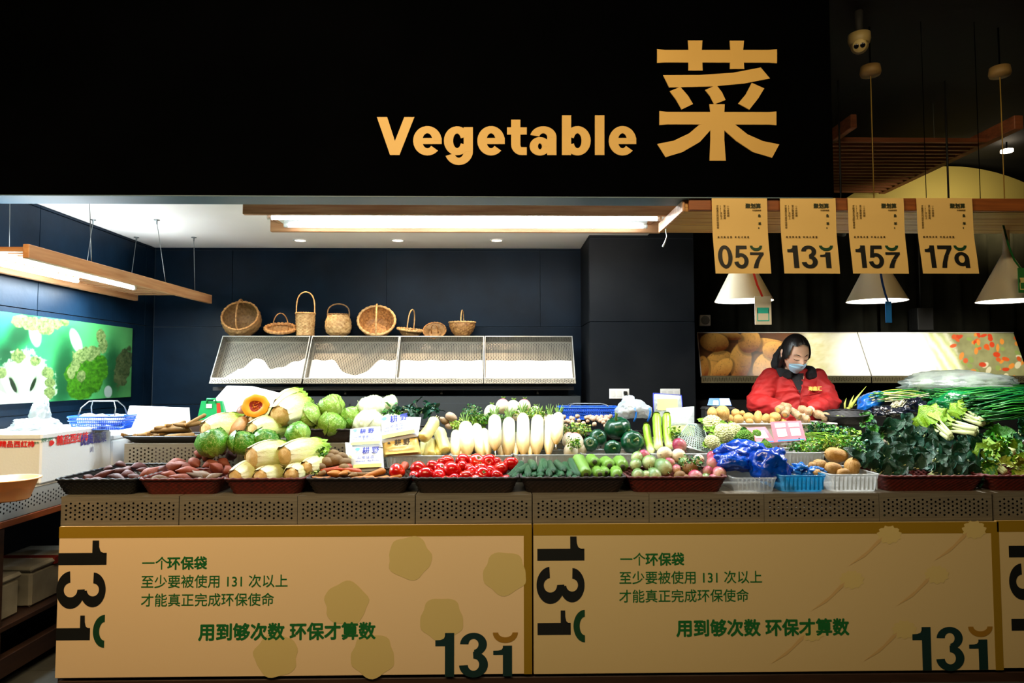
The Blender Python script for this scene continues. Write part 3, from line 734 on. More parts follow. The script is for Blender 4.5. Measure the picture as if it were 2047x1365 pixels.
# ---------------------------------------------------------------- flyers on the beam
m_fly = mat('flyer_paper', srgb(226, 190, 118), .55)
m_flyt = mat('ink_brown', srgb(96, 74, 20), .6)
m_flyd = mat('ink_olive_dark', srgb(36, 44, 16), .6)
YFL = 3.205
for i, (x0, x1, dx, num) in enumerate(((1425, 1533, 5, '057'), (1562, 1670, 5, '131'), (1698, 1806, 6, '157'), (1836, 1943, 8, '179'))):
    a = P(x0, 547, YFL); b = P(x1, 396, YFL); s = mpp(YFL); W, H = b.x - a.x, b.z - a.z
    lb = {'057': 'beige flyer beginning with a zero, nearest the beam end', '131': 'beige flyer whose number holds a three, second on the beam', '157': 'beige flyer ending in a short seven above the blue tagged lamp', '179': 'beige flyer ending in a short nine, fourth on the beam'}[num]
    t = thing('paper_flyer', lb, 'flyer', 'numbered flyers along the beam', loc=(a.x, YFL, a.z))
    vs, fs = [], []; nx, nz = 8, 24
    def bend(u, v): # u 0..1, v height 0..1 : the lower edge drifts right and curls out
        k = (1 - v); return (u * W + dx * s * k * k, -.006 * k * k * (1 + .4 * math.sin(u * 3 + i)) - .002 * math.sin(v * 9), v * H)
    for j in range(nz + 1):
        for k in range(nx + 1): vs.append(bend(k / nx, j / nz))
    for j in range(nz):
        for k in range(nx): q = j * (nx + 1) + k; fs.append((q, q + 1, q + nx + 2, q + nx + 1))
    link('sheet', MB().add(vs, fs).mesh('sheet', True), m_fly, t)
    def onsheet(o):
        me = o.data; Mo = MX[o.name]; o.matrix_local = Matrix.Identity(4)
        for vv in me.vertices:
            q = Mo @ vv.co; bx_ = bend(min(max(q.x / W, 0), 1), min(max(q.z / H, 0), 1)); vv.co = (bx_[0], bx_[1] + q.y, bx_[2])
    F = lambda px, py: Matrix.Translation(((px) * s, -.0030, H - (py) * s)) @ Matrix.Rotation(PI / 2, 4, 'X')
    po, arc, wd = number_vf(num)
    k = 47 * s; Mn = F(6, 144) @ Matrix.Diagonal((96 * s / wd, 46 * s, 1, 1))
    [onsheet(o_) for o_ in flats('numeral', po, Mn, m_ink, t)]; onsheet(flat('numeral_arc', arc, Mn, m_inkd, t))
    onsheet(text('lettering', '聚划算', F(68, 20.5) @ Matrix.Scale(10.6 * s, 4), m_flyd, t, .04))
    onsheet(text('lettering', '环保购物袋', F(82, 27) @ Matrix.Scale(3.6 * s, 4), m_flyt, t, .03))
    for r_, (cc_, sz) in enumerate((('鱼', 6.5), ('·', 4), ('羊', 7), ('II', 5))): onsheet(text('lettering', cc_, F(93, 39 + r_ * 8.2) @ Matrix.Scale(sz * s, 4), m_flyd, t, .03))
    for col_, st_ in enumerate(('一个环保袋', '至少要被使用', '131次以上', '才能真正完成环保使命')):
        onsheet(text('lettering', '\n'.join(st_ if st_[0] != '1' else ['1', '3', '1', '次', '以', '上']), F(30 - col_ * 7.2, 19) @ Matrix.Scale(4.9 * s, 4), m_flyt, t, .02))
    onsheet(text('lettering', '用   到   够   次   数      环   保   才   算   数', F(9, 82) @ Matrix.Diagonal((3.5 * s, 3.9 * s, 1, 1)), m_flyt, t, .01))
# ---------------------------------------------------------------- value noise for printed pictures
def vnoise(x, y, seed=0):
    x = np.asarray(x, float); y = np.asarray(y, float)
    xi, yi = np.floor(x), np.floor(y); fx, fy = x - xi, y - yi
    h = lambda a, b: np.modf(np.sin(a * 127.1 + b * 311.7 + seed * 74.7) * 43758.5453)[0] % 1
    u, v = fx * fx * (3 - 2 * fx), fy * fy * (3 - 2 * fy)
    return (h(xi, yi) * (1 - u) + h(xi + 1, yi) * u) * (1 - v) + (h(xi, yi + 1) * (1 - u) + h(xi + 1, yi + 1) * u) * v
def fbm(x, y, seed=0): return vnoise(x, y, seed) * .5 + vnoise(x * 2.1, y * 2.1, seed + 1) * .3 + vnoise(x * 4.3, y * 4.3, seed + 2) * .2
def lin(r, g, b): return np.array(srgb(r, g, b)[:3])
def picture(name, corner, eu, ev, nu, nv, paint, parent, thick=None, rough=.3):
    """flat print: grid corner + eu*u + ev*v with painted colours"""
    corner, eu, ev = map(np.array, (corner, eu, ev))
    u, v = np.meshgrid(np.linspace(0, 1, nu + 1), np.linspace(0, 1, nv + 1))
    V = corner + u.ravel()[:, None] * eu + v.ravel()[:, None] * ev
    i = (np.arange(nv)[:, None] * (nu + 1) + np.arange(nu)).ravel()
    F = np.stack([i, i + 1, i + nu + 2, i + nu + 1], 1)
    me = bpy.data.meshes.new(name); me.vertices.add(len(V)); me.vertices.foreach_set('co', V.ravel())
    me.loops.add(F.size); me.loops.foreach_set('vertex_index', F.ravel()); me.polygons.add(len(F))
    me.polygons.foreach_set('loop_start', np.arange(0, F.size, 4)); me.update(calc_edges=True)
    x, y = project(V)
    col = np.ones((len(V), 4)); col[:, :3] = paint(x, y)
    a = me.color_attributes.new('Col', 'FLOAT_COLOR', 'POINT'); a.data.foreach_set('color', col.ravel())
    return link(name, me, attrmat('print_' + name, rough), parent)
def over(c, m, k): m = np.clip(m, 0, 1)[:, None]; return c * (1 - m) + np.asarray(k) * m
def sm(a, b, x): t = np.clip((x - a) / (b - a), 0, 1); return t * t * (3 - 2 * t)
def ell(x, y, cx, cy, rx, ry, ang=0, n=0, seed=0, soft=.06):
    c, s = math.cos(ang), math.sin(ang); dx, dy = x - cx, y - cy
    u, v = (dx * c + dy * s) / rx, (-dx * s + dy * c) / ry
    d = np.sqrt(u * u + v * v) + (n * (fbm(x / 9, y / 9, seed) - .5) if n else 0)
    return 1 - sm(1 - soft, 1 + soft, d), u, v
def floret(c, x, y, cx, cy, rx, ry, ang, seed, dark=False):
    m, u, v = ell(x, y, cx, cy, rx, ry, ang, .55, seed, .05)
    t = fbm(x / 3.2, y / 3.2, seed + 5); k = lin(36, 96, 24) * (1 - t[:, None]) + lin(200, 215, 150) * t[:, None]
    if dark: k = k * .45
    return over(c, m, k)
def broccoli(x, y):
    g = np.clip((x) / 260, 0, 1)[:, None]
    c = lin(70, 205, 140) * (1 - g) + lin(120, 190, 120) * g
    w = fbm(x / 60, y / 45, 3)[:, None]; c = c * (.7 + .5 * w)
    # dark green cast areas of the printed picture
    for cx, cy, rx, ry, a in ((128, 745, 22, 75, .1), (40, 665, 22, 45, .6), (225, 740, 18, 55, 0), (10, 715, 30, 25, .5)):
        m, _, _ = ell(x, y, cx, cy, rx, ry, a, .2, 2, .6); c = over(c, m * .8, lin(6, 84, 48))
    # sliced head lower left
    m, u, v = ell(x, y, 52, 775, 58, 72, 0, .5, 7, .05); c = over(c, m, lin(190, 220, 180))
    for cx, cy, rx, ry, a in ((52, 765, 13, 62, 0), (24, 785, 9, 45, -.5), (80, 780, 9, 45, .45), (6, 800, 12, 30, -.9)):
        m, _, _ = ell(x, y, cx, cy, rx, ry, a, .15, 9, .2); c = over(c, m, lin(232, 240, 226))
    for cx, cy, rx, ry, a in ((26, 770, 5, 17, -.4), (66, 768, 4, 16, .4), (90, 800, 4, 10, .2)):
        m, _, _ = ell(x, y, cx, cy, rx, ry, a, .3, 4, .2); c = over(c, m, lin(40, 70, 34))
    for i, (cx, cy, r) in enumerate(((36, 712, 14), (70, 722, 10), (95, 745, 12), (98, 785, 12), (3, 745, 10), (100, 765, 10))):
        c = floret(c, x, y, cx, cy, r, r, 0, 30 + i)
    # head top left, upside down
    m, _, _ = ell(x, y, 70, 668, 11, 24, -.2, .1, 5, .2); c = over(c, m, lin(236, 240, 232))
    for i, (cx, cy, rx, ry) in enumerate(((40, 642, 18, 12), (62, 648, 20, 14), (92, 652, 18, 18), (110, 648, 12, 10), (128, 645, 10, 7))):
        c = floret(c, x, y, cx, cy, rx, ry, 0, 40 + i)
    # big head in the middle
    m, _, _ = ell(x, y, 152, 682, 10, 26, -.35, .05, 6, .15); c = over(c, m, lin(205, 225, 205))
    for i, (cx, cy, rx, ry) in enumerate(((165, 715, 20, 20), (202, 672, 9, 14), (206, 692, 9, 16), (185, 705, 16, 14))):
        c = floret(c, x, y, cx, cy, rx, ry, 0, 50 + i)
    for i, (cx, cy, rx, ry) in enumerate(((150, 745, 20, 22), (180, 745, 22, 26), (200, 730, 16, 20), (160, 775, 26, 24), (185, 765, 20, 20), (205, 745, 10, 14))):
        m, u, v = ell(x, y, cx, cy, rx, ry, 0, .5, 60 + i, .06); t = fbm(x / 4, y / 4, i)[:, None]; c = over(c, m, lin(20, 84, 20) * (1 - t) + lin(120, 190, 50) * t)
    for i, (cx, cy) in enumerate(((142, 745), (162, 752), (150, 730))): c = floret(c, x, y, cx, cy, 9, 12, 0, 80 + i)
    c = floret(c, x, y, 246, 735, 16, 42, .25, 90, True)
    m, _, _ = ell(x, y, 216, 783, 8, 12, 0, 0, 0, .1); c = over(c, m, lin(190, 205, 195))
    return (c ** 1.35) * .40
def potatoes(x, y):
    t = fbm(x / 14, y / 14, 2)[:, None]
    c = lin(72, 40, 18) * (1 - t) + lin(112, 66, 30) * t
    for i, (cx, cy, rx, ry, a) in enumerate(((1440, 725, 30, 24, -.2), (1530, 690, 50, 14, .1), (1425, 750, 26, 30, -.5), (1480, 722, 22, 38, .15), (1498, 682, 22, 24, .5), (1450, 668, 34, 10, .2),
            (1530, 735, 24, 32, .4), (1548, 700, 24, 18, .1), (1428, 684, 29, 19, .12), (1444, 738, 16, 26, .7), (1570, 745, 24, 20, 0), (1405, 735, 12, 24, 0))):
        m, u, v = ell(x, y, cx, cy, rx, ry, a, .05, i, .05)
        q = np.clip(.5 - .55 * v - .3 * u + .25 * (fbm(x / 6, y / 6, i) - .5), 0, 1)[:, None]
        k = lin(120, 56, 16) * (1 - q) + lin(240, 176, 84) * q
        sp = (vnoise(x / 2.2, y / 2.2, i) > .86)[:, None]; k = np.where(sp, k * .6, k)
        r, _, _ = ell(x, y, cx + 2, cy + 3, rx + 3, ry + 3, a, .05, i, .1); c = over(c, r * .6, lin(40, 20, 8)); c = over(c, m, k)
    # pale cabbages and leaves to the right
    q = sm(1585, 1625, x + 8 * (fbm(x / 8, y / 8, 8) - .5)); t = fbm(x / 18 + y / 30, y / 10, 5)[:, None]
    c = over(c, q, lin(214, 206, 130) * (1 - t) + lin(250, 248, 225) * t)
    c = over(c, sm(1640, 1690, x), lin(250, 249, 238))
    return c
def peppers(x, y):
    t = fbm(x / 20, y / 20, 3)[:, None]; c = lin(250, 249, 242) * np.ones_like(t)
    # pale leek leaves, then small peppers among green
    st = (np.sin((x - 1840) * .32 - (y - 665) * .22 + 3 * fbm(x / 12, y / 20, 1)) * .5 + .5)[:, None]
    k = lin(246, 246, 222) * (1 - st) + lin(206, 216, 150) * st
    c = over(c, sm(1835, 1860, x - (y - 665) * .35), k)
    q = sm(1888, 1905, x - (y - 665) * .4 + 10 * (fbm(x / 7, y / 7, 4) - .5))
    c = over(c, q, lin(128, 128, 84) * (1 - t) + lin(176, 176, 124) * t)
    rnd = random.Random(4)
    for i in range(75):
        cx, cy = rnd.uniform(1895, 2060), rnd.uniform(668, 762); cx += (cy - 665) * .3
        m, u, v = ell(x, y, cx, cy, rnd.uniform(4, 8), rnd.uniform(3, 6), rnd.uniform(0, 3), .1, i, .15)
        c = over(c, m, lin(*rnd.choice(((226, 96, 38), (216, 70, 30), (236, 150, 60), (150, 170, 90), (232, 226, 190)))))
    return c
wp = thing('broccoli_poster', 'wide green broccoli photo poster on the left tiled wall', 'poster', loc=(XL + .004, 2.4, CZ - .104))
wp_M = Matrix.Translation((-(XL + .004), -2.4, -(CZ - .104)))
zb0, zt0 = PX(260, 793, XL).z, PX(260, 656, XL).z
y1_ = PX(260, 700, XL).y
o = picture('print', (XL + .0135, 2.6, zb0), (0, y1_ - 2.6, 0), (0, 0, zt0 - zb0), 620, 120, broccoli, wp, rough=.35); o.matrix_local = wp_M
o = box('backing_board', (XL + .001, 2.6, zb0), (XL + .013, y1_, zt0), m_white, wp, 0); o.matrix_local = wp_M
# ---------------------------------------------------------------- tilted trays on the back wall
def tilt_tray(px0, px1, pxb0, pxb1, label, name='display_tray', ytop=672, ybot=757, lip=11, poster=None, grp=None):
    A = P(px0, ytop, 5.1); B = P(px1, ytop, 5.1); Cc = P(pxb0, ybot, 4.9); D = P(pxb1, ybot, 4.9)
    z_ax = ((A + B) / 2 - (Cc + D) / 2); x_ax = (D - Cc).normalized(); H = z_ax.length; zx = (z_ax - x_ax * z_ax.dot(x_ax)).normalized()
    W = ((D - Cc).length + (B - A).length) / 2; yx = zx.cross(x_ax)     # points back, away from the room
    O = (Cc + D) / 2 - x_ax * W / 2
    M = Matrix((x_ax, yx, zx)).transposed().to_4x4(); M.translation = O
    t = thing(name, label, 'tray', grp, loc=O); t.matrix_world = M
    return t, W, H
m_trayl = mat('tray_steel_light', srgb(150, 144, 130), .4, metal=.55)
trays = ((440, 611, 418, 606, 'perforated tilted wall tray under the round open basket, leftmost'), (616, 793, 608, 789, 'perforated tilted wall tray under the jar shaped basket'),
         (796, 964, 791, 966, 'perforated tilted wall tray under the two smallest baskets'), (967, 1143, 968, 1150, 'perforated tilted wall tray nearest the pillar'))
m_lin = mat('tray_white', srgb(246, 244, 236), .6)
for i, (a, b, c_, d_, lb) in enumerate(trays):
    t, W, H = tilt_tray(a, b, c_, d_, lb, grp='perforated trays on the back wall')
    dp = .075
    vs, fs = perf_vf(W, H, .0125, .0036, .008, .008); link('back_sheet', MB().add(vs, fs, Matrix.Translation((0, dp, 0))).mesh('s'), m_trayl, t)
    Rx = Matrix.Rotation(PI / 2, 4, 'X')
    vs, fs = perf_vf(W, dp, .0125, .0036, .006, .004)
    link('top_sheet', MB().add(vs, fs, Matrix.Translation((0, dp, H)) @ Rx).mesh('s'), m_trayl, t)
    link('bottom_sheet', MB().add(vs, fs, Matrix.Translation((0, dp, 0)) @ Rx).mesh('s'), m_trayl, t)
    vs, fs = perf_vf(W, .04, .0125, .0036, .006, .004); link('front_lip', MB().add(vs, fs, Matrix.Translation((0, -.001, -.04))).mesh('s'), m_trayl, t)
    vs, fs = perf_vf(dp, H, .0125, .0036, .008, .008); Rz = Matrix.Rotation(PI / 2, 4, 'Z')
    for x in (.001, W - .001): link('side_sheet', MB().add(vs, fs, Matrix.Translation((x, 0, 0)) @ Rz).mesh('s'), m_trayl, t)
    for q in ((0, 0, W, .006), (0, H - .006, W, H), (0, .006, .006, H - .006), (W - .006, .006, W, H - .006)):
        box('rim', (q[0], -.004, q[1]), (q[2], .0, q[3]), m_steel2, t, 0)
    # white area shaped as a sheet with an uneven upper outline, curving from tray floor up the back sheet
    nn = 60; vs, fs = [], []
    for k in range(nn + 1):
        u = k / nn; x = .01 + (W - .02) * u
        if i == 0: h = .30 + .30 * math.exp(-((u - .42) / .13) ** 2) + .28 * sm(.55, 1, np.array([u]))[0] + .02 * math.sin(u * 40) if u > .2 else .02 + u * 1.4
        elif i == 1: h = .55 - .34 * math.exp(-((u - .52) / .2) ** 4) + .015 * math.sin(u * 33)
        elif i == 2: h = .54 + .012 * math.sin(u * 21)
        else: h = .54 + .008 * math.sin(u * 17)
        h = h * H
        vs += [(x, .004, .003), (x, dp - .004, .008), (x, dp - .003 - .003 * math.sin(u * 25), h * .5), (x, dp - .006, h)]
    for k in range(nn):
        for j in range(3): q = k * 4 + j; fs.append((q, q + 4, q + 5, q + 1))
    link('white_sheet', MB().add(vs, fs).mesh('inset', True), m_lin, t)
sup = thing('wall_bracket', 'dark steel shelf bracket rail below the perforated wall trays', 'bracket', loc=(0, 0, 0))
q0, q1 = P(430, 772, 5.0), P(1146, 772, 5.0)
box('rail', (q0.x, 4.96, q0.z - .03), (q1.x, 5.30, q0.z - .005), m_dark, sup, 0)
for px in (520, 700, 885, 1070):
    x = P(px, 780, 5.2).x; box('arm', (x, 5.0, q0.z - .06), (x + .015, 5.32, q0.z - .031), m_dark, sup, 0)
# low cabinets along the back wall below the trays
cb = thing('back_cabinet', 'dark low cabinet along the back wall below the trays', 'cabinet')
x0c, x1c = P(640, 840, 5.0).x, P(1160, 840, 5.0).x; zt = P(900, 792, 4.95).z
m_cab = mat('cabinet_grey', srgb(40, 46, 50), .5)
box('body', (x0c - .6, 4.96, 0), (x1c, 5.32, zt), m_cab, cb, .003)
for i in range(3):
    a = x0c - .4 + i * .63; box('door', (a, 4.945, .06), (a + .62, 4.959, zt - .05), m_cab, cb, .003)
# right hand picture boards on tilted trays
for (a, b, c_, d_, lb, pf, nu) in ((1394, 1713, 1402, 1741, 'tilted picture board printed with brown potatoes behind the seller', potatoes, 420), (1715, 2026, 1743, 2056, 'tilted picture board printed with small orange peppers on the right', peppers, 420)):
    A, B = P(a, 665, 5.1), P(b, 665, 5.1); Cc, D = P(c_, 751, 4.9), P(d_, 751, 4.9)
    t = thing('picture_board', lb, 'board', loc=tuple(Cc)); T = Matrix.Translation(-Cc)
    # trapezoid print
    eu, ev = D - Cc, A - Cc
    nv = 110; u, v = np.meshgrid(np.linspace(0, 1, nu + 1), np.linspace(0, 1, nv + 1)); u = u.ravel()[:, None]; v = v.ravel()[:, None]
    o = picture('print', Cc, eu, ev, nu, nv, pf, t, rough=.3); me = o.data
    V = np.array(Cc) * (1 - u) * (1 - v) + np.array(D) * u * (1 - v) + np.array(A) * (1 - u) * v + np.array(B) * u * v
    me.vertices.foreach_set('co', V.ravel()); x, y = project(V); col = np.ones((len(V), 4)); col[:, :3] = pf(x, y); me.color_attributes['Col'].data.foreach_set('color', col.ravel())
    me.update(); o.matrix_local = T
    n_ = (B - A).cross(A - Cc).normalized(); n_ = n_ if n_.y > 0 else -n_
    vs = [p + n_ * .002 for p in (Cc, D, B, A)] + [p + n_ * .02 for p in (Cc, D, B, A)]
    link('backing_board', fix(MB().add(vs, [(0, 1, 2, 3), (7, 6, 5, 4), (0, 4, 5, 1), (1, 5, 6, 2), (2, 6, 7, 3), (3, 7, 4, 0)], T).mesh('b')), m_white, t)
    for p, q in ((Cc, A), (A, B)): tube('edge_strip', [p - Cc - n_ * .002, q - Cc - n_ * .002], .003, m_white, t, 6)
    W = (D - Cc).length; vs, fs = perf_vf(W, .05, .0125, .0036, .006, .004)
    link('front_lip', MB().add(vs, fs, Matrix.Translation((0, -.002, -.052))).mesh('s'), mat('dull_steel', srgb(120, 112, 84), .5, metal=.5), t)
    box('tray_back', (.02, .02, -.05), (W - .04, .30, -.045), m_dark, t, 0)
# dark backing under the picture boards
cb2 = thing('rear_cabinet', 'black low cabinet below the picture boards behind the seller', 'cabinet')
box('body', (1.40, 5.0, 0), (4.6, 5.20, P(1500, 800, 5.0).z), mat('black_cabinet', srgb(8, 8, 8), .8), cb2, .003)
# ---------------------------------------------------------------- plates on the pillar, device on the dark wall
for i, (px, lb) in enumerate(((1238, 'white wall socket plate with black plug on the pillar'), (1340, 'white wall socket plate on the pillar behind the clear bag'))):
    c = P(px, 787, 4.815); s = mpp(4.815)
    t = thing('wall_socket', lb, 'socket', loc=(c.x, 4.813, c.z))
    box('plate', (-20 * s, 0, -10 * s), (20 * s, .006, 10 * s), m_white, t, .002)
    for k, dx in enumerate((-13, 0, 13)):
        box('socket_insert', (dx * s - .016, -.002, -.022), (dx * s + .016, 0, .022), mat('socket_white', srgb(222, 222, 218), .4), t, .001)
    if i == 0:
        box('plug', (8 * s, -.02, -.006), (15 * s, -.002, .018), mat('plug_black', srgb(12, 12, 12), .5), t, .003)
        tube('plug_cord', [(11 * s, -.012, -.006), (10 * s, -.014, -.05), (4 * s, -.01, -.12)], .003, MATS['plug_black'], t, 6)
c = P(1410, 640, 5.2); s = mpp(5.2)
t = thing('alarm_sounder', 'small square white alarm sounder on the dark wall beside the pillar', 'alarm', loc=(c.x, 5.2, c.z))
box('case', (-11 * s, 0, -11 * s), (11 * s, .04, 11 * s), mat('alarm_case', srgb(190, 186, 170), .5), t, .004)
v, f = lathe_vf([(.001, -.002), (.012, -.004), (.014, -.001), (.028, -.001), (.031, -.004), (.034, 0)], 24)
link('grille_ring', MB().add(v, f, Matrix.Rotation(PI / 2, 4, 'X') @ Matrix.Diagonal((1, 1, -1, 1))).mesh('g', True), mat('alarm_ring', srgb(110, 106, 96), .5), t)
box('mount', (-.02, .04, -.02), (.02, .12, .02), m_dark, t, 0)
c = P(1905, 580, 5.1)
t = thing('loudspeaker', 'black box loudspeaker hanging before the dark curtain', 'loudspeaker', loc=(c.x, 5.1, c.z))
mk = mat('speaker_black', srgb(7, 7, 7), .6)
a, b = P(1836, 665, 5.1), P(1866, 615, 5.1)
box('cabinet', (a.x - c.x, 0, a.z - c.z + .02), (b.x - c.x, .12, b.z - c.z), mk, t, .004); tube('hanger', [((a.x + b.x) / 2 - c.x, .06, b.z - c.z), ((a.x + b.x) / 2 - c.x, .06, 2.6 - c.z)], .006, mk, t, 6)
# hanging payment tags
def ribbon(name, pts, wd, m, parent):
    vs, fs = [], []
    for p in pts: vs += [(p[0] - wd / 2, p[1], p[2]), (p[0] + wd / 2, p[1], p[2])]
    for i in range(len(pts) - 1): fs.append((2 * i, 2 * i + 1, 2 * i + 3, 2 * i + 2))
    return link(name, MB().add(vs, fs).mesh(name, True), m, parent)
def tag_card(label, px, py0, py1, w_, strap, sp, card, inner, Y=3.44, plain=None):
    q0 = P(px, py0, Y); q1 = P(px, py1, Y); s = mpp(Y); H = q0.z - q1.z; W = w_ * s
    t = thing('payment_tag', label, 'tag', loc=(q0.x, Y, q0.z))
    box('card', (-W / 2, 0, -H), (W / 2, .003, 0), card, t, .001)
    if inner:
        for a in ((-.36, -.88, .36, -.84), (-.36, -.84, -.31, -.46), (.31, -.84, .36, -.46), (-.36, -.60, .36, -.40)): box('frame_print', (a[0] * W, -.0008, a[1] * H), (a[2] * W, 0, a[3] * H), inner, t, 0)
    pts = [Vector(P(*k, Y)) - Vector(q0) for k in sp]
    ribbon('strap', [tuple(p) for p in pts], .012, strap, t)
    return t
m_red = mat('red_strap', srgb(200, 24, 14), .5); m_blue = mat('blue_strap', srgb(10, 70, 170), .5); m_gr = mat('green_strap', srgb(20, 90, 40), .5)
tag_card('white payment card with turquoise frame on a red strap', 1525, 592, 649, 34, m_red, ((1490, 441), (1505, 540), (1514, 570), (1521, 585), (1524, 593)), m_white, mat('turquoise', srgb(40, 200, 200), .5))
tag_card('narrow bright blue tag hanging from the middle cone lamp', 1776, 602, 645, 13, m_blue, ((1750, 441), (1758, 530), (1764, 565), (1770, 588), (1775, 602)), mat('blue_card', srgb(20, 110, 200), .5), None)
tag_card('green framed payment card hanging on the lamp at the picture edge', 2046, 535, 585, 24, m_gr, ((2006, 450), (2016, 490), (2028, 520), (2040, 536)), mat('green_card', srgb(40, 110, 50), .5), mat('cream_print', srgb(200, 190, 120), .5), Y=3.46)
# lamp wires dangling at the end of the pine fixture
o = tube('dangling_wire', [tuple(P(*q, 3.63)) for q in ((1336, 438), (1332, 452), (1331, 462), (1333, 472), (1330, 482), (1325, 493))], [.003, .0025, .0025, .0025, .004, .005], m_white); props(o, 'white loose lamp wire with connector dangling beside the beam end', 'wire')
o = tube('power_cord', [tuple(PX(*q, -2.42)) for q in ((-30, 503), (5, 505), (25, 502), (48, 497))], .004, mat('black_cord', srgb(10, 12, 14), .5)); props(o, 'black power cord reaching the left hanging lamp', 'cord')
# ---------------------------------------------------------------- wicker hand baskets on the trays
m_wk = mat('wicker', srgb(206, 150, 84), .6, col2=srgb(120, 72, 32), nscale=60, rnd=.1, detail=2)
m_wkd = mat('wicker_dark', srgb(160, 120, 70), .65, col2=srgb(112, 78, 40), nscale=60, detail=2)
m_wkp = mat('wicker_pale', srgb(226, 186, 124), .6, col2=srgb(168, 118, 62), nscale=50, detail=2)
def woven_wall(prof, nst, nrow, amp, sx=1.0, thick=.004):
    """basket wall over a profile of (radius, z): rows bulge in turn over and under the stakes"""
    seg = nst * 4; rows = []
    L = [0]
    for i in range(1, len(prof)): L.append(L[-1] + math.hypot(prof[i][0] - prof[i - 1][0], prof[i][1] - prof[i - 1][1]))
    def at(s):
        s *= L[-1]
        for i in range(1, len(prof)):
            if s <= L[i] + 1e-9:
                k = (s - L[i - 1]) / (L[i] - L[i - 1]); return prof[i - 1][0] * (1 - k) + prof[i][0] * k, prof[i - 1][1] * (1 - k) + prof[i][1] * k
        return prof[-1]
    vs, fs = [], []
    nr = nrow * 2
    for j in range(nr + 1):
        r, z = at(j / nr)
        for k in range(seg):
            a = 2 * PI * k / seg; row = j // 2
            d = amp * math.cos(nst * a + (row % 2) * PI) * (1 if j % 2 else .15)
            rr = r + d; vs.append((rr * math.cos(a) * sx, rr * math.sin(a), z))
    for j in range(nr):
        for k in range(seg):
            k2 = (k + 1) % seg; fs.append((j * seg + k, j * seg + k2, (j + 1) * seg + k2, (j + 1) * seg + k))
    return vs, fs
def rope_ring(r, z, th, sx=1, n=72, twist=24, seg=8):
    pts = [(r * math.cos(2 * PI * i / n) * sx, r * math.sin(2 * PI * i / n), z + th * .15 * math.sin(twist * 2 * PI * i / n)) for i in range(n)]
    rad = [th * (1 + .18 * math.sin(twist * 2 * PI * i / n)) for i in range(n)]
    return tube_vf(pts, rad, seg, closed=True, up=(0, 0, 1))
def hand_basket(label, px, py, Y, prof, hgt, hth, m, mw=None, nst=14, nrow=9, rot=None, sx=1.0, rim=.008, hw=1.0, hdir='x', hshape=1.0, basez=None):
    c = P(px, py, Y)
    t = thing('wicker_basket', label, 'basket', 'wicker baskets on the wall trays', loc=tuple(c))
    if rot: t.rotation_euler = rot
    v, f = woven_wall(prof, nst, nrow, .0042, sx); link('woven_body', MB().add(v, f).mesh('w', True), m, t)
    r0, z0 = prof[0]; v, f = lathe_vf([(.001, z0 + .003), (r0, z0 + .003)], 32); link('woven_base', MB().add(v, f, Matrix.Diagonal((sx, 1, 1, 1))).mesh('b'), m, t)
    r1, z1 = prof[-1]; v, f = rope_ring(r1, z1, rim, sx); link('rim', MB().add(v, f).mesh('r', True), mw or m, t)
    pts = []
    for i in range(21):
        a = PI * i / 20; x = r1 * hw * math.cos(a); z = z1 + hgt * (math.sin(a) ** hshape)
        pts.append((x * sx, 0, z) if hdir == 'x' else (0, x, z))
    pts = [(pts[0][0] * .98, pts[0][1] * .98, z1 - .03)] + pts + [(pts[-1][0] * .98, pts[-1][1] * .98, z1 - .03)]
    v, f = tube_vf(pts, [hth * (1 + .12 * math.sin(i * 2.4)) for i in range(23)], 8, up=(0, 1, 0) if hdir == 'x' else (1, 0, 0)); link('handle', MB().add(v, f).mesh('h', True), mw or m, t)
    return t
YS = 5.2
hand_basket('large round wicker basket lying on its side, leftmost on the trays', 483, 640, YS, [(.05, -.10), (.105, -.085), (.14, -.03), (.142, .03), (.13, .06)], .10, .006, m_wkd, m_wk, 16, 10, rot=(math.radians(58), 0, math.radians(6)), sx=1.0, hdir='y')
hand_basket('low dark wicker basket tilted, with a thin looped handle', 561, 664, YS, [(.05, 0), (.09, .012), (.108, .03)], .12, .004, m_wkd, m_wk, 14, 3, rot=(math.radians(20), math.radians(-9), math.radians(35)), rim=.014, hw=.55)
hand_basket('tall cylindrical pale wicker basket with a high arched handle', 610, 671, YS, [(.066, 0), (.066, .05), (.07, .10), (.071, .168)], .165, .005, m_wkp, m_wkp, 12, 16, rim=.006, hw=.98, hshape=.55)
hand_basket('pot bellied pale wicker basket with an arched handle', 676, 671, YS, [(.055, 0), (.085, .02), (.098, .06), (.095, .11), (.075, .16)], .082, .005, m_wkp, m_wkd, 14, 14, rim=.005, hw=1.1, hshape=.7)
hand_basket('large open wicker basket tipped forward with a light rim', 753, 645, YS, [(.07, -.09), (.10, -.07), (.13, -.01), (.138, .03)], .09, .007, m_wk, m_wkp, 16, 10, rot=(math.radians(56), 0, math.radians(8)), rim=.010, hdir='y')
hand_basket('shallow wicker basket with a tall narrow handle seen edge on', 819, 671, YS, [(.06, 0), (.075, .02), (.095, .045)], .155, .005, m_wkd, m_wkp, 14, 4, rot=(math.radians(8), math.radians(-6), math.radians(78)), rim=.009, hw=.8, hshape=.6)
hand_basket('smallest wicker basket lying open with a tiny handle', 869, 664, YS, [(.045, -.012), (.06, .005), (.085, .02)], .06, .004, m_wkd, m_wk, 12, 3, rot=(math.radians(48), 0, 0), rim=.006, hw=.3, sx=1.0)
hand_basket('small bowl shaped wicker basket with upright thin handle, rightmost', 924, 671, YS, [(.055, 0), (.08, .03), (.097, .07), (.10, .10)], .095, .004, m_wk, m_wkp, 14, 9, rot=(0, 0, math.radians(86)), rim=.006, hw=.9)

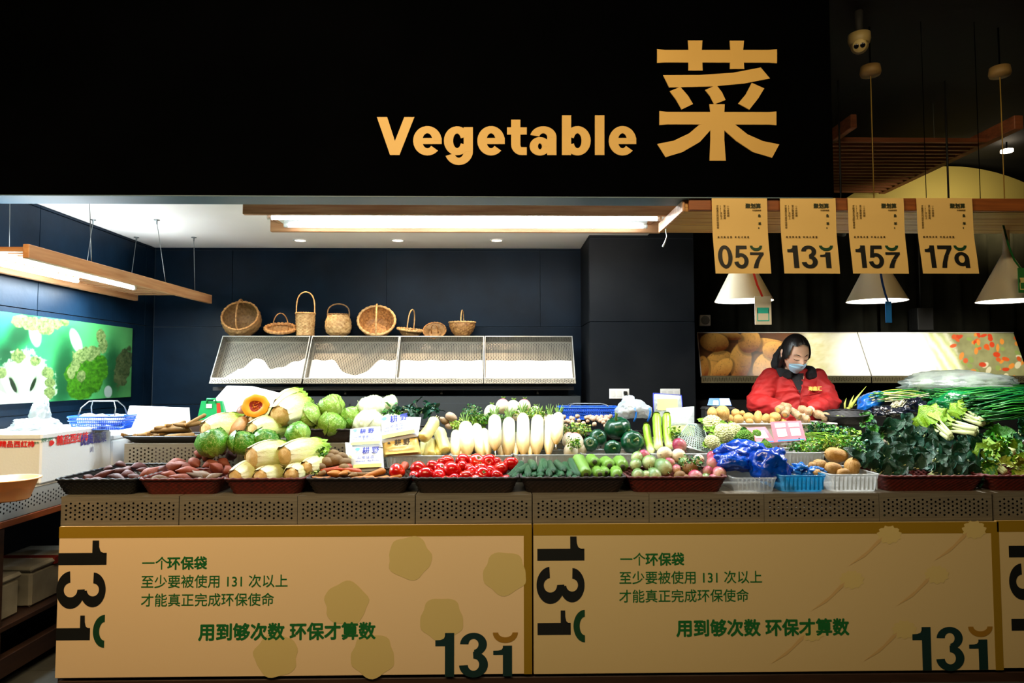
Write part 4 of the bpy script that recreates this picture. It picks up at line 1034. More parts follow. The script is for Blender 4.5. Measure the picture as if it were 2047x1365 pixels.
# added spots, hidden behind the beam, that brighten the picture boards
for i, (px, pw) in enumerate(((1600, 46), (1790, 90), (1960, 45))):
    tq = P(px, 708, 5.0); lx = tq.x; 
    t = thing('added_spot', 'added unseen spotlight behind the wooden beam, ' + ('over the seller', 'over the white picture area', 'over the printed peppers')[i], 'lamp', 'added spots behind the beam', loc=(lx, 4.35, 2.36))
    dv = (tq - Vector((lx, 4.35, 2.36))).normalized()
    v, f = lathe_vf([(.001, -.09), (.028, -.09), (.034, .03), (.030, .03), (.026, -.05)], 20)
    link('head', MB().add(v, f, dv.to_track_quat('Z', 'Y').to_matrix().to_4x4()).mesh('h', True), mat('speaker_black', (0, 0, 0, 1)), t)
    tube('stem', [(0, 0, .03), (0, 0, 3.35 - 2.36)], .006, MATS['speaker_black'], t, 6)  # stem of the added spot
    d = bpy.data.lights.new('added_spot_light', 'SPOT'); d.energy = pw; d.color = (1, .93, .76); d.spot_size = math.radians(58); d.spot_blend = 1; d.shadow_soft_size = .03
    o = bpy.data.objects.new('added_spot_light', d); C.objects.link(o); o.location = Vector((lx, 4.35, 2.36)) + dv * .04; o.rotation_euler = dv.to_track_quat('-Z', 'Y').to_euler()
_srgb0 = srgb
def srgb(r, g, b):
    c = _srgb0(r, g, b)[:3]; m_ = sum(c) / 3
    c = [max(.001, (m_ + (x - m_) * 1.35)) for x in c]; k = .78 * min(1, .62 + m_ * .55) 
    return (c[0] * k, c[1] * k, c[2] * k, 1)
# ---------------------------------------------------------------- shapes of the produce (unit meshes: z -.5...5, radius about 1)
def unit_root(seed, prof, bend=0, bump=.12, bf=3, seg=14, n=14, twist=0):
    """a root or fruit: prof(t) radius along t 0..1"""
    r = random.Random(seed); ph = r.uniform(0, 6)
    pts, rad = [], []
    for i in range(n + 1):
        t = i / n; te = .5 - .5 * math.cos(PI * t)
        pts.append((bend * math.sin(PI * te) * math.cos(ph) , bend * math.sin(PI * te) * math.sin(ph), te - .5)); rad.append(max(prof(te), .01))
    vs, fs = [], []
    for i, p in enumerate(pts):
        for k in range(seg):
            a = 2 * PI * k / seg; rr = rad[i]
            q = noise.noise(Vector((math.cos(a) * bf * .35 + seed * 3.1, math.sin(a) * bf * .35, p[2] * bf)))
            q2 = noise.noise(Vector((math.cos(a) * bf + seed, math.sin(a) * bf, p[2] * bf * 3)))
            rr *= 1 + bump * (q * 1.4 + q2 * .35)
            vs.append((p[0] + rr * math.cos(a), p[1] + rr * math.sin(a), p[2]))
    for i in range(n):
        for k in range(seg): k2 = (k + 1) % seg; fs.append((i * seg + k, i * seg + k2, (i + 1) * seg + k2, (i + 1) * seg + k))
    fs += [tuple(range(seg - 1, -1, -1)), tuple(n * seg + k for k in range(seg))]
    return MB().add(vs, fs).mesh('produce', True)
bar = lambda e: (lambda t: max(0, 1 - abs(2 * t - 1) ** e) ** .5)
def sweetp(t): return (math.sin(PI * t) ** .7) * (.55 + .45 * math.sin(PI * t))
def carrotp(t): return (1 - t) ** .55 * min(1, t * 9 + .35) if t < 1 else 0
def daikonp(t): # t=0 tip, t=1 crown
    return min(1, (t / .28) ** .6) * (1 if t < .9 else max(.45, 1 - (t - .9) * 5)) * (.92 + .08 * math.sin(PI * t))
def cukep(t): return min(1, (t / .10) ** .5 if t > 0 else 0, ((1 - t) / .08) ** .5 if t < 1 else 0)
def pearp(t): return max(0, (1 - (2 * t - 1) ** 2)) ** .5 * (1.1 - .35 * t)
VAR = {}
def variants(key, mk, n):
    if key not in VAR: VAR[key] = [mk(i) for i in range(n)]
    return VAR[key]
m_sweet = mat('sweet_potato_purple', srgb(104, 50, 48), .6, col2=srgb(72, 38, 38), nscale=18, bump=.25, bscale=30, rnd=.25)
m_sweetb = mat('sweet_potato_tan', srgb(166, 96, 78), .6, col2=srgb(122, 62, 52), nscale=12, bump=.25, bscale=30, rnd=.2)
m_sweetg = mat('sweet_potato_grey', srgb(150, 130, 114), .65, col2=srgb(118, 96, 82), nscale=12, bump=.3, bscale=30, rnd=.12)
m_carrot = mat('carrot_skin', srgb(206, 104, 44), .5, col2=srgb(176, 82, 36), nscale=10, bump=.2, bscale=24, rnd=.15)
m_carrott = mat('carrot_pale', srgb(214, 150, 96), .5, col2=srgb(190, 120, 66), nscale=10, bump=.2, bscale=24, rnd=.1)
m_pot = mat('potato_skin', srgb(160, 132, 96), .7, col2=srgb(120, 94, 64), nscale=14, bump=.25, bscale=24, rnd=.15)
m_tom = gradmat('tomato_skin', [(0, srgb(196, 24, 16)), (.7, srgb(216, 42, 26)), (1, srgb(226, 76, 40))], .22, rnd=.15, bump=0, coat=.3)
m_tomr = gradmat('tomato_skin_pink', [(0, srgb(200, 26, 24)), (.7, srgb(216, 44, 34)), (1, srgb(224, 90, 70))], .22, rnd=.12, bump=0, coat=.3)
m_stem = mat('green_stem', srgb(110, 140, 60), .6)
m_scar = mat('tomato_scar', srgb(120, 110, 60), .7)
m_cuke = mat('cucumber_skin', srgb(22, 78, 40), .4, col2=srgb(42, 112, 58), nscale=14, bump=.5, bscale=60, rnd=.2)
m_cukl = mat('gourd_pale_green', srgb(150, 186, 104), .4, col2=srgb(112, 160, 74), nscale=22, bump=.15, rnd=.1)
m_cut = mat('cut_end_green', srgb(226, 226, 150), .5, col2=srgb(190, 196, 110), nscale=30)
m_gdot = mat('blossom_scar', srgb(58, 60, 30), .7)
m_radg = gradmat('green_radish', [(0, srgb(212, 218, 176)), (.35, srgb(132, 162, 104)), (1, srgb(96, 136, 78))], .4, rnd=.1)
m_radp = gradmat('pink_radish', [(0, srgb(228, 206, 180)), (.3, srgb(210, 150, 150)), (.7, srgb(186, 84, 110)), (1, srgb(170, 60, 92))], .38, rnd=.15)
m_radw = gradmat('white_turnip', [(0, srgb(236, 222, 192)), (.6, srgb(240, 232, 214)), (1, srgb(214, 120, 140))], .4, rnd=.08)
m_radb = mat('brownish_turnip', srgb(160, 124, 76), .6, col2=srgb(120, 84, 50), nscale=12, bump=.2, rnd=.1)
m_dai = gradmat('daikon_skin', [(0, srgb(196, 150, 90)), (.24, srgb(234, 212, 166)), (.6, srgb(244, 240, 226)), (.93, srgb(236, 238, 210)), (1, srgb(176, 200, 110))], .42, rnd=.05, noise_amt=.06)
m_pumpk = mat('green_pumpkin', srgb(16, 66, 46), .28, col2=srgb(26, 92, 58), nscale=9, bump=.1, rnd=.15, coat=.25)
m_yam = mat('yam_skin', srgb(176, 142, 98), .75, col2=srgb(136, 104, 66), nscale=30, bump=.4, bscale=50, rnd=.15)
m_yamc = mat('yam_cut', srgb(226, 176, 120), .7)
m_napa = gradmat('napa_leaf', [(0, srgb(226, 200, 150)), (.12, srgb(238, 230, 196)), (.5, srgb(232, 234, 190)), (.72, srgb(200, 218, 130)), (1, srgb(140, 184, 64))], .45, rnd=.06, noise_amt=.12, veins=(7, (1, 1, .35), srgb(250, 248, 230), .6), sub=.05)
m_napal = gradmat('napa_leaf_green', [(0, srgb(236, 228, 196)), (.4, srgb(220, 226, 160)), (.75, srgb(166, 202, 86)), (1, srgb(110, 164, 52))], .45, rnd=.08, noise_amt=.18, veins=(8, (1, 1, .5), srgb(244, 244, 214), .6))
m_napab = mat('napa_cut_base', srgb(240, 216, 176), .7, col2=srgb(222, 186, 130), nscale=22, bump=.3)
m_cab = gradmat('cabbage_leaf', [(0, srgb(200, 214, 140)), (.4, srgb(150, 186, 92)), (1, srgb(120, 168, 78))], .4, rnd=.1, noise_amt=.2, veins=(5.5, (1, 1, 1), srgb(222, 232, 178), .75), bump=.2)
m_cabd = gradmat('cabbage_leaf_green', [(0, srgb(180, 206, 120)), (.4, srgb(96, 156, 62)), (1, srgb(66, 130, 48))], .4, rnd=.08, noise_amt=.2, veins=(6, (1, 1, 1), srgb(206, 224, 160), .75), bump=.2)
m_cabw = gradmat('cabbage_leaf_pale', [(0, srgb(226, 232, 200)), (.5, srgb(232, 238, 214)), (1, srgb(212, 228, 180))], .4, rnd=.04, noise_amt=.2, veins=(5, (1, 1, 1), srgb(246, 248, 236), .6))
def put(mesh, m, px0, py0, px1, py1, Y0, Y1, rpx, name, flat=1.0, roll=0):
    """lay a unit shape between two picture positions at their real depths"""
    p0, p1 = P(px0, py0, Y0), P(px1, py1, Y1); r = rpx * mpp((Y0 + Y1) / 2)
    me = mesh
    if not me.materials: me.materials.append(m)
    elif me.materials[0] != m: me = me.copy(); me.materials.clear(); me.materials.append(m)
    o = bpy.data.objects.new(name, me); C.objects.link(o); o.matrix_world = align(p0, p1, r, r * flat, roll); return o
_mc = {}
def meshmat(me, m):
    k = (me.name, m.name)
    if k not in _mc: q = me.copy(); q.materials.clear(); q.materials.append(m); _mc[k] = q
    return _mc[k]
def put2(mesh, m, name, p0, p1, r, rx=None, roll=0):
    o = bpy.data.objects.new(name, meshmat(mesh, m)); C.objects.link(o); o.matrix_world = align(Vector(p0), Vector(p1), r, rx, roll); return o
def child(mesh, m, name, parent, M):
    """M in the parent's unit space"""
    return link(name, meshmat(mesh, m), None, parent, M)
YR = lambda py, p0=962, Y0=3.27, p1=900, Y1=3.60: Y0 + (p0 - py) / (p0 - p1) * (Y1 - Y0)   # how deep a thing lies in a heap seen from the front
rd = random.Random(11)
# ---------------------------------------------------------------- trays and baskets that hold the produce
m_wr = mat('red_brown_wicker', srgb(118, 46, 30), .6, col2=srgb(84, 32, 20), nscale=40, detail=2)
m_wb = mat('dark_brown_wicker', srgb(48, 30, 24), .6, col2=srgb(30, 18, 14), nscale=40, detail=2)
m_wk2 = mat('black_wicker', srgb(18, 18, 22), .55, col2=srgb(10, 10, 14), nscale=40, detail=2)
def tray_basket(name, label, x0, x1, y0, y1, z0, h, m, flare=.03, weave=True, rim=.006, cat='basket', group=None):
    t = thing(name, label, cat, group, loc=((x0 + x1) / 2, (y0 + y1) / 2, z0))
    W, D = (x1 - x0) / 2, (y1 - y0) / 2
    per = []; r = .03
    nxs = max(8, int((x1 - x0) / .007)); nys = max(6, int((y1 - y0) / .009))
    def ring(w, d):
        o = []
        for i in range(nxs): o.append((-w + 2 * w * i / nxs, -d))
        for i in range(nys): o.append((w, -d + 2 * d * i / nys))
        for i in range(nxs): o.append((w - 2 * w * i / nxs, d))
        for i in range(nys): o.append((-w, d - 2 * d * i / nys))
        q = []
        for x, y in o: # round the corners
            ax, ay = max(0, abs(x) - (w - r)), max(0, abs(y) - (d - r))
            if ax > 0 and ay > 0:
                l = math.hypot(ax, ay); m_ = max(ax, ay); k = r / l * (m_ / r) if l else 1
                ax, ay = ax * k, ay * k; x = math.copysign(w - r + ax, x); y = math.copysign(d - r + ay, y)
            q.append((x, y))
        return q
    rows = max(4, int(h / .009)) if weave else 3
    vs, fs = [], []; n = 2 * (nxs + nys); nr = rows * 2 if weave else rows
    for j in range(nr + 1):
        k = j / nr; w = W - flare * (1 - k) ; d = D - flare * (1 - k)
        R_ = ring(w, d)
        for i, (x, y) in enumerate(R_):
            dz = 0
            if weave:
                e = .0034 * math.cos(i * PI / 2 + (j // 2) * PI) * (1 if j % 2 else .1)
                l = max(abs(x) / w, abs(y) / d); f = 1 + e / .2
                x *= f; y *= f * (1 + e)
            vs.append((x, y, h * k))
    for j in range(nr):
        for i in range(n): i2 = (i + 1) % n; fs.append((j * n + i, j * n + i2, (j + 1) * n + i2, (j + 1) * n + i))
    link('woven_side' if weave else 'side_wall', MB().add(vs, fs).mesh('side', True), m, t)
    R_ = ring(W - flare, D - flare)
    link('base', MB().add([(x, y, .002) for x, y in R_], [tuple(range(n))]).mesh('b'), m, t)
    R_ = ring(W, D); pts = [(x, y, h + (.0015 * math.sin(i * 1.2) if weave else 0)) for i, (x, y) in enumerate(R_)][::2]
    v, f = tube_vf(pts, [rim * (1 + (.15 * math.sin(i * 2.4) if weave else 0)) for i in range(len(pts))], 6, closed=True, up=(0, 0, 1)); link('rim', MB().add(v, f).mesh('rim', True), m, t)
    return t
def X(px, Y): return P(px, 960, Y).x
FB = [(106, 270, 'dark wicker tray basket of purple sweet potatoes at the counter end', m_wk2), (275, 438, 'red brown wicker tray basket of pale sweet potatoes', m_wr), (446, 606, 'red brown wicker tray basket under the napa cabbages', m_wr),
      (611, 818, 'dark brown wicker tray basket of carrots and potatoes', m_wb), (824, 1036, 'dark brown wicker tray basket of tomatoes', m_wb), (1042, 1252, 'dark brown wicker tray basket of cucumbers and pale gourds', m_wb),
      (1257, 1455, 'red brown wicker tray basket of radishes', m_wr), (1767, 1972, 'red brown wicker tray basket under the dark leafy greens', m_wr), (1982, 2180, 'red brown wicker tray basket cut off by the right picture edge', m_wr)]
for i, (a, b, lb, m) in enumerate(FB):
    yb = 3.79 if i == 0 else 3.575
    tray_basket('tray_basket', lb, X(a, 3.22), X(b, 3.22), 3.22, yb, CT + .004, .072, m, group='wicker tray baskets along the counter front')
m_clear = thinmat('clear_plastic', srgb(230, 232, 228), .2, .30, .5, .25)
m_frost = thinmat('frosted_plastic', srgb(225, 228, 226), .4, .72, .5, .15)
m_bluep = thinmat('light_blue_plastic', srgb(90, 170, 220), .3, .75, .5, .15)
m_wbin = mat('white_bin_plastic', srgb(226, 226, 220), .4, col2=srgb(206, 204, 196), nscale=5)
def bin_(lb, a, b, Ya, Yb, z0, h, m, **k):
    t = tray_basket('plastic_bin', lb, X(a, Ya), X(b, Ya), Ya, Yb, z0, h, m, flare=.014, weave=False, rim=.004, cat='bin', group='plastic bins of the counter')
    for i in range(int((X(b, Ya) - X(a, Ya)) / .02)):
        x = -(X(b, Ya) - X(a, Ya)) / 2 + .02 + i * .02
        if x < (X(b, Ya) - X(a, Ya)) / 2 - .02: box('rib', (x, -(Yb - Ya) / 2 + .003, .01), (x + .004, -(Yb - Ya) / 2 + .014 , h - .006), m, t, 0, M=Matrix.Translation((0, -.001, 0)))
    return t
bin_('clear empty plastic bin below the dark blue bag', 1468, 1556, 3.225, 3.55, CT + .004, .066, m_clear)
bin_('light blue plastic bin below the dark blue bag', 1561, 1655, 3.225, 3.55, CT + .004, .076, m_bluep)
bin_('frosted white plastic bin of round tan yam beans', 1661, 1762, 3.225, 3.55, CT + .004, .080, m_frost)
ZS = CT + .057
hb = lambda py, Y: P(1000, py, Y).z - ZS
bin_('white plastic bin of packed noodles and corn behind the tomatoes', 768, 898, 3.61, 3.84, ZS, hb(911, 3.61), m_frost)
bin_('frosted bin of white radishes behind the tomatoes', 901, 1024, 3.61, 3.84, ZS, hb(911, 3.61), m_frost)
bin_('frosted bin of white radishes behind the cucumbers', 1028, 1160, 3.61, 3.84, ZS, hb(910, 3.61), m_frost)
bin_('frosted bin of dark green pumpkins', 1164, 1300, 3.61, 3.84, ZS, hb(909, 3.61), m_frost)
bin_('frosted bin of long green gourds behind the radishes', 1304, 1438, 3.61, 3.84, ZS, hb(909, 3.61), m_frost)
bin_('frosted bin of cress and celery behind the blue bag', 1545, 1655, 3.61, 3.84, ZS, hb(907, 3.61), m_frost)
tray_basket('tray_basket', 'dark tray under the long tan yams on the left step', X(242, 3.87), X(396, 3.87), 3.87, 4.15, Z2 + .003, .032, m_wk2, weave=False)
tray_basket('tray_basket', 'dark brown wicker tray basket under the round cabbages', X(566, 3.87), X(706, 3.87), 3.87, 4.15, Z2 + .003, .07, m_wb)
tray_basket('tray_basket', 'dark brown wicker tray basket under the pale wrapped cabbages', X(712, 3.87), X(850, 3.87), 3.87, 4.15, Z2 + .003, .07, m_wb)
tray_basket('tray_basket', 'dark tray of garlic and peanuts beside the blue basket', X(1120, 3.87), X(1300, 3.87), 3.87, 4.15, Z2 + .003, .035, m_wb)
t = tray_basket('white_tray', 'long white tray of bamboo shoots in front of the seller', X(1440, 3.87), X(1680, 3.87), 3.87, 4.1, Z2 + .003, P(1500, 848, 3.87).z - Z2 - .003, m_wbin, weave=False, flare=.01, rim=.005, cat='tray')
# ---------------------------------------------------------------- front row heaps
SW = variants('sweet', lambda i: unit_root(i, sweetp, bend=.35 * (i % 3), bump=.22, bf=2.5), 5)
def heap(key, name, phr, place, cat, grp, L, mk, rowh=11):
    for it in L:
        o = mk(*it)
        if o is None: continue
        reg(o, key, (it[-1] if isinstance(it[-1], str) else phr), place, it[0], it[1], cat, grp, rowh)
# purple sweet potatoes: centre x, y, half length px, radius px, angle
def mk_sweet(m_def):
    def mk(cx, cy, hl, r, ang, *k):
        Y = YR(cy, 968, 3.27, 925, 3.62); dx, dy = hl * math.cos(ang), hl * math.sin(ang) * .8
        a = 0 if abs(dx) > hl * .3 else .06
        mm = {'g': m_sweetg, 'p': m_sweet, 't': m_sweetb}[k[0]] if k else m_def
        c = P(cx, cy, Y); s = mpp(Y); h = Vector((dx * s, a + rd.uniform(-.03, .03), -dy * s))
        return put2(rd.choice(SW), mm, 'sweet_potato', c - h, c + h, r * s, roll=rd.uniform(0, 6))
    return mk
L = [(150, 963, 16, 7, .2), (175, 957, 11, 9, 1.2), (205, 948, 26, 7, -.45), (192, 960, 22, 6, .05), (232, 955, 24, 6, .15), (222, 966, 18, 6, .1), (255, 948, 16, 8, -.1), (257, 938, 12, 8, .3), (278, 934, 6, 9, 1.5), (245, 963, 20, 6, 0),
     (180, 967, 15, 6, -.2), (235, 942, 20, 6, -.2), (268, 953, 16, 7, .2), (200, 969, 14, 6, .3), (158, 970, 14, 5, 0), (262, 966, 16, 7, -.2), (215, 936, 16, 6, -.3), (240, 931, 14, 6, .1), (290, 941, 14, 6, .4)]
heap('sweetp', 'sweet_potato', 'purple sweet potato', 'the purple sweet potato basket', 'sweet potato', 'purple sweet potatoes at the counter end', L, mk_sweet(m_sweet))
L = [(299, 945, 22, 11, -.6, 't'), (318, 958, 20, 8, .1, 'g'), (300, 963, 18, 7, -.2, 't'), (322, 941, 17, 11, -.9, 'p'), (345, 934, 26, 10, -.35, 't'), (367, 930, 24, 9, .35, 't'), (388, 926, 16, 11, .4, 't'), (418, 913, 14, 12, 0, 't'), (402, 906, 15, 10, .2, 't'),
     (433, 938, 18, 11, 1.3, 't'), (405, 945, 24, 9, .2, 'g'), (391, 952, 15, 7, 1.35, 'g'), (425, 955, 18, 7, -.5, 'g'), (366, 953, 24, 9, .15, 't'), (345, 964, 24, 7, 0, 't'), (400, 961, 10, 8, .1, 'g'), (447, 925, 18, 9, .5, 't'), (461, 912, 14, 11, .2, 'p'), (458, 938, 13, 9, .8, 't'),
     (375, 941, 20, 9, .1, 't'), (330, 968, 18, 6, .1, 't'), (376, 967, 20, 6, .1, 't'), (420, 967, 18, 6, .1, 't'), (340, 950, 18, 8, .3, 't'), (352, 925, 16, 8, -.2, 't'), (420, 928, 18, 9, -.4, 't'), (441, 905, 12, 9, .3, 't')]
names = {'g': 'greyish sweet potato', 'p': 'dark red sweet potato', 't': 'pinkish tan sweet potato'}
mk = mk_sweet(m_sweetb)
for it in L: reg(mk(*it), 'sweett', names[it[5]], 'the pale sweet potato basket', it[0], it[1], 'sweet potato', 'pale sweet potatoes in the red brown basket', 10)
# carrots and potatoes
CA = variants('carrot', lambda i: unit_root(20 + i, lambda t: carrotp(t), bend=.3 * i, bump=.08, bf=5), 3)
PO = variants('pot', lambda i: unit_root(40 + i, lambda t: bar(2.2)(t) , bump=.14, bf=1.6), 3)
for (cx, cy, kx, ky, r, m, ph) in ((660, 937, 42, -3, 9, m_carrot, 'long orange carrot'), (668, 951, 7, 9, 12, m_carrott, 'pale carrot pointing outward'), (688, 949, 4, 5, 10, m_carrott, 'brownish carrot end'), (706, 952, 4, 5, 8, m_radb, 'dark carrot end'), (640, 955, 20, 4, 7, m_carrott, 'tan carrot'), (695, 941, 26, 5, 7, m_carrot, 'orange carrot'),
        (722, 957, 26, 1, 6, m_carrott, 'thin pale carrot'), (633, 948, 16, -4, 6, m_radb, 'brown carrot'), (752, 958, 26, -1, 6, m_carrott, 'thin pale carrot'), (720, 946, 28, 4, 7, m_radb, 'brown carrot'), (650, 963, 22, 0, 6, m_carrott, 'tan carrot'), (745, 948, 24, -6, 8, m_carrott, 'tan carrot'), (778, 957, 24, -4, 6, m_carrott, 'tan carrot'), (800, 943, 8, -12, 9, m_carrot, 'short orange carrot')):
    Y = YR(cy, 966, 3.27, 925, 3.5); c = P(cx, cy, Y); s = mpp(Y); d_ = -.05 if abs(kx) < 12 else 0
    h = Vector((kx * s, .07 if abs(kx) < 12 else .02, -ky * s)); o = put2(rd.choice(CA), m, 'carrot', c + h, c - h, r * s)
    reg(o, 'carrot', ph, 'the carrot basket', cx, cy, 'carrot', 'carrots beside the napa cabbages', 11)
for (cx, cy, r) in ((667, 907, 9), (672, 921, 12), (655, 925, 11), (690, 925, 10), (660, 915, 9), (684, 913, 9), (688, 936, 9), (640, 934, 9)):
    Y = YR(cy, 966, 3.3, 900, 3.56); c = P(cx, cy, Y); s = mpp(Y); h = Vector((r * 1.15 * s, .01, rd.uniform(-.01, .01)))
    o = put2(rd.choice(PO), m_pot, 'potato', c - h, c + h, r * s); reg(o, 'potato', 'small dusty potato', 'the heap behind the carrots', cx, cy, 'potato', 'potatoes behind the carrots', 10)
# tomatoes
def mk_tomato(i):
    vs, fs = lathe_vf([(.02 + 0 * 1, -.40)] + [(math.cos(a) ** .9, .42 * math.sin(a) - (.06 * max(0, math.sin(a)) ** 6)) for a in [(-80 + 160 * k / 10) * PI / 180 for k in range(11)]] + [(.06, .33), (.001, .31)], 20, lambda a, j: 1 + .035 * math.cos(5 * a + i) + .02 * math.cos(3 * a + 2 * i))
    return MB().add([(x, y, z * 1.15) for x, y, z in vs], fs).mesh('tomato', True)
TM = variants('tom', mk_tomato, 3)
v, f = [], []
cal = MB()
for k in range(5):
    a = k * 2 * PI / 5; c_, s_ = math.cos(a), math.sin(a)
    cal.add([(0, 0, .40), (.12 * c_ - .05 * s_, .12 * s_ + .05 * c_, .43), (.34 * c_, .34 * s_, .47), (.12 * c_ + .05 * s_, .12 * s_ - .05 * c_, .43)], [(0, 1, 2, 3)])
v_, f_ = lathe_vf([(.05, .36), (.04, .50), (.001, .51)], 8); cal.add(v_, f_)
cal_me = cal.mesh('calyx'); 
v_, f_ = lathe_vf([(.001, .38), (.09, .385), (.13, .365)], 12); scar_me = MB().add(v_, f_).mesh('scar', True)
c3 = lambda X_, Y_: (760 + X_ / 4.874, 760 + Y_ / 4.874)
TL = [(375, 865, 75), (445, 918, 72), (515, 842, 66), (655, 788, 60), (570, 930, 62), (585, 868, 62), (700, 880, 85), (795, 842, 58), (805, 788, 68), (940, 800, 80), (1060, 805, 78), (895, 893, 55), (840, 940, 70), (1000, 925, 75), (1135, 930, 60),
      (1175, 860, 66), (1275, 815, 72), (640, 975, 45), (165, 890, 72), (1225, 960, 40), (600, 800, 50), (980, 860, 60), (720, 960, 50), (1080, 880, 55), (930, 965, 45), (330, 930, 45), (1130, 800, 50), (870, 860, 50)]
for i, (x_, y_, r_) in enumerate(TL):
    px, py = c3(x_, y_); r = r_ / 4.874; Y = YR(py, 960, 3.28, 912, 3.52); c = P(px, py, Y); rr = r * mpp(Y) * 1.10
    o = bpy.data.objects.new('tomato', meshmat(TM[i % 3], m_tom if i % 3 else m_tomr)); C.objects.link(o)
    tx = -1.2 if i == 10 else rd.uniform(-.9, .5)
    o.matrix_world = Matrix.Translation(c) @ Euler((tx * -1, rd.uniform(-.7, .7), rd.uniform(0, 6))).to_matrix().to_4x4() @ Matrix.Diagonal((rr, rr, rr * 1.9, 1))
    if i == 10: o.matrix_world = Matrix.Translation(c) @ Euler((1.25, 0, 0)).to_matrix().to_4x4() @ Matrix.Diagonal((rr, rr, rr * 1.9, 1))
    child(scar_me, m_scar, 'stem_scar', o, Matrix.Identity(4))
    if i % 4 == 1: child(cal_me, m_stem, 'calyx', o, Matrix.Identity(4))
    reg(o, 'tomato', 'ripe red tomato', 'the tomato basket', px, py, 'tomato', 'tomatoes in the front basket', 9)
# cucumbers
CU = variants('cuke', lambda i: unit_root(60 + i, cukep, bend=.5 * (i - 1), bump=.10, bf=6, seg=12), 3)
v_, f_ = lathe_vf([(.001, -.525), (.2, -.52), (.28, -.49)], 10); cend = MB().add(v_, f_).mesh('end', True)
for i, (x0, y0, x1, y1, r_) in enumerate(((1255, 945, 1385, 800, 36), (1330, 900, 1440, 835, 38), (1440, 945, 1452, 850, 36), (1500, 870, 1465, 805, 40), (1560, 905, 1590, 780, 38), (1490, 935, 1520, 850, 32), (1560, 930, 1580, 850, 36), (1690, 895, 1640, 800, 38), (1650, 935, 1640, 850, 34),
        (1610, 875, 1600, 800, 34), (1800, 880, 1710, 800, 38), (1760, 930, 1740, 850, 36), (1880, 900, 1790, 810, 38), (1850, 938, 1830, 860, 36), (1935, 940, 1850, 770, 34), (1300, 965, 1400, 890, 34), (1900, 965, 1880, 900, 32), (1390, 960, 1400, 900, 30), (1700, 965, 1700, 890, 32), (1560, 970, 1540, 900, 30))):
    p0, p1 = c3(x0, y0), c3(x1, y1); Y0 = YR(p0[1], 962, 3.26, 912, 3.45); Y1 = Y0 + .16
    o = put2(CU[i % 3], m_cuke, 'cucumber', P(*p0, Y0), P(*p1, Y1), r_ / 4.874 * mpp(Y0) * 1.0, roll=i)
    child(cend, m_gdot, 'blossom_end', o, Matrix.Identity(4)); reg(o, 'cuke', 'dark green cucumber', 'the cucumber heap', (p0[0] + p1[0]) / 2, (p0[1] + p1[1]) / 2, 'cucumber', 'cucumbers in the front basket', 9)
# pale gourds end on
c4 = lambda X_, Y_: (1140 + X_ / 4.874, 760 + Y_ / 4.874)
def ended(cx, cy, r, m, back, name, Y=None, prof=None, dx=0, dy=0, mesh=None):
    Y = Y or YR(cy, 962, 3.26, 905, 3.5); c = P(cx, cy, Y); s = mpp(Y); h = Vector((dx * s, back, dy * s))
    return put2(mesh or rd.choice(CU), m, name, c, c + h, r * s, roll=rd.uniform(0, 6))
v_, f_ = lathe_vf([(.001, -.512), (.34, -.51), (.40, -.495)], 12); gend = MB().add(v_, f_).mesh('end', True)
for (x_, y_, r_, dx, dy) in ((240, 800, 62, 0, 0), (385, 838, 66, 0, 0), (512, 845, 62, 2, 0), (155, 925, 66, -9, 26), (290, 920, 60, 0, 0), (452, 938, 60, 0, 0), (350, 900, 45, 0, 0)):
    px, py = c4(x_, y_); o = ended(px, py, r_ / 4.874, m_cukl, .17, 'pale_gourd', dx=dx, dy=dy)
    child(gend, m_gdot, 'blossom_end', o, Matrix.Identity(4)); reg(o, 'gourd', 'pale green gourd seen end on', 'the gourd heap', px, py, 'gourd', 'pale gourds beside the cucumbers', 10)
# radishes: round ones with a tail and a tuft
RA = variants('rad', lambda i: unit_root(80 + i, lambda t: bar(2.0)(t) * (1 - .1 * t), bump=.05, bf=1.4, seg=18), 3)
tail_v, tail_f = tube_vf([(0, 0, -.49), (.05, .02, -.58), (.02, .06, -.70)], [.08, .04, .01], 6); tail_me = MB().add(tail_v, tail_f).mesh('t', True)
tuft = MB()
for k in range(5):
    a = k * 1.3; v_, f_ = tube_vf([(.08 * math.cos(a), .08 * math.sin(a), .47), (.16 * math.cos(a), .16 * math.sin(a), .56), (.34 * math.cos(a + .3), .34 * math.sin(a + .3), .62)], [.06, .045, .02], 5); tuft.add(v_, f_)
tuft_me = tuft.mesh('tuft', True)
RL = [(650, 762, 66, m_radg, 'green radish'), (630, 832, 60, m_radg, 'green radish'), (770, 812, 76, m_radg, 'large green radish'), (657, 932, 62, m_radg, 'green radish'), (828, 942, 70, m_radg, 'green radish'), (922, 867, 86, m_radg, 'large green radish'),
      (905, 722, 76, m_radw, 'white turnip with tan root end'), (1060, 742, 72, m_radw, 'white turnip with tan root end'), (1085, 655, 68, m_radp, 'pink turnip on top'), (1190, 870, 82, m_radb, 'brownish turnip'), (1255, 775, 54, m_radw, 'white turnip'), (1390, 832, 70, m_radp, 'pink radish'),
      (1457, 925, 72, m_radp, 'pink radish'), (1065, 942, 62, m_radb, 'tan turnip'), (1232, 965, 72, m_radp, 'pink radish'), (1385, 768, 52, m_radp, 'long pink radish'), (985, 815, 50, m_radp, 'dark pink radish'), (1040, 880, 46, m_radp, 'dark pink radish'),
      (745, 930, 50, m_radg, 'green radish'), (1330, 900, 50, m_radp, 'pink radish'), (1140, 960, 40, m_radb, 'tan turnip'), (735, 750, 55, m_radp, 'pale pink radish'), (1310, 960, 44, m_radg, 'green radish'), (1130, 800, 50, m_radg, 'green radish'), (1400, 965, 40, m_radp, 'pink radish')]
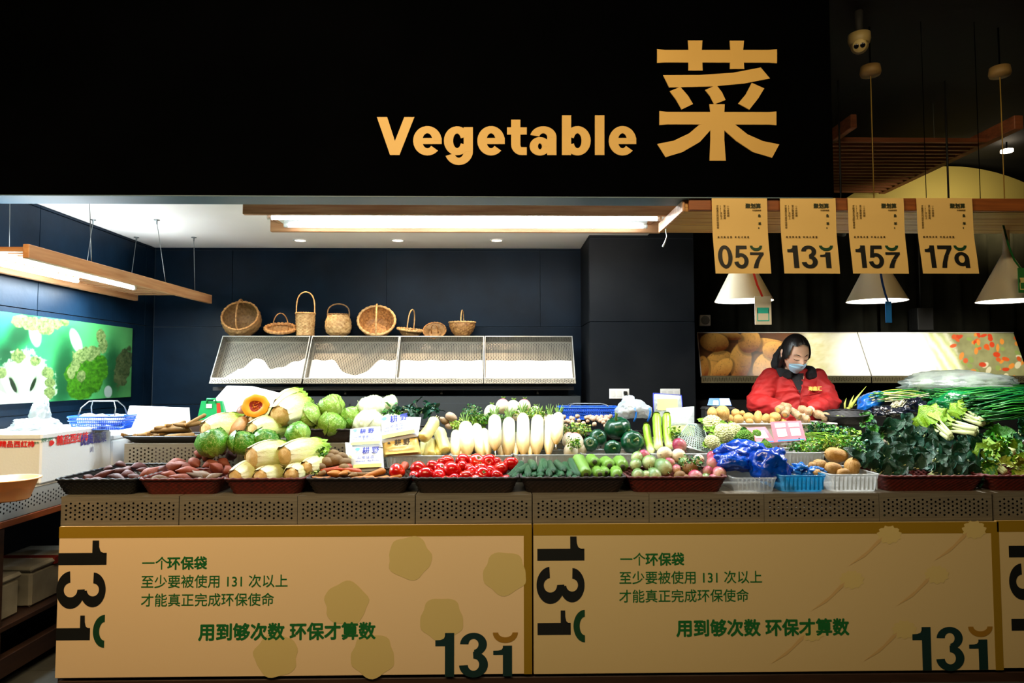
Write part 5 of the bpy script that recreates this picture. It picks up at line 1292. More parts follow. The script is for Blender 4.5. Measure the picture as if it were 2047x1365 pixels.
for i, (x_, y_, r_, m, ph) in enumerate(RL):
    px, py = c4(x_, y_); Y = YR(py, 962, 3.28, 900, 3.55); c = P(px, py, Y); s = mpp(Y); r = r_ / 4.874 * s * 1.02
    ax = Vector((rd.uniform(-.5, .5), rd.uniform(.5, 1), rd.uniform(-.1, .4))) if m != m_radp else Vector((rd.uniform(-.8, .8), rd.uniform(.2, .6), rd.uniform(.1, .8)))
    ax.normalize(); L_ = r * (2.1 if m is not m_radg else 2.5)
    o = put2(RA[i % 3], m, 'radish', c - ax * L_ * .3, c + ax * L_ * .7, r)
    child(tail_me, m, 'root_tail', o, Matrix.Identity(4)); child(tuft_me, m_stem, 'leaf_stubs', o, Matrix.Identity(4))
    reg(o, 'radish', ph, 'the radish basket', px, py, 'radish', 'radishes and turnips in the red brown basket', 10)
# leafy scraps between the radishes
# round yam beans
YB_ = variants('yb', lambda i: unit_root(90 + i, lambda t: bar(2.2)(t) * (1 - .25 * t), bump=.16, bf=1.6, seg=18), 3)
m_yb = mat('yam_bean_skin', srgb(206, 170, 118), .6, col2=srgb(166, 122, 74), nscale=7, bump=.25, bscale=16, rnd=.1, contrast=.8)
c6 = lambda X_, Y_: (1630 + X_ / 4.266, 720 + Y_ / 4.266)
for i, (x_, y_, rx, rz) in enumerate(((180, 810, 112, 72), (152, 925, 80, 58), (317, 905, 68, 76), (40, 895, 60, 58), (235, 960, 60, 40), (20, 960, 40, 40), (-20, 900, 40, 40))):
    px, py = c6(x_, y_); Y = YR(py, 955, 3.30, 905, 3.5); c = P(px, py, Y); s = mpp(Y) / 4.266
    ax = Vector((1, rd.uniform(-.3, .3), rd.uniform(-.3, .3))).normalized() if i != 2 else Vector((.2, .1, 1)).normalized()
    o = put2(YB_[i % 3], m_yb, 'yam_bean', c - ax * max(rx, rz) * s, c + ax * max(rx, rz) * s, min(rx, rz) * s * 1.05)
    child(tail_me, m_radb, 'root_tail', o, Matrix.Identity(4)); reg(o, 'yambean', 'tan yam bean', 'the frosted white bin', px, py, 'yam bean', 'yam beans in the frosted bin', 9)
# ---------------------------------------------------------------- leaves
def leaf_mesh(L=1, W=.5, curl=.4, cup=.25, wave=.06, wf=5, stalk=.25, seed=0, nx=6, ny=10, tipw=.9):
    """a leaf along +y with its stalk at the origin; curl bends it down"""
    r = random.Random(seed); ph = r.uniform(0, 6); vs, fs = [], []
    for j in range(ny + 1):
        t = j / ny
        w = W / 2 * (.10 if t < stalk * .6 else (math.sin(min(1, (t - stalk * .6) / (1 - stalk * .6)) ** tipw * PI * .93 + .12) ** .75) if t < 1 else .05)
        w = max(w, .02 * L)
        ang = curl * t * t * 1.6; y = L * (t - .25 * abs(curl) * t ** 3 * .6); z = -L * curl * t * t * .5
        for i in range(nx + 1):
            u = i / nx * 2 - 1
            e = cup * w * abs(u) ** 1.5 + wave * L * abs(u) ** 2 * math.sin(wf * t * PI + ph + (1.7 if u > 0 else 0)) + .035 * L * math.sin(t * 9 + u * 4 + ph) * abs(u)
            vs.append((u * w, y, z + e - (.03 * L * (1 - abs(u)) if abs(u) < .2 else 0)))
    for j in range(ny):
        for i in range(nx): k = j * (nx + 1) + i; fs.append((k, k + 1, k + nx + 2, k + nx + 1))
    return MB().add(vs, fs).mesh('leaf', True)
def leafmat(name, c1, c2, rib, rough=.4, rnd=.2, nscale=7):
    m = mat(name, c1, rough, col2=c2, nscale=nscale, rnd=rnd, bump=.5, bscale=26)
    return m
ml_dark = leafmat('dark_leaf', srgb(20, 62, 46), srgb(38, 92, 62), None, .32)
ml_dark2 = leafmat('dark_leaf_blue', srgb(34, 76, 66), srgb(60, 112, 92), None, .3)
ml_mid = leafmat('mid_green_leaf', srgb(46, 118, 44), srgb(84, 156, 60), None)
ml_lt = leafmat('light_green_leaf', srgb(120, 172, 62), srgb(166, 204, 96), None)
ml_yel = leafmat('yellow_green_leaf', srgb(176, 196, 96), srgb(214, 222, 140), None)
ml_stalk = mat('pale_stalk', srgb(206, 220, 168), .4, col2=srgb(226, 232, 196), nscale=6, rnd=.08)
LM = [leaf_mesh(seed=i, curl=.45 + .3 * (i % 3), W=.66 + .1 * (i % 2), wave=.025 + .015 * (i % 3), wf=3 + i, cup=.35) for i in range(5)]
LMf = [leaf_mesh(seed=20 + i, curl=.5, W=.75, wave=.12, wf=9 + i, cup=.4, stalk=.4, nx=8, ny=14) for i in range(4)]
LMn = [leaf_mesh(seed=30 + i, curl=.2, W=.24, wave=.04, wf=6, cup=.3, stalk=.4) for i in range(3)]
def leafy(name, label, c, r, n, mats, shapes, grp, cat, updir=(0, -.6, 1), spread=1.1, key=None, stalk=None, rnd_=None, place='', px=0, py=0, rowh=22, phr=None, flat=.0):
    q = rnd_ or rd
    t = thing(name, label, cat, grp, loc=tuple(c)); up = Vector(updir).normalized(); R0 = up.to_track_quat('Z', 'Y').to_matrix().to_4x4(); t.matrix_world = Matrix.Translation(c) @ R0
    for i in range(n):
        az = 2 * PI * (i + q.uniform(-.3, .3)) * .382 * 2.618 / 2.618 * 2.4; el = spread * (.25 + .75 * i / n) + q.uniform(-.15, .15)
        s = r * q.uniform(.8, 1.15)
        M = Matrix.Rotation(az, 4, 'Z') @ Matrix.Rotation(PI / 2 - el, 4, 'X') @ Matrix.Rotation(q.uniform(-.4, .4), 4, 'Y') @ Matrix.Scale(s, 4)
        link('leaf', meshmat(q.choice(shapes), q.choice(mats)), None, t, M)
        if stalk:
            pass
    if stalk:
        mb = MB()
        for k in range(5):
            a = k * 1.256; v_, f_ = tube_vf([(.02 * r, 0, -.35 * r), (.06 * r * math.cos(a), .06 * r * math.sin(a), 0), (.2 * r * math.cos(a), .2 * r * math.sin(a), .3 * r)], [.06 * r, .05 * r, .03 * r], 5); mb.add(v_, f_)
        link('stalks', mb.mesh('s', True), stalk, t)
    if key: reg(t, key, phr, place, px, py, cat, grp, rowh)
    return t
# the big heap of dark leafy greens
rl = random.Random(5); pts_ = []
tries = 0
while len(pts_) < 60 and tries < 4000:
    tries += 1; px, py = rl.uniform(1708, 1962), rl.uniform(842, 956)
    top = 835 + 12 * abs(px - 1810) / 100 if px > 1780 else 835 + (1780 - px) * .9
    if py < top or (px < 1770 and py > 938 + (px - 1708) * .5): continue
    if all(((px - a) / 14) ** 2 + ((py - b) / 11) ** 2 > 1 for a, b in pts_): pts_.append((px, py))
for px, py in pts_:
    Y = YR(py, 955, 3.30, 838, 3.95); c = P(px, py, Y); r = rl.uniform(28, 36) * mpp(Y)
    leafy('leafy_green', None, c, r, 5, [ml_dark, ml_dark, ml_dark2], LM, 'dark leafy greens heaped in the front basket', 'leafy green', updir=(rl.uniform(-.5, .5), -.9, rl.uniform(.1, .8)), spread=1.25, key='darkleaf', phr='dark leafy green bunch', place='the dark leaf heap', px=px, py=py, rowh=13, rnd_=rl, stalk=ml_stalk)
# lettuces and other greens at the right edge
for (px, py, Y, r, n, mm, sh, lb, ud) in ((1985, 915, 3.42, 34, 9, [ml_lt, ml_yel, ml_mid], LMf, 'light green lettuce lying at the edge of the front basket', (.2, -.8, .3)), (2030, 935, 3.36, 34, 9, [ml_lt, ml_yel], LMf, 'yellow green lettuce above the edge basket', (-.1, -.9, .4)),
        (1990, 875, 3.6, 36, 9, [ml_mid, ml_lt], LMf, 'curly mid green lettuce beside the white stalked greens', (0, -.7, .7)), (2040, 870, 3.6, 38, 9, [ml_mid, ml_dark], LMf, 'dark curly lettuce touching the right picture edge', (0, -.7, .7)), (2010, 900, 3.5, 34, 8, [ml_mid, ml_lt], LMf, 'curly green lettuce between the two rows at the edge', (.2, -.8, .4)),
        (1960, 938, 3.36, 30, 8, [ml_lt, ml_mid], LMf, 'loose light lettuce hanging over the basket rim', (.1, -.9, .2)), (2060, 905, 3.5, 34, 8, [ml_mid], LMf, 'green lettuce half cut by the picture edge', (0, -.8, .5)),
        (1725, 845, 3.92, 24, 7, [ml_mid, ml_dark2], LMf, 'curly mid green leaf bunch below the black colander', (0, -.6, .8)), (1745, 870, 3.8, 26, 7, [ml_mid, ml_dark], LMf, 'green leaf bunch at the left slope of the dark heap', (-.3, -.7, .6)),
        (1960, 850, 3.8, 26, 7, [ml_mid, ml_lt], LM, 'green leaf tuft under the white stalked greens', (0, -.7, .7))):
    leafy('lettuce', lb, P(px, py, Y), r * mpp(Y), n, mm, sh, 'lettuces at the right end', 'lettuce', updir=ud, spread=1.2, stalk=ml_stalk)
# white stalked bunches (bok choy) on the dark heap
def stalk_bunch(lb, x0, y0, x1, y1, Y0, Y1, r, n=7, m_s=ml_stalk, m_l=None, cat='leafy green', name='bok_choy'):
    p0, p1 = P(x0, y0, Y0), P(x1, y1, Y1); L = (p1 - p0).length; s = r * mpp(Y0)
    t = thing(name, lb, cat, 'white stalked greens on the dark heap', loc=tuple(p0)); t.matrix_world = Matrix.Translation(p0) @ (p1 - p0).to_track_quat('Z', 'Y').to_matrix().to_4x4()
    for i in range(n):
        a = i * 2.4; rr = s * (.25 + .6 * i / n); q = Vector((math.cos(a), math.sin(a), 0))
        v_, f_ = tube_vf([q * rr * .5, q * rr * .9 + Vector((0, 0, L * .35)), q * rr * 1.3 + Vector((0, 0, L * .7))], [s * .42, s * .30, s * .12], 8, flat=.6)
        link('stalk', MB().add(v_, f_).mesh('s', True), m_s, t)
        M = Matrix.Translation(q * rr * 1.2 + Vector((0, 0, L * .55))) @ Matrix.Rotation(a - PI / 2, 4, 'Z') @ Matrix.Rotation(1.38, 4, 'X') @ Matrix.Scale(L * .6, 4)
        link('leaf', meshmat(rd.choice(LM), m_l or ml_mid), None, t, M)
    return t
stalk_bunch('white stalked bok choy bunch pointing down over the dark heap', 1900, 874, 1862, 840, 3.55, 3.8, 13, m_l=ml_lt)
stalk_bunch('white stalked bok choy bunch lying level on the dark heap', 1952, 864, 1880, 850, 3.62, 3.8, 15, m_l=ml_lt)
stalk_bunch('white stalked bok choy bunch behind, with light leaves upward', 1965, 846, 1912, 824, 3.72, 3.9, 12, m_l=ml_lt)
stalk_bunch('small lettuce heart with pale ribs on the edge basket', 2010, 945, 1965, 905, 3.34, 3.5, 10, m_l=ml_lt, cat='lettuce', name='lettuce_heart')
stalk_bunch('upper lettuce heart with pale ribs near the right edge', 2028, 905, 1975, 895, 3.42, 3.55, 10, m_l=ml_lt, cat='lettuce', name='lettuce_heart')
# bundles of long thin leaves (leeks, garlic chives)
def blades(name, lb, A, B, wd, ht, n, m, rad, cat, sag=.02, seed=0, parts=6):
    q = random.Random(seed); A, B = Vector(A), Vector(B); d = (B - A).normalized(); sdv = d.cross(Vector((0, 0, 1))).normalized()
    t = thing(name, lb, cat, None, loc=tuple(A))
    for g in range(parts):
        mb = MB()
        for i in range(n // parts):
            u, w_ = q.uniform(-1, 1), q.uniform(0, 1); w_ *= (1 - u * u) ** .5
            u2 = u * q.uniform(.8, 1.3) + q.uniform(-.1, .1)
            a0, a1 = q.uniform(-.03, .1), q.uniform(.85, 1.1)
            pts = []
            for k in range(6):
                s_ = a0 + (a1 - a0) * k / 5
                pts.append((B - A) * s_ + sdv * wd * (u * (1 - s_) + u2 * s_) + Vector((0, 0, ht * w_ * (1 - .3 * abs(s_ - .4)) + .012 * math.sin(s_ * 7 + i) )))
            v_, f_ = tube_vf(pts, [rad * 1.2, rad * 1.1, rad, rad, rad * .8, rad * .3], 4, flat=.5); mb.add(v_, f_)
        o = link('leaf_blades', mb.mesh('b', True), m[g % len(m)], t); o['kind'] = 'stuff'
    return t
ml_leek = mat('leek_leaf', srgb(42, 130, 66), .35, col2=srgb(90, 170, 84), nscale=6, rnd=.15)
ml_leekd = mat('leek_leaf_dark', srgb(20, 88, 50), .35, col2=srgb(40, 116, 66), nscale=6, rnd=.15)
ml_white = mat('leek_white', srgb(240, 236, 214), .4, col2=srgb(220, 224, 170), nscale=6)
Y0 = 4.0
blades('spring_onions', 'bundle of spring onions with white roots lying on the black bags', P(1752, 800, 4.05), P(1880, 792, 4.25), .06, .05, 60, [ml_white, ml_leek, ml_leek, ml_yel], .0045, 'spring onions', seed=1)
blades('leek_bundle', 'large bundle of dark green chives at the right picture edge', P(1925, 838, 3.86), P(2140, 815, 3.95), .16, .15, 330, [ml_leek, ml_leekd, ml_leekd], .0045, 'chives', seed=2)
blades('leek_bundle', 'green chive bundle lying behind the pale green bag', P(1850, 800, 4.1), P(2100, 788, 4.25), .12, .07, 130, [ml_leek, ml_leekd], .0045, 'chives', seed=3)
blades('celery_bunch', 'celery with light stalks lying before the pink cards', P(1712, 888, 3.66), P(1600, 882, 3.78), .05, .05, 60, [ml_yel, ml_lt, ml_mid], .0035, 'celery', seed=4)
blades('white_roots', 'tangle of white roots on the black bag', P(1780, 818, 3.98), P(1806, 806, 4.0), .02, .02, 36, [ml_white], .0022, 'roots', seed=6, parts=2)
# herbs: sprays of small leaves
def herb(name, lb, px, py, Y, wpx, hpx, n, mm, lsz, cat, seed=0, fr=None, dpt=.1):
    q = random.Random(seed); c = P(px, py, Y); s = mpp(Y); t = thing(name, lb, cat, None, loc=tuple(c))
    mbs = [MB() for _ in mm]; st_ = MB()
    base = leaf_mesh(seed=seed, curl=.4, W=.6, nx=2, ny=4, wave=.05); bv = [v_.co.copy() for v_ in base.vertices]; bf_ = [tuple(p.vertices) for p in base.polygons]
    for i in range(n):
        x, z = q.uniform(-1, 1), q.uniform(-1, 1)
        if x * x + z * z > 1: continue
        o = Vector((x * wpx * s, -dpt * (1 - x * x - z * z) * .6 + q.uniform(-.02, .02), z * hpx * s))
        M = Matrix.Translation(o) @ Euler((q.uniform(-1.6, 1.2), q.uniform(-1, 1), q.uniform(0, 6.3))).to_matrix().to_4x4() @ Matrix.Scale(lsz * q.uniform(.6, 1.3), 4)
        mbs[i % len(mm)].add(bv, bf_, M)
        if i % 3 == 0:
            v_, f_ = tube_vf([o, o * .5 + Vector((0, .02, -.01)), Vector((q.uniform(-.02, .02), .03, -hpx * s * .6))], .0014, 4); st_.add(v_, f_)
    for k, mb in enumerate(mbs): o = link('foliage', mb.mesh('f', True), mm[k], t); o['kind'] = 'stuff'
    o = link('stems', st_.mesh('s'), fr or ml_stalk, t); o['kind'] = 'stuff'
    return t
herb('crown_daisy', 'bunch of dark feathery greens beside the pink card', 1640, 858, 3.86, 32, 14, 420, [ml_mid, ml_dark2], .022, 'herb', 1)
herb('crown_daisy', 'feathery greens bunch on the left slope of the dark heap', 1690, 870, 3.78, 28, 16, 380, [ml_mid, ml_dark2, ml_lt], .022, 'herb', 2)
herb('cress', 'light green cress bunch in the bin below the pink cards', 1610, 890, 3.70, 42, 14, 460, [ml_mid, ml_lt, ml_leek], .017, 'herb', 3)
herb('cress', 'cress bunch with pale stems beside the yam beans', 1668, 885, 3.68, 34, 15, 420, [ml_lt, ml_yel, ml_mid], .019, 'herb', 4)
herb('cress', 'dark cress bunch above the yam beans by the dark heap', 1712, 893, 3.6, 22, 18, 300, [ml_dark2, ml_mid], .02, 'herb', 5)
herb('parsley', 'dark green parsley bunch behind the white radishes', 945, 822, 3.98, 20, 15, 260, [ml_mid, ml_dark2], .014, 'herb', 6)
herb('radish_leaves', 'radish tops over the middle of the white radishes', 975, 836, 3.93, 36, 11, 420, [ml_mid, ml_lt, ml_mid], .017, 'herb', 7)
herb('radish_leaves', 'light radish tops above the left white radishes', 922, 848, 3.9, 24, 10, 220, [ml_lt, ml_yel], .016, 'herb', 8)
herb('radish_leaves', 'light radish tops above the right white radishes', 1060, 826, 3.93, 40, 10, 340, [ml_lt, ml_mid, ml_yel], .016, 'herb', 9)
herb('radish_leaves', 'green tops between the radishes and dark pumpkins', 1150, 858, 3.85, 32, 14, 360, [ml_mid, ml_lt, ml_yel], .016, 'herb', 10)
herb('radish_leaves', 'loose green tops on the turnip behind the cucumbers', 1146, 884, 3.64, 14, 12, 130, [ml_mid, ml_lt], .014, 'herb', 11)
herb('radish_leaves', 'dark leaf scraps between the turnips of the front basket', 1382, 925, 3.42, 24, 18, 150, [ml_dark, ml_mid], .018, 'herb', 12)
herb('radish_leaves', 'small green leaf scraps beside the carrots', 627, 945, 3.4, 15, 8, 90, [ml_mid, ml_yel], .014, 'herb', 13)
herb('parsley', 'green parsley tuft between the long gourds and metal mesh', 1348, 862, 3.72, 11, 12, 120, [ml_mid, ml_lt], .016, 'herb', 14)
herb('napa_frill', 'frilly green leaf edge of the napa beside the potatoes', 636, 905, 3.52, 16, 12, 150, [ml_lt, ml_mid], .024, 'herb', 15)
herb('broccoli_leaves', 'dark green broccoli leaves beside the white wrapped cabbages', 838, 818, 4.05, 40, 13, 90, [ml_dark, ml_dark2], .05, 'leafy green', 16)
herb('broccoli_leaves', 'dark stems and leaves between two pale cabbages', 790, 822, 4.02, 20, 14, 60, [ml_dark, ml_mid], .04, 'leafy green', 17)
# cauliflower and broccoli heads
def floret_mesh(seed, n=70, rr=.2):
    q = random.Random(seed); mb = MB()
    base = bmesh.new(); bmesh.ops.create_icosphere(base, subdivisions=1, radius=1); bv = [v_.co.copy() for v_ in base.verts]; bf_ = [tuple(v_.index for v_ in f_.verts) for f_ in base.faces]; base.free()
    for i in range(n):
        a = i * 2.39996; z = 1 - i / n * 1.25; r = math.sqrt(max(0, 1 - z * z)); k = rr * q.uniform(.7, 1.25)
        c = Vector((r * math.cos(a), r * math.sin(a), z * .75)) * (1 + .1 * noise.noise(Vector((r * 2, z * 2, seed))))
        mb.add(bv, bf_, Matrix.Translation(c * .82) @ Euler((q.uniform(0, 3), q.uniform(0, 3), 0)).to_matrix().to_4x4() @ Matrix.Scale(k, 4))
    return mb.mesh('floret', True)
FL = [floret_mesh(i, 120, .15) for i in range(3)]; FLs = [floret_mesh(5 + i, 150, .12) for i in range(2)]
m_cf = mat('cauliflower_curd', srgb(240, 238, 206), .7, col2=srgb(206, 220, 140), nscale=14, bump=.4, bscale=50, rnd=.06)
m_bf = mat('broccoli_curd', srgb(70, 126, 36), .7, col2=srgb(128, 176, 66), nscale=20, bump=.5, bscale=60, rnd=.1)
def curd(lb, px, py, Y, r, m, nl=5, lm=None, fl=FL):
    c = P(px, py, Y); s = r * mpp(Y)
    t = thing('cauliflower' if m is m_cf else 'broccoli', lb, 'cauliflower' if m is m_cf else 'broccoli', None, loc=tuple(c)); t.rotation_euler = (rd.uniform(.5, 1.0), rd.uniform(-.3, .3), 0)
    link('head', meshmat(rd.choice(fl), m), None, t, Matrix.Scale(s, 4))
    v_, f_ = lathe_vf([(.3, -.9), (.34, -.5), (.6, -.1)], 12); link('stem', MB().add(v_, f_, Matrix.Scale(s, 4)).mesh('s', True), ml_stalk, t)
    for k in range(nl):
        link('leaf', meshmat(rd.choice(LMf), lm or ml_lt), None, t, Matrix.Rotation(k * 2 * PI / max(nl, 1), 4, 'Z') @ Matrix.Translation((0, .3 * s, -.6 * s)) @ Matrix.Rotation(.7, 4, 'X') @ Matrix.Scale(s * 1.3, 4))
curd('pale cauliflower head with leaves beside the metal mesh', 1425, 848, 3.82, 22, m_cf)
curd('yellowish cauliflower head above the blue bag', 1448, 866, 3.74, 22, m_cf)
curd('pale cauliflower floret lowest, next to the blue bag top', 1424, 884, 3.66, 17, m_cf, 3)
curd('light green cauliflower head left of the pink cards', 1467, 861, 3.78, 18, m_cf, 3)
curd('green broccoli head left of the pink cards', 1490, 876, 3.7, 20, m_bf, 3, ml_mid, FLs)
curd('dark green broccoli head below the pink cards', 1531, 893, 3.62, 14, m_bf, 3, ml_mid, FLs)
curd('small broccoli head between cauliflower and cards', 1512, 868, 3.76, 12, m_bf, 0, ml_mid, FLs)
# ---------------------------------------------------------------- cabbages
def shell_mesh(seed, r0=1.0, cov=1.25, nz=9, na=12, kz=1.0):
    """one cabbage leaf wrapped on a ball: part of a sphere with a wavy edge and a thick rib"""
    vs, fs = [], []
    for j in range(nz + 1):
        th = PI - .15 - (PI - .35) * .78 * j / nz
        for i in range(na + 1):
            u = i / na * 2 - 1; w = cov * (math.sin(PI * min(1, .25 + .72 * j / nz)) ** .4)
            ph = u * w; rr = r0 * (1 + .02 * math.cos(u * 9 + seed) + .03 * noise.noise(Vector((u * 3, j * .5, seed))) + .05 * (abs(u) ** 6) * (1 + math.sin(j * 1.9 + seed)) + (.03 if abs(u) < .09 else 0) + .05 * (j / nz) ** 8)
            vs.append((rr * math.sin(th) * math.sin(ph), rr * math.sin(th) * math.cos(ph), rr * math.cos(th) * kz))
    for j in range(nz):
        for i in range(na): k = j * (na + 1) + i; fs.append((k, k + 1, k + na + 2, k + na + 1))
    return MB().add(vs, fs).mesh('leaf', True)
SH = [shell_mesh(i, cov=1.0 + .12 * i) for i in range(4)]
core = unit_root(3, bar(2), bump=.03, bf=2, seg=18)
def cabbage(px, py, Y, r, m, phr, kz=.9, tilt=None, key='cab'):
    c = P(px, py, Y); s = r * 1.08 * mpp(Y)
    t = thing('round_cabbage', None, 'cabbage', 'round cabbages', loc=tuple(c)); t.rotation_euler = tilt or (rd.uniform(-.5, 1.0), rd.uniform(-.5, .5), rd.uniform(0, 6)); t.scale = (s, s, s * kz)
    link('heart', meshmat(core, m), None, t, Matrix.Diagonal((.95, .95, 1.9, 1)))
    for k in range(6): link('leaf', meshmat(SH[k % 4], m), None, t, Matrix.Rotation(k * 2.4, 4, 'Z') @ Matrix.Rotation(.12 * (k % 3), 4, 'X') @ Matrix.Scale(.97 + .018 * k, 4))
    reg(t, key, phr, 'the round cabbages', px, py, 'cabbage', 'round cabbages', 20); return t
for a in ((425, 884, 3.62, 28, m_cabd, 'dark green round cabbage'), (613, 833, 3.95, 26, m_cab, 'light green round cabbage'), (661, 813, 4.0, 24, m_cab, 'veined light green cabbage'), (663, 848, 3.93, 25, m_cab, 'green cabbage low in its basket'), (702, 832, 4.02, 21, m_cab, 'green cabbage'), (697, 842, 4.0, 17, m_cabd, 'small dark green cabbage'),
        (742, 816, 4.05, 26, m_cabw, 'pale wrapped cabbage'), (738, 850, 3.95, 28, m_cabw, 'pale wrapped cabbage'), (777, 806, 4.08, 16, m_cabw, 'small pale cabbage'), (484, 884, 3.64, 24, m_cabd, 'green striped cabbage'), (531, 882, 3.7, 26, m_cabd, 'dark green cabbage'), (596, 868, 3.74, 22, m_cabd, 'pointed green cabbage'),
        (606, 808, 4.1, 19, m_cab, 'light green cabbage behind'), (784, 850, 3.97, 26, m_cabw, 'pale wrapped cabbage'), (636, 850, 4.0, 20, m_cab, 'green cabbage')):
    cabbage(*a)
# napa cabbages: long barrels with a cut base
NB = unit_root(7, lambda t: .52 + .44 * math.sin(PI * (t * .8 + .1)) if 0.0 < t < 1 else .4, bump=.06, bf=2, seg=20)
def nshell(seed):
    vs, fs = [], []; nz, na = 12, 8
    for j in range(nz + 1):
        t = j / nz; R_ = (.52 + .48 * math.sin(PI * (t * .8 + .1)))
        w = .42 + .45 * t if t < .9 else .8 - (t - .9) * 4
        for i in range(na + 1):
            u = i / na * 2 - 1; rr = R_ * (1 + (.03 if abs(u) < .2 else 0) * (1 - t) + .03 * math.sin(7 * u + j) * t + .10 * (t ** 3) * abs(u) * math.sin(j * 1.7 + seed + u * 3) + (.05 * (1 - t) if abs(u) < .5 else 0))
            vs.append((rr * math.sin(u * w), rr * math.cos(u * w), t * 1.02 - .5 + .05 * t * math.sin(u * 5 + seed)))
    for j in range(nz):
        for i in range(na): k = j * (na + 1) + i; fs.append((k, k + 1, k + na + 2, k + na + 1))
    return MB().add(vs, fs).mesh('leaf', True)
NS = [nshell(i) for i in range(4)]
v_, f_ = lathe_vf([(.001, -.55), (.20, -.545), (.24, -.535), (.42, -.53), (.52, -.515), (.62, -.48)], 20, lambda a, j: 1 + .05 * math.sin(5 * a)); nbase = MB().add(v_, f_).mesh('cut', True)
def napa(phr, x0, y0, x1, y1, Y0, Y1, r, m=None):
    p0, p1 = P(x0, y0, Y0), P(x1, y1, Y1); p1 = p1 + (p1 - p0) * .35; s = r * 1.14 * mpp((Y0 + Y1) / 2)
    t = thing('napa_cabbage', None, 'cabbage', 'napa cabbages', loc=(0, 0, 0)); t.matrix_world = align(p0, p1, s)
    m = m or m_napa
    link('heart', meshmat(NB, m), None, t, Matrix.Identity(4))
    for k in range(7): link('leaf', meshmat(NS[k % 4], m if k % 3 else m_napal), None, t, Matrix.Rotation(k * 2.4, 4, 'Z') @ Matrix.Scale(.99 + .014 * k, 4))
    link('cut_base', meshmat(nbase, m_napab), None, t, Matrix.Identity(4))
    reg(t, 'napa', phr, 'the napa cabbages', (x0 + x1) / 2, (y0 + y1) / 2, 'cabbage', 'napa cabbages', 22)
napa('napa cabbage lying sideways', 470, 956, 512, 938, 3.27, 3.42, 21)
napa('napa cabbage with brown cut base', 520, 955, 560, 944, 3.27, 3.45, 20)
napa('napa cabbage base first', 582, 950, 604, 938, 3.28, 3.5, 19)
napa('large napa cabbage with tan cut base', 503, 916, 556, 908, 3.33, 3.46, 26)
napa('leafy napa cabbage', 568, 912, 624, 900, 3.36, 3.55, 24, m_napal)
napa('small napa cabbage', 612, 936, 642, 925, 3.36, 3.55, 17)
napa('pale napa cabbage', 412, 862, 462, 850, 3.72, 3.85, 24)
napa('greenish napa cabbage', 505, 862, 552, 852, 3.72, 3.85, 22, m_napal)
napa('napa cabbage base first', 558, 832, 592, 812, 3.78, 4.0, 26)
napa('pale napa cabbage on top', 560, 812, 588, 796, 4.0, 4.15, 20)
napa('pale napa cabbage', 505, 845, 545, 836, 3.85, 4.0, 20)
# squashes
PS = unit_root(9, lambda t: bar(2)(t) * (1 + .0 * t), bump=.02, seg=24)
def ribbed(n, dz=.12, seg=48, nn=14, dip=.25, amp=.09):
    vs, fs = lathe_vf([(max(.001, math.cos(a)) ** .85, math.sin(a) * .5 - (dip * .5 * math.exp(-(math.cos(a) / .3) ** 2)) * (1 if a > 0 else -.6)) for a in [(-88 + 176 * k / nn) * PI / 180 for k in range(nn + 1)]], seg, lambda a, j: 1 + amp * (abs(math.cos(n * a / 2)) - .6))
    return MB().add(vs, fs).mesh('squash', True)
RB = ribbed(10, amp=.06)
stem_v, stem_f = tube_vf([(0, 0, .30), (.02, .02, .5), (.12, .05, .68)], [.13, .09, .12], 7); stem_me = MB().add(stem_v, stem_f).mesh('st', True)
for i, (x_, y_, r_, e, ph) in enumerate(((460, 465, 128, (.3, -.2, 0), 'flat dark green pumpkin with stem on top'), (270, 560, 85, (1.1, .5, 0), 'bulging dark green pumpkin'), (195, 620, 75, (1.2, -.5, 0), 'dark green pumpkin'), (605, 605, 115, (1.2, .3, 0), 'round dark green pumpkin'), (412, 665, 82, (1.5, -.1, 0), 'small pumpkin with stem in front'), (560, 520, 60, (1.0, 0, 0), 'dark pumpkin behind'))):
    px, py = c4(x_, y_); Y = YR(py, 905, 3.67, 850, 3.82); c = P(px, py, Y); s = r_ / 4.874 * mpp(Y)
    o = bpy.data.objects.new('green_pumpkin', meshmat(RB, m_pumpk)); C.objects.link(o); o.matrix_world = Matrix.Translation(c) @ Euler(e).to_matrix().to_4x4() @ Matrix.Diagonal((s, s, s * 1.6, 1))
    child(stem_me, mat('pumpkin_stem', srgb(120, 140, 80), .7), 'stem', o, Matrix.Diagonal((1, 1, 1.1, 1))); reg(o, 'pumpkin', ph, 'the pumpkin bin', px, py, 'pumpkin', 'dark green pumpkins', 14)
# cut pumpkin half, its flesh towards the aisle
c = P(510, 811, 3.82); s = mpp(3.82)
t = thing('pumpkin_half', 'cut orange pumpkin half showing its seeds, standing on the heap', 'pumpkin', loc=tuple(c)); t.rotation_euler = (math.radians(82), math.radians(-8), 0)
v_, f_ = lathe_vf([(27 * s * math.cos(a), -30 * s * math.sin(a)) for a in [k * PI / 2 / 9 for k in range(10)]], 36, lambda a, j: 1 + .03 * math.cos(8 * a)); link('rind', MB().add([(x * 1.0, y * .83, z) for x, y, z in v_], f_).mesh('r', True), mat('pumpkin_rind', srgb(226, 150, 40), .5), t)
v_, f_ = lathe_vf([(27 * s, 0), (26 * s, .002), (16 * s, .0015), (13 * s, -.004)], 36, lambda a, j: 1 + (.03 * math.cos(8 * a) if j < 2 else .08 * math.sin(3 * a + 1))); link('flesh', MB().add([(x, y * .83, z) for x, y, z in v_], f_).mesh('f', True), mat('pumpkin_flesh', srgb(250, 186, 16), .5, col2=srgb(246, 160, 8), nscale=9), t)
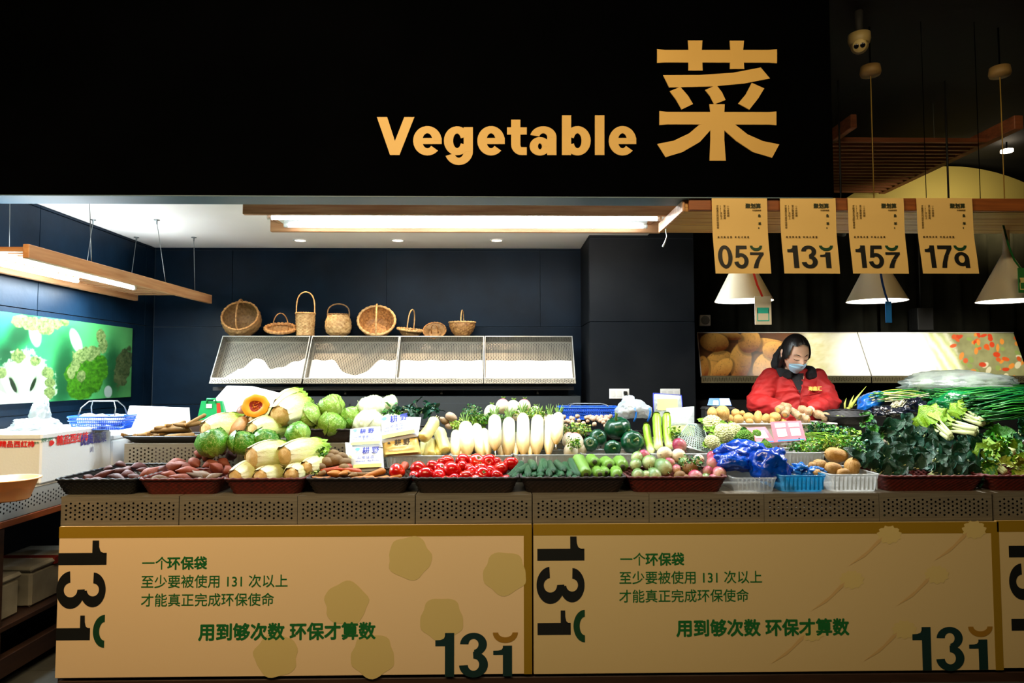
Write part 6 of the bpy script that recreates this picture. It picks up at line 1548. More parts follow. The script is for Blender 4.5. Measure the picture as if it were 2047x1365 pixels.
v_, f_ = lathe_vf([(13 * s, -.004), (11 * s, -.012), (.001, -.016)], 30, lambda a, j: 1 + (.08 * math.sin(3 * a + 1) if j < 2 else 0)); link('seed_hollow', MB().add([(x, y * .83, z) for x, y, z in v_], f_).mesh('f', True), mat('pumpkin_pulp', srgb(206, 84, 10), .5, col2=srgb(150, 44, 8), nscale=50, bump=1, bscale=60), t)
seed_me = unit_root(2, bar(2), bump=0, seg=8, n=5)
for i in range(22):
    a, r = rd.uniform(0, 6.28), rd.uniform(1, 11) * s
    link('seed', meshmat(seed_me, mat('pumpkin_seed', srgb(236, 150, 60), .5)), None, t, Matrix.Translation((r * math.cos(a), r * math.sin(a) * .83, -.009)) @ Euler((rd.uniform(1, 2), 0, rd.uniform(0, 3))).to_matrix().to_4x4() @ Matrix.Diagonal((.0022, .0014, .009, 1)))
o = put2(unit_root(12, lambda t: bar(2)(t) * (1 - .35 * t), bump=.05, bf=1.5, seg=20), mat('pale_squash_skin', srgb(214, 172, 136), .5, col2=srgb(196, 146, 108), nscale=6), 'butternut_squash', P(455, 872, 3.76), P(492, 835, 3.86), 19 * mpp(3.8)); props(o, 'pale pinkish squash between the napa cabbages, left of the pumpkin half', 'squash')
child(stem_me, m_pot, 'stem', o, Matrix.Identity(4))
o = put2(unit_root(14, bar(2.2), bump=.05, bf=1.5, seg=20), mat('butternut_brown', srgb(140, 84, 50), .5), 'butternut_squash', P(478, 835, 3.92), P(500, 812, 4.0), 15 * mpp(3.9)); props(o, 'brown squash behind the orange pumpkin half', 'squash')
# tan yams on the left step
YM = variants('yam', lambda i: unit_root(100 + i, lambda t: cukep(t) * (.8 + .2 * t), bend=1.2 * (i - 1), bump=.14, bf=8, seg=10), 3)
for i, (x0, y0, x1, y1, r) in enumerate(((243, 868, 272, 870, 5), (290, 868, 318, 862, 6), (300, 862, 380, 858, 6), (318, 869, 384, 862, 6), (330, 874, 390, 870, 6), (308, 855, 382, 850, 6), (345, 848, 410, 842, 5), (370, 850, 412, 828, 4), (272, 871, 316, 872, 5), (300, 874, 340, 875, 5), (355, 876, 396, 874, 5), (330, 850, 372, 843, 5))):
    o = put2(YM[i % 3], m_yam, 'long_yam', P(x0, y0, 3.93 + .01 * (i % 4)), P(x1, y1, 4.0 + .02 * (i % 4)), r * mpp(3.95), roll=i)
    v_, f_ = lathe_vf([(.001, -.506), (.6, -.504), (.72, -.495)], 10); child(MB().add(v_, f_).mesh('e', True), m_yamc, 'cut_end', o, Matrix.Identity(4)); reg(o, 'yam', 'long tan yam', 'the yam tray', (x0 + x1) / 2, (y0 + y1) / 2, 'yam', 'long yams on the left step', 6)
# white radishes
DK = variants('dai', lambda i: unit_root(120 + i, daikonp, bend=.12 * i, bump=.04, bf=2, seg=18, n=16), 3)
tuft2 = MB()
for k in range(8):
    a = k * 2.4; v_, f_ = tube_vf([(.2 * math.cos(a), .2 * math.sin(a), .48), (.3 * math.cos(a), .3 * math.sin(a), .58), (.8 * math.cos(a + .2), .8 * math.sin(a + .2), .72)], [.11, .08, .03], 5); tuft2.add(v_, f_)
tuft2_me = tuft2.mesh('stubs', True)
v_, f_ = tube_vf([(0, 0, -.49), (.1, .0, -.55), (.05, .1, -.64)], [.10, .05, .015], 6); dtail = MB().add(v_, f_).mesh('t', True)
for i, (x0, y0, x1, y1, r_) in enumerate(((735, 760, 745, 500, 60), (850, 760, 830, 420, 72), (1000, 760, 935, 435, 58), (1060, 750, 1010, 480, 45), (1120, 690, 1115, 350, 66), (1240, 760, 1255, 375, 66), (1395, 750, 1390, 330, 64), (1525, 750, 1535, 350, 64), (1640, 755, 1650, 345, 50), (1710, 630, 1740, 330, 60), (790, 760, 780, 560, 40), (1180, 770, 1190, 500, 45), (1460, 760, 1465, 500, 40), (1320, 760, 1325, 520, 40))):
    p0, p1 = c3(x0, y0), c3(x1, y1); top = i in (4, 9); Y0 = 3.60 if top else 3.66; Y1 = Y0 + .22
    o = put2(DK[i % 3], m_dai, 'white_radish', P(*p0, Y0), P(*p1, Y1), r_ / 4.874 * mpp(Y0) * 1.04, roll=i)
    child(tuft2_me, m_stem, 'leaf_stubs', o, Matrix.Identity(4)); child(dtail, m_dai, 'root_tip', o, Matrix.Identity(4))
    reg(o, 'daikon', 'long white radish', 'the white radish bins', (p0[0] + p1[0]) / 2, (p0[1] + p1[1]) / 2, 'radish', 'white radishes in the bins', 9)
for (px, py, r, Y) in ((1148, 886, 19, 3.70), (1140, 902, 15, 3.66), (1158, 898, 15, 3.7), (1136, 880, 14, 3.74)):
    c = P(px, py, Y); s = mpp(Y) * r; o = put2(RA[0], m_radw, 'turnip', c + Vector((0, 0, -s)), c + Vector((.01, .05, s)), s); child(tail_me, m_radw, 'root_tail', o, Matrix.Identity(4)); reg(o, 'turnip', 'creamy turnip', 'the heap left of the pumpkins', px, py, 'turnip', 'creamy turnips by the pumpkins', 9)
# corn in husks / packed
m_corn = gradmat('corn_husk', [(0, srgb(240, 222, 150)), (.5, srgb(236, 224, 160)), (1, srgb(224, 222, 176))], .4, rnd=.06, veins=(3, (6, 6, .6), srgb(246, 238, 190), .5))
for i, (x0, y0, x1, y1, r_, Y) in enumerate(((400, 570, 540, 380, 62, 3.64), (640, 700, 570, 480, 62, 3.70), (500, 740, 500, 590, 56, 3.66), (440, 730, 430, 590, 40, 3.70), (570, 730, 560, 600, 40, 3.7))):
    p0, p1 = c3(x0, y0), c3(x1, y1)
    o = put2(CU[i % 3], m_corn, 'corn_cob', P(*p0, Y), P(*p1, Y + .14), r_ / 4.874 * mpp(Y)); child(tuft_me, m_corn, 'husk_end', o, Matrix.Identity(4)); reg(o, 'corn', 'pale corn cob in husk', 'the corn packs', (p0[0] + p1[0]) / 2, (p0[1] + p1[1]) / 2, 'corn', 'corn cobs by the noodles', 9)
# long green gourds
m_lg = gradmat('long_gourd_skin', [(0, srgb(236, 240, 196)), (.3, srgb(170, 206, 96)), (1, srgb(140, 184, 60))], .35, rnd=.06, veins=(3, (7, 7, .4), srgb(206, 226, 140), .5))
for i, (x0, y0, x1, y1, r_) in enumerate(((800, 720, 740, 430, 40), (860, 690, 840, 325, 44), (980, 680, 940, 325, 44))):
    p0, p1 = c4(x0, y0), c4(x1, y1); o = put2(CU[i % 3], m_lg, 'long_green_gourd', P(*p0, 3.64), P(*p1, 3.84), r_ / 4.874 * mpp(3.7))
    v_, f_ = lathe_vf([(.001, .512), (.6, .51), (.8, .49)], 10); child(MB().add(v_, f_).mesh('e', True), m_cut, 'cut_end', o, Matrix.Identity(4)); reg(o, 'lgourd', 'long light green gourd', 'its bin', p0[0], 880, 'gourd', 'long green gourds', 30)
# bamboo shoots in the white tray
m_bam = mat('bamboo_shoot_skin', srgb(224, 194, 142), .6, col2=srgb(190, 146, 92), nscale=9, bump=.3, rnd=.12)
c5 = lambda X_, Y_: (1400 + X_ / 4.874, 640 + Y_ / 4.874)
for i, (x_, y_, rx, rz) in enumerate(((115, 900, 50, 55), (215, 905, 75, 75), (345, 905, 48, 42), (370, 965, 56, 46), (470, 950, 56, 50), (560, 945, 46, 66), (640, 955, 44, 46), (730, 945, 60, 48), (410, 905, 30, 26), (480, 985, 40, 28), (150, 960, 50, 40), (290, 960, 40, 40), (690, 985, 40, 28), (800, 990, 44, 26))):
    px, py = c5(x_, y_); Y = 3.96 + (i % 3) * .03; c = P(px, py, Y); s = mpp(Y) / 4.874; ax = Vector((rd.uniform(-.4, .4), rd.uniform(-.5, .5), 1)).normalized()
    o = put2(PO[i % 3], m_bam, 'bamboo_shoot', c - ax * rz * s, c + ax * rz * s, rx * s * .92); child(tail_me, m_bam, 'shoot_tip', o, Matrix.Diagonal((1, 1, 1, 1)))
    v_, f_ = lathe_vf([(.001, .49), (.35, .488), (.45, .46)], 12); child(MB().add(v_, f_).mesh('cut', True), m_yamc, 'cut_face', o, Matrix.Identity(4)); reg(o, 'bamboo', 'tan bamboo shoot', 'the long white tray', px, py, 'bamboo shoot', 'bamboo shoots before the seller', 9)
# garlic and peanuts beside the blue basket
m_gar = mat('garlic_skin', srgb(226, 206, 186), .6, col2=srgb(186, 146, 122), nscale=16, rnd=.15)
for i in range(44):
    px, py = rd.uniform(1122, 1222), rd.uniform(832, 852); Y = 3.92 + (852 - py) / 20 * .15; c = P(px, py, Y); s = mpp(Y) * rd.uniform(3.6, 5)
    o = put2(PO[i % 3], m_gar, 'garlic_bulb', c - Vector((s, 0, 0)), c + Vector((s, .003, s * .4)), s, roll=i); reg(o, 'garlic', 'small garlic bulb', 'the garlic tray', px, py, 'garlic', 'garlic bulbs beside the blue basket', 4.2)
for i, (px, py, rx) in enumerate(((902, 834, 14), (889, 843, 10), (897, 852, 9), (908, 849, 9), (884, 838, 7))):
    c = P(px, py, 4.0); s = mpp(4.0) * rx; o = put2(PO[i % 3], m_gar if i % 2 == 0 else m_pot, 'taro', c - Vector((s * .8, 0, -s * .4)), c + Vector((s * .8, .01, -s * .4)), s * .65); reg(o, 'taro', 'small pale taro' if i % 2 == 0 else 'small brown taro', 'the heap behind the corn', px, py, 'taro', 'taros behind the corn', 7)
# pale roots wrapped behind the radishes
for i, (px, py, r) in enumerate(((980, 824, 15), (1003, 812, 15), (1024, 816, 16), (1046, 812, 14), (1068, 826, 14), (1084, 838, 12), (1100, 840, 12), (1034, 828, 14))):
    c = P(px, py, 4.08); s = mpp(4.08) * r; o = put2(RA[i % 3], m_radw if i % 2 else m_cabw, 'kohlrabi', c - Vector((0, 0, s)), c + Vector((.01, .02, s)), s); child(tuft_me, m_stem, 'leaf_stubs', o, Matrix.Identity(4)); reg(o, 'kohl', 'pale round root', 'the heap behind the white radishes', px, py, 'kohlrabi', 'pale roots behind the radishes', 12)

srgb = _srgb0
# ---------------------------------------------------------------- plastic bags and packs
def crumple(name, lb, c, rx, ry, rz, m, seed=0, amp=.22, cat='bag', sub=4, rot=(0, 0, 0), hi=.10, parent=None, pinch=0, flatb=-.6):
    bm = bmesh.new(); bmesh.ops.create_icosphere(bm, subdivisions=sub, radius=1)
    for v in bm.verts:
        q = v.co.copy(); n1 = noise.noise(q * 1.3 + Vector((seed, 0, 0))); n2 = 1 - abs(noise.noise(q * 3.1 + Vector((0, seed, 3)))) * 2; n3 = 1 - abs(noise.noise(q * 7 + Vector((3, seed, 0)))) * 2
        k = 1 + amp * n1 * 1.6 + hi * (n2 - .5) + hi * .45 * (n3 - .5)
        if pinch: k *= 1 - pinch * max(0, q.z) ** 2
        v.co = Vector((q.x * rx * k, q.y * ry * k, max(q.z, flatb) * rz * k))
    me = bpy.data.meshes.new(name); bm.to_mesh(me); bm.free(); me.polygons.foreach_set('use_smooth', [True] * len(me.polygons))
    o = link(name, me, m, parent); o.location = c; o.rotation_euler = rot
    if lb: props(o, lb, cat)
    return o
m_bbag = mat('royal_blue_bag', srgb(0, 44, 150), .25, col2=srgb(0, 74, 190), nscale=9, coat=.2, bump=.6, bscale=22)
m_kbag = mat('black_bag', srgb(6, 8, 16), .2, col2=srgb(12, 16, 30), nscale=9, coat=.5, bump=.8, bscale=26)
m_wbag = thinmat('white_film', srgb(196, 204, 208), .25, .78, .4, .15)
m_cbag = thinmat('clear_film', srgb(240, 250, 248), .2, .62, .6, .15, (.92, 1, .98, 1))
m_gbag = thinmat('green_film', srgb(30, 176, 100), .2, .55, .5, .2, (.45, .95, .65, 1))
m_lbag = mat('bright_blue_bag', srgb(8, 76, 170), .25, col2=srgb(30, 116, 200), nscale=9, coat=.3, bump=.5, bscale=20)
m_foam = mat('foam_white', srgb(226, 228, 230), .8, bump=.08, bscale=90)
m_foamo = m_foam
def PP(px, py, Y): return tuple(P(px, py, Y))
s35 = mpp(3.4)
t = thing('plastic_bag', 'shiny royal blue plastic bag slumped over the clear bins', 'bag', loc=PP(1503, 925, 3.4))
O_ = Vector(t.location)
for i, (px, py, Y, rx, rz, n) in enumerate(((1490, 905, 3.46, 54, 24, 'lobe'), (1467, 922, 3.40, 36, 20, 'lobe'), (1540, 930, 3.34, 38, 33, 'lobe'), (1508, 915, 3.42, 40, 26, 'lobe'))):
    o = crumple('bag_lobe', None, Vector(P(px, py, Y)) - O_, rx * s35, .075, rz * s35, m_bbag, i * 3.3, .25, hi=.2, parent=t, flatb=-.95)
crumple('handle_knot', None, Vector(P(1517, 900, 3.36)) - O_, 22 * s35, .03, 9 * s35, m_bbag, 9, .3, hi=.3, parent=t, rot=(0, .6, 0), sub=3)
for i, (px, py) in enumerate(((1590, 942), (1612, 945), (1630, 938), (1600, 932), (1640, 946))):
    c = P(px, py, 3.33); o = put2(leaf_mesh(seed=50 + i, W=.7, curl=.6, wave=.15), m_lbag, 'torn_film', c, c + Vector((.02, 0, .03)), .03) if 0 else crumple('torn_blue_film', None, PP(px, py, 3.36), .03, .03, .018, m_lbag, i, .4, hi=.3, sub=3)
    reg(o, 'film', 'crumpled light blue film scrap', 'the light blue bin', px, py, 'film', 'blue film scraps in the bin', 30)
crumple('plastic_bag', 'black shiny plastic bag under the spring onions', PP(1826, 815, 4.0), .075, .07, .055, m_kbag, 5, .25, hi=.2)
crumple('plastic_bag', 'flat black plastic bag lying over the dark heap', PP(1775, 824, 4.0), .12, .08, .035, m_kbag, 8, .25, hi=.25)
crumple('plastic_bag', 'bright blue plastic bag behind the spring onion roots', PP(1741, 801, 4.15), .085, .08, .05, m_lbag, 2, .2, rot=(0, -.5, 0))
crumple('plastic_bag', 'translucent green plastic bag over the chives', PP(1922, 806, 4.0), .165, .08, .068, m_gbag, 12, .2, hi=.2)
crumple('plastic_bag', 'large clear plastic bag of pale vegetables at the back right', PP(1912, 765, 4.22), .34, .12, .07, m_cbag, 4, .2, hi=.22)
for i, (px, py) in enumerate(((1850, 765), (1900, 762), (1950, 764), (1990, 768))):
    c = P(px, py, 4.22); o = put2(PO[i % 3], m_cabw, 'wrapped_cabbage', c - Vector((.06, 0, .0)), c + Vector((.06, .02, 0)), .045); reg(o, 'wrapped', 'pale vegetable seen through film', 'the large clear bag', px, py, 'cabbage', 'vegetables inside the clear bag', 30)
q = P(80, 858, 3.5)
t = thing('plastic_bag', 'white thin plastic bag standing on the foam box at the left wall', 'bag', loc=PX(72, 862, -2.45)); O_ = Vector(t.location); s = O_.y / FP
crumple('bag_base', None, (0, 0, .03), 44 * s, .09, 16 * s, m_wbag, 3, .2, hi=.25, parent=t)
crumple('bag_top', None, (6 * s, 0, .10), 17 * s, .03, 30 * s, m_wbag, 6, .3, hi=.3, parent=t, rot=(0, .25, 0))
# white and blue bag of garlic beside the pumpkins, clear zip bags, small packs behind the radishes
t = thing('plastic_bag', 'white and blue tied bag of garlic behind the dark pumpkins', 'bag', loc=PP(1266, 828, 4.02)); O_ = Vector(t.location); s = mpp(4.02)
crumple('bag_body', None, (0, 0, .02), 34 * s, .07, 22 * s, m_wbag, 15, .12, hi=.12, parent=t)
crumple('bag_top', None, (-8 * s, 0, 24 * s), 14 * s, .03, 13 * s, mat('white_blue_film', srgb(150, 196, 236), .3, col2=srgb(240, 244, 250), nscale=20), 17, .3, hi=.3, parent=t, sub=3)
for k, (dx, ang) in enumerate(((-2, 0), (26, .5))):
    tube('blue_band', [((dx + 3 * math.sin(a_ * 1.2 + ang)) * s, -.071 + .0 * a_, (14 - a_ * 9) * s) for a_ in range(4)], .006, m_lbag, t, 6)
for k in range(9):
    link('garlic_bulb', meshmat(PO[k % 3], m_gar), None, t, Matrix.Translation(((-20 + 5 * k) * s, rd.uniform(-.02, .02), rd.uniform(0, .02))) @ Matrix.Diagonal((.02, .02, .036, 1)))
def pillow(name, lb, corners, th, m, cat, edge=None, nx=14, nz=14, parent=None, bulge=1.0):
    """corners: bottom left, bottom right, top right, top left (world); a stuffed pack between them"""
    a, b, c, d = [Vector(q) for q in corners]; n = (b - a).cross(d - a).normalized()
    if n.y > 0: n = -n
    vs, fs = [], []; O = (a + b + c + d) / 4
    for side in (1, -1):
        for j in range(nz + 1):
            for i in range(nx + 1):
                u, v = i / nx, j / nz; p = a * (1 - u) * (1 - v) + b * u * (1 - v) + c * u * v + d * (1 - u) * v
                k = (max(0, 1 - (2 * u - 1) ** 4) * max(0, 1 - (2 * v - 1) ** 4)) ** .5
                w = .0035 * noise.noise(Vector((u * 7 + th * 90, v * 7, side)))
                vs.append(p - O + n * side * (th / 2 * k * bulge + w * k))
    K = (nx + 1) * (nz + 1)
    for s_ in (0, 1):
        for j in range(nz):
            for i in range(nx): k = s_ * K + j * (nx + 1) + i; f = (k, k + 1, k + nx + 2, k + nx + 1); fs.append(f if s_ == 0 else f[::-1])
    t = thing(name, lb, cat, None, loc=tuple(O)) if lb else parent
    link('pack', MB().add(vs, fs).mesh('p', True), m, t)
    if edge:
        for p, q in ((a, b), (b, c), (c, d), (d, a)): tube('blue_edge', [p - O, q - O], .003, edge, t, 6)
    ux = (b - a).normalized(); uy = (d - a); uy = (uy - ux * uy.dot(ux)).normalized(); nn = ux.cross(uy)
    Mf = Matrix((ux, uy, nn)).transposed().to_4x4(); Mf.translation = (a - O) + n * (th / 2 + .003)
    return t, Mf, (b - a).length, (d - a).length
def qpx(L, Y, Yt=None): return [P(x, y, Y if i < 2 else (Yt or Y)) for i, (x, y) in enumerate(L)]
m_nood = mat('noodle_pack', srgb(236, 240, 244), .3, col2=srgb(214, 226, 240), nscale=7, coat=.3)
m_nooy = mat('noodle_pack_yellow', srgb(236, 196, 96), .3, col2=srgb(240, 218, 150), nscale=7, coat=.3)
m_pblue = mat('print_blue', srgb(24, 40, 150), .5); m_pyel = mat('print_yellow', srgb(244, 224, 120), .5); m_pblk = mat('print_black', srgb(24, 18, 22), .5); m_plbl = mat('print_light_blue', srgb(110, 180, 226), .5)
def noodle(lb, L, Y, Yt, m, ink, big=.26, ys=((.62, '耕 野'),), sub_='山 地 佳 品', th=.05):
    t, Mf, w, h = pillow('noodle_pack', lb, qpx(L, Y, Yt), th, m, 'pack')
    for yy, st in ys: text('lettering', st, Mf @ Matrix.Translation((w * .30, h * yy, 0)) @ Matrix.Scale(h * big, 4), ink, t, .03)
    text('lettering', sub_, Mf @ Matrix.Translation((w * .16, h * .40, 0)) @ Matrix.Scale(h * .12, 4), m_pblue, t, .01)
    text('lettering', 'Niceroot    Buy Products', Mf @ Matrix.Translation((w * .12, h * .28, 0)) @ Matrix.Scale(h * .085, 4), m_pblue, t, .01)
    flat('print_oval', [[(math.cos(a_ * .4) * 1, math.sin(a_ * .4) * .7) for a_ in range(15)]], Mf @ Matrix.Translation((w * .15, h * .78, 0)) @ Matrix.Scale(h * .09, 4), m_plbl if ink is m_pblue else m_pblk, t)
    flat('print_band', [[(0, 0), (1, 0), (1, 1), (0, 1)]], Mf @ Matrix.Translation((w * .06, h * .06, -.0012)) @ Matrix.Diagonal((w * .88, h * .13, 1, 1)), m_pyel, t)
noodle('white noodle pack standing upright at the left of the bins', [(704, 944), (768, 940), (765, 896), (700, 893)], 3.50, 3.58, m_nood, m_pblue)
noodle('white noodle pack above, leaning behind the upright one', [(698, 898), (765, 894), (760, 852), (700, 858)], 3.60, 3.68, m_nood, m_pblue)
noodle('upper white noodle pack with blue print leaning on the corn', [(762, 886), (836, 872), (842, 834), (762, 832)], 3.63, 3.72, m_nood, m_pblue)
noodle('yellow noodle pack with black print lying in the white bin', [(768, 914), (842, 908), (835, 874), (763, 884)], 3.615, 3.65, m_nooy, m_pblk, big=.42, sub_='')
noodle('small folded noodle pack left of the upright white pack', [(692, 915), (706, 925), (704, 886), (690, 884)], 3.54, 3.6, m_nood, m_pblue, th=.02)
t, Mf, w, h = pillow('zip_bag', 'clear zip bag with blue border standing behind the long gourds', qpx([(1308, 850), (1366, 850), (1362, 790), (1306, 786)], 3.98, 4.02), .04, m_cbag, 'bag', m_pblue)
flat('label_print', [[(0, 0), (1, 0), (1, 1), (0, 1)]], Mf @ Matrix.Translation((w * .12, h * .45, -.001)) @ Matrix.Diagonal((w * .7, h * .35, 1, 1)), m_pyel, t)
t, Mf, w, h = pillow('zip_bag', 'white packed bag in front of the blue bordered zip bag', qpx([(1330, 858), (1388, 856), (1388, 812), (1332, 816)], 3.9, 3.95), .05, m_wbag, 'bag', None)
pillow('zip_bag_filling', 'block of white tofu inside the front zip bag', qpx([(1336, 854), (1382, 852), (1382, 824), (1338, 826)], 3.905, 3.95), .03, m_foam, 'tofu')
t, Mf, w, h = pillow('paper_bag', 'yellowish leafy pack under the white zip bag', qpx([(1338, 872), (1388, 872), (1390, 852), (1340, 852)], 3.8, 3.88), .03, mat('yellow_pack', srgb(220, 220, 120), .5, col2=srgb(160, 196, 90), nscale=20), 'pack', None)
# perforated metal grater sheet leaning behind the radishes
a, b, c, d = qpx([(1345, 886), (1424, 908), (1405, 848), (1376, 846)], 3.68, 3.86)
pv, pf = perf_vf(1, 1, 1 / 15, .024, .02, .02); t = thing('perforated_sheet', 'pale perforated metal sheet bent and leaning beside the cauliflowers', 'metal sheet', loc=tuple((a + c) / 2)); O_ = Vector(t.location)
bil = lambda u, v: a * (1 - u) * (1 - v) + b * u * (1 - v) + c * u * v + d * (1 - u) * v - O_ + Vector((0, -.02 * math.sin(u * PI), 0))
link('sheet', MB().add([bil(x, z) for x, y, z in pv], pf).mesh('s'), mat('mesh_steel', srgb(112, 128, 120), .45, metal=.3), t)
for (p, q) in (((0, 0), (1, 0)), ((1, 0), (1, 1)), ((1, 1), (0, 1)), ((0, 1), (0, 0))): tube('folded_edge', [bil(p[0] + (q[0] - p[0]) * k / 4, p[1] + (q[1] - p[1]) * k / 4) for k in range(5)], .0025, m_steel2, t, 6)
# blue plastic shopping baskets
m_bb = mat('blue_basket_plastic', srgb(14, 82, 196), .35, coat=.2)
def blue_basket(lb, c, W, D, H, ang, handles=True):
    t = thing('plastic_basket', lb, 'basket', None, loc=tuple(c), rot=(0, 0, ang)); k = .86
    rim = MB()
    def ringp(w, d, z, n=8):
        o = []
        for sx, sy, a0 in ((1, 1, 0), (-1, 1, 90), (-1, -1, 180), (1, -1, 270)):
            for i in range(n): a_ = math.radians(a0 + 90 * i / (n - 1)); o.append((sx * (w / 2 - .03) + .03 * math.cos(a_), sy * (d / 2 - .03) + .03 * math.sin(a_), z))
        return o
    v, f = tube_vf(ringp(W, D, H), .006, 6, closed=True, up=(0, 0, 1)); rim.add(v, f)
    v, f = tube_vf(ringp(W * .99, D * .99, H - .02), .004, 6, closed=True, up=(0, 0, 1)); rim.add(v, f); link('rim', rim.mesh('r', True), m_bb, t)
    lat = MB()
    for z in (.0, .33, .66):
        w = k + (1 - k) * z; v, f = tube_vf(ringp(W * w, D * w, z * (H - .02) + .004), .0025, 4, closed=True, up=(0, 0, 1)); lat.add(v, f)
    top, bot = ringp(W, D, H), ringp(W * k, D * k, .003)
    def along(R_, s):
        n = len(R_); L = [0]
        for i in range(n): L.append(L[-1] + (Vector(R_[(i + 1) % n]) - Vector(R_[i])).length)
        s *= L[-1]
        for i in range(n):
            if s <= L[i + 1]: return Vector(R_[i]).lerp(Vector(R_[(i + 1) % n]), (s - L[i]) / max(1e-9, L[i + 1] - L[i]))
        return Vector(R_[0])
    N = 84
    for i in range(N): v, f = tube_vf([along(bot, i / N), along(top, i / N)], .0018, 4); lat.add(v, f)
    o = link('lattice', lat.mesh('l'), m_bb, t); o['kind'] = 'stuff'
    link('base', MB().add(bot, [tuple(range(len(bot)))]).mesh('b'), m_bb, t)
    for sy in (-1, 1):
        pts = [(-W * .32, sy * D * .42, H), (-W * .30, sy * D * .30, H + .05), (-W * .22, sy * D * .12, H + .085), (W * .22, sy * D * .12, H + .085), (W * .30, sy * D * .30, H + .05), (W * .32, sy * D * .42, H)]
        if handles == 'down': pts = [(x, y, H + (z - H) * .18 + .006) for x, y, z in pts]
        tube('wire_handle', pts, .0035, m_wire, t, 6)
    return t
bc = P(205, 858, 3.95)
blue_basket('blue lattice plastic basket with raised wire handles on the left foam boxes', bc, .30, .20, .075, .12)
for i, (dx, dz, m, nm) in enumerate(((-.09, .055, m_foam, 'white wrapped pack'), (.0, .05, m_foam, 'white wrapped pack'), (.07, .05, m_nood, 'bluish wrapped pack'))):
    c = bc + Vector((dx, 0, dz)); o = crumple('wrapped_pack', None, tuple(c), .05, .06, .035, m, 20 + i, .15, sub=3); reg(o, 'packs', nm, 'the left blue basket', 200 + dx * 300, 840, 'pack', 'packs in the left blue basket', 30)
blue_basket('blue lattice plastic basket lying behind the garlic bulbs', P(1175, 838, 4.2), .36, .2, .075, -.03, 'down')
# foam boxes on the side counter
FX = -2.27
A0, A1 = PX(80, 966, FX).y, PX(221, 930, FX).y
zt = PX(80, 866, FX).z
m_fred = mat('print_red', srgb(214, 22, 16), .5); m_fgrn = mat('print_green', srgb(10, 110, 60), .5); m_fpur = mat('print_purple', srgb(40, 24, 130), .5)
def foam_box(lb, y0, y1, z0, z1):
    t = thing('foam_box', lb, 'box', 'white foam boxes on the side counter', loc=(FX, y0, z0))
    box('box_body', (XL + .02 - FX, 0, 0), (0, y1 - y0, z1 - z0 - .035), m_foam, t, .008)
    box('lid', (XL + .018 - FX, -.004, z1 - z0 - .0345), (.004, y1 - y0 + .004, z1 - z0), m_foam, t, .008)
    return t
t = foam_box('large foam box with red and purple Chinese print, nearest on the side counter', A0, A1, LZ + .004, zt)
h = zt - LZ
Ms = Matrix.Rotation(PI / 2, 4, 'Z') @ Matrix.Rotation(PI / 2, 4, 'X')   # text running along +y on the side face
def side(st, px, py, size, m, bold=.02):
    q = PX(px, py, FX + .0055); text('lettering', st, Matrix.Translation((.0050, q.y - A0, q.z - LZ - .004)) @ Ms @ Matrix.Scale(size, 4), m, t, bold)
k_ = .048
side('精品西红柿', 113, 889, .054, m_fred, .03); side('优质蔬菜', 160, 889, .062, m_fpur, .03); side('四', 182, 867, .032, m_fpur, .02); side('川', 180, 903, .034, m_fpur, .02)
side('货号: 095', 82, 884, .022, m_fgrn); 
q = PX(103, 887, FX + .0055)
flat('tomato_mark', [[(math.cos(a_ * PI / 8) * (1 + .25 * math.cos(a_ * PI / 8 * 3)), math.sin(a_ * PI / 8) * .8) for a_ in range(16)]], Matrix.Translation((.0052, q.y - A0, q.z - LZ)) @ Ms @ Matrix.Scale(.018, 4), m_fred, t)
def frontt(st, px, py, size, m, bold=.02):
    q = P(px, py, A0 - .006); text('lettering', st, Matrix.Translation((q.x - FX, -.0052, q.z - LZ - .004)) @ Matrix.Rotation(PI / 2, 4, 'X') @ Matrix.Scale(size, 4), m, t, bold)
frontt('精品西红柿', -2, 893, 13.6 * mpp(A0), m_fred, .03); frontt('货号', 67, 887, 5 * mpp(A0), m_fgrn)
foam_box('second foam box behind the printed one on the side counter', A1 + .01, PX(250, 900, FX).y + .25, LZ + .004, PX(240, 866, FX).z)
def slab(name, lb, L, Y, th, m, cat, tilt=0):
    n = len(L); pts = [P(x, y, Y + tilt * (max(q[1] for q in L) - y) / 60) for x, y in L]; O_ = sum(pts, Vector()) / n; mb = MB()
    mb.add([p - O_ for p in pts] + [p - O_ + Vector((0, th, 0)) for p in pts], [tuple(range(n)), tuple(range(2 * n - 1, n - 1, -1))] + [(i, i + n, (i + 1) % n + n, (i + 1) % n) for i in range(n)])
    o = link(name, fix(mb.mesh(name)), m, None); o.location = O_; props(o, lb, cat); return o
slab('foam_sheet', 'white foam lid leaning behind the long yams', [(240, 872), (259, 811), (375, 815), (379, 872)], 4.25, .025, m_foam, 'foam lid', .06)
slab('foam_sheet', 'large white foam lid slanting behind the pumpkin half', [(412, 842), (420, 808), (453, 771), (502, 772), (604, 797), (606, 842)], 4.32, .03, m_foam, 'foam lid', .04)
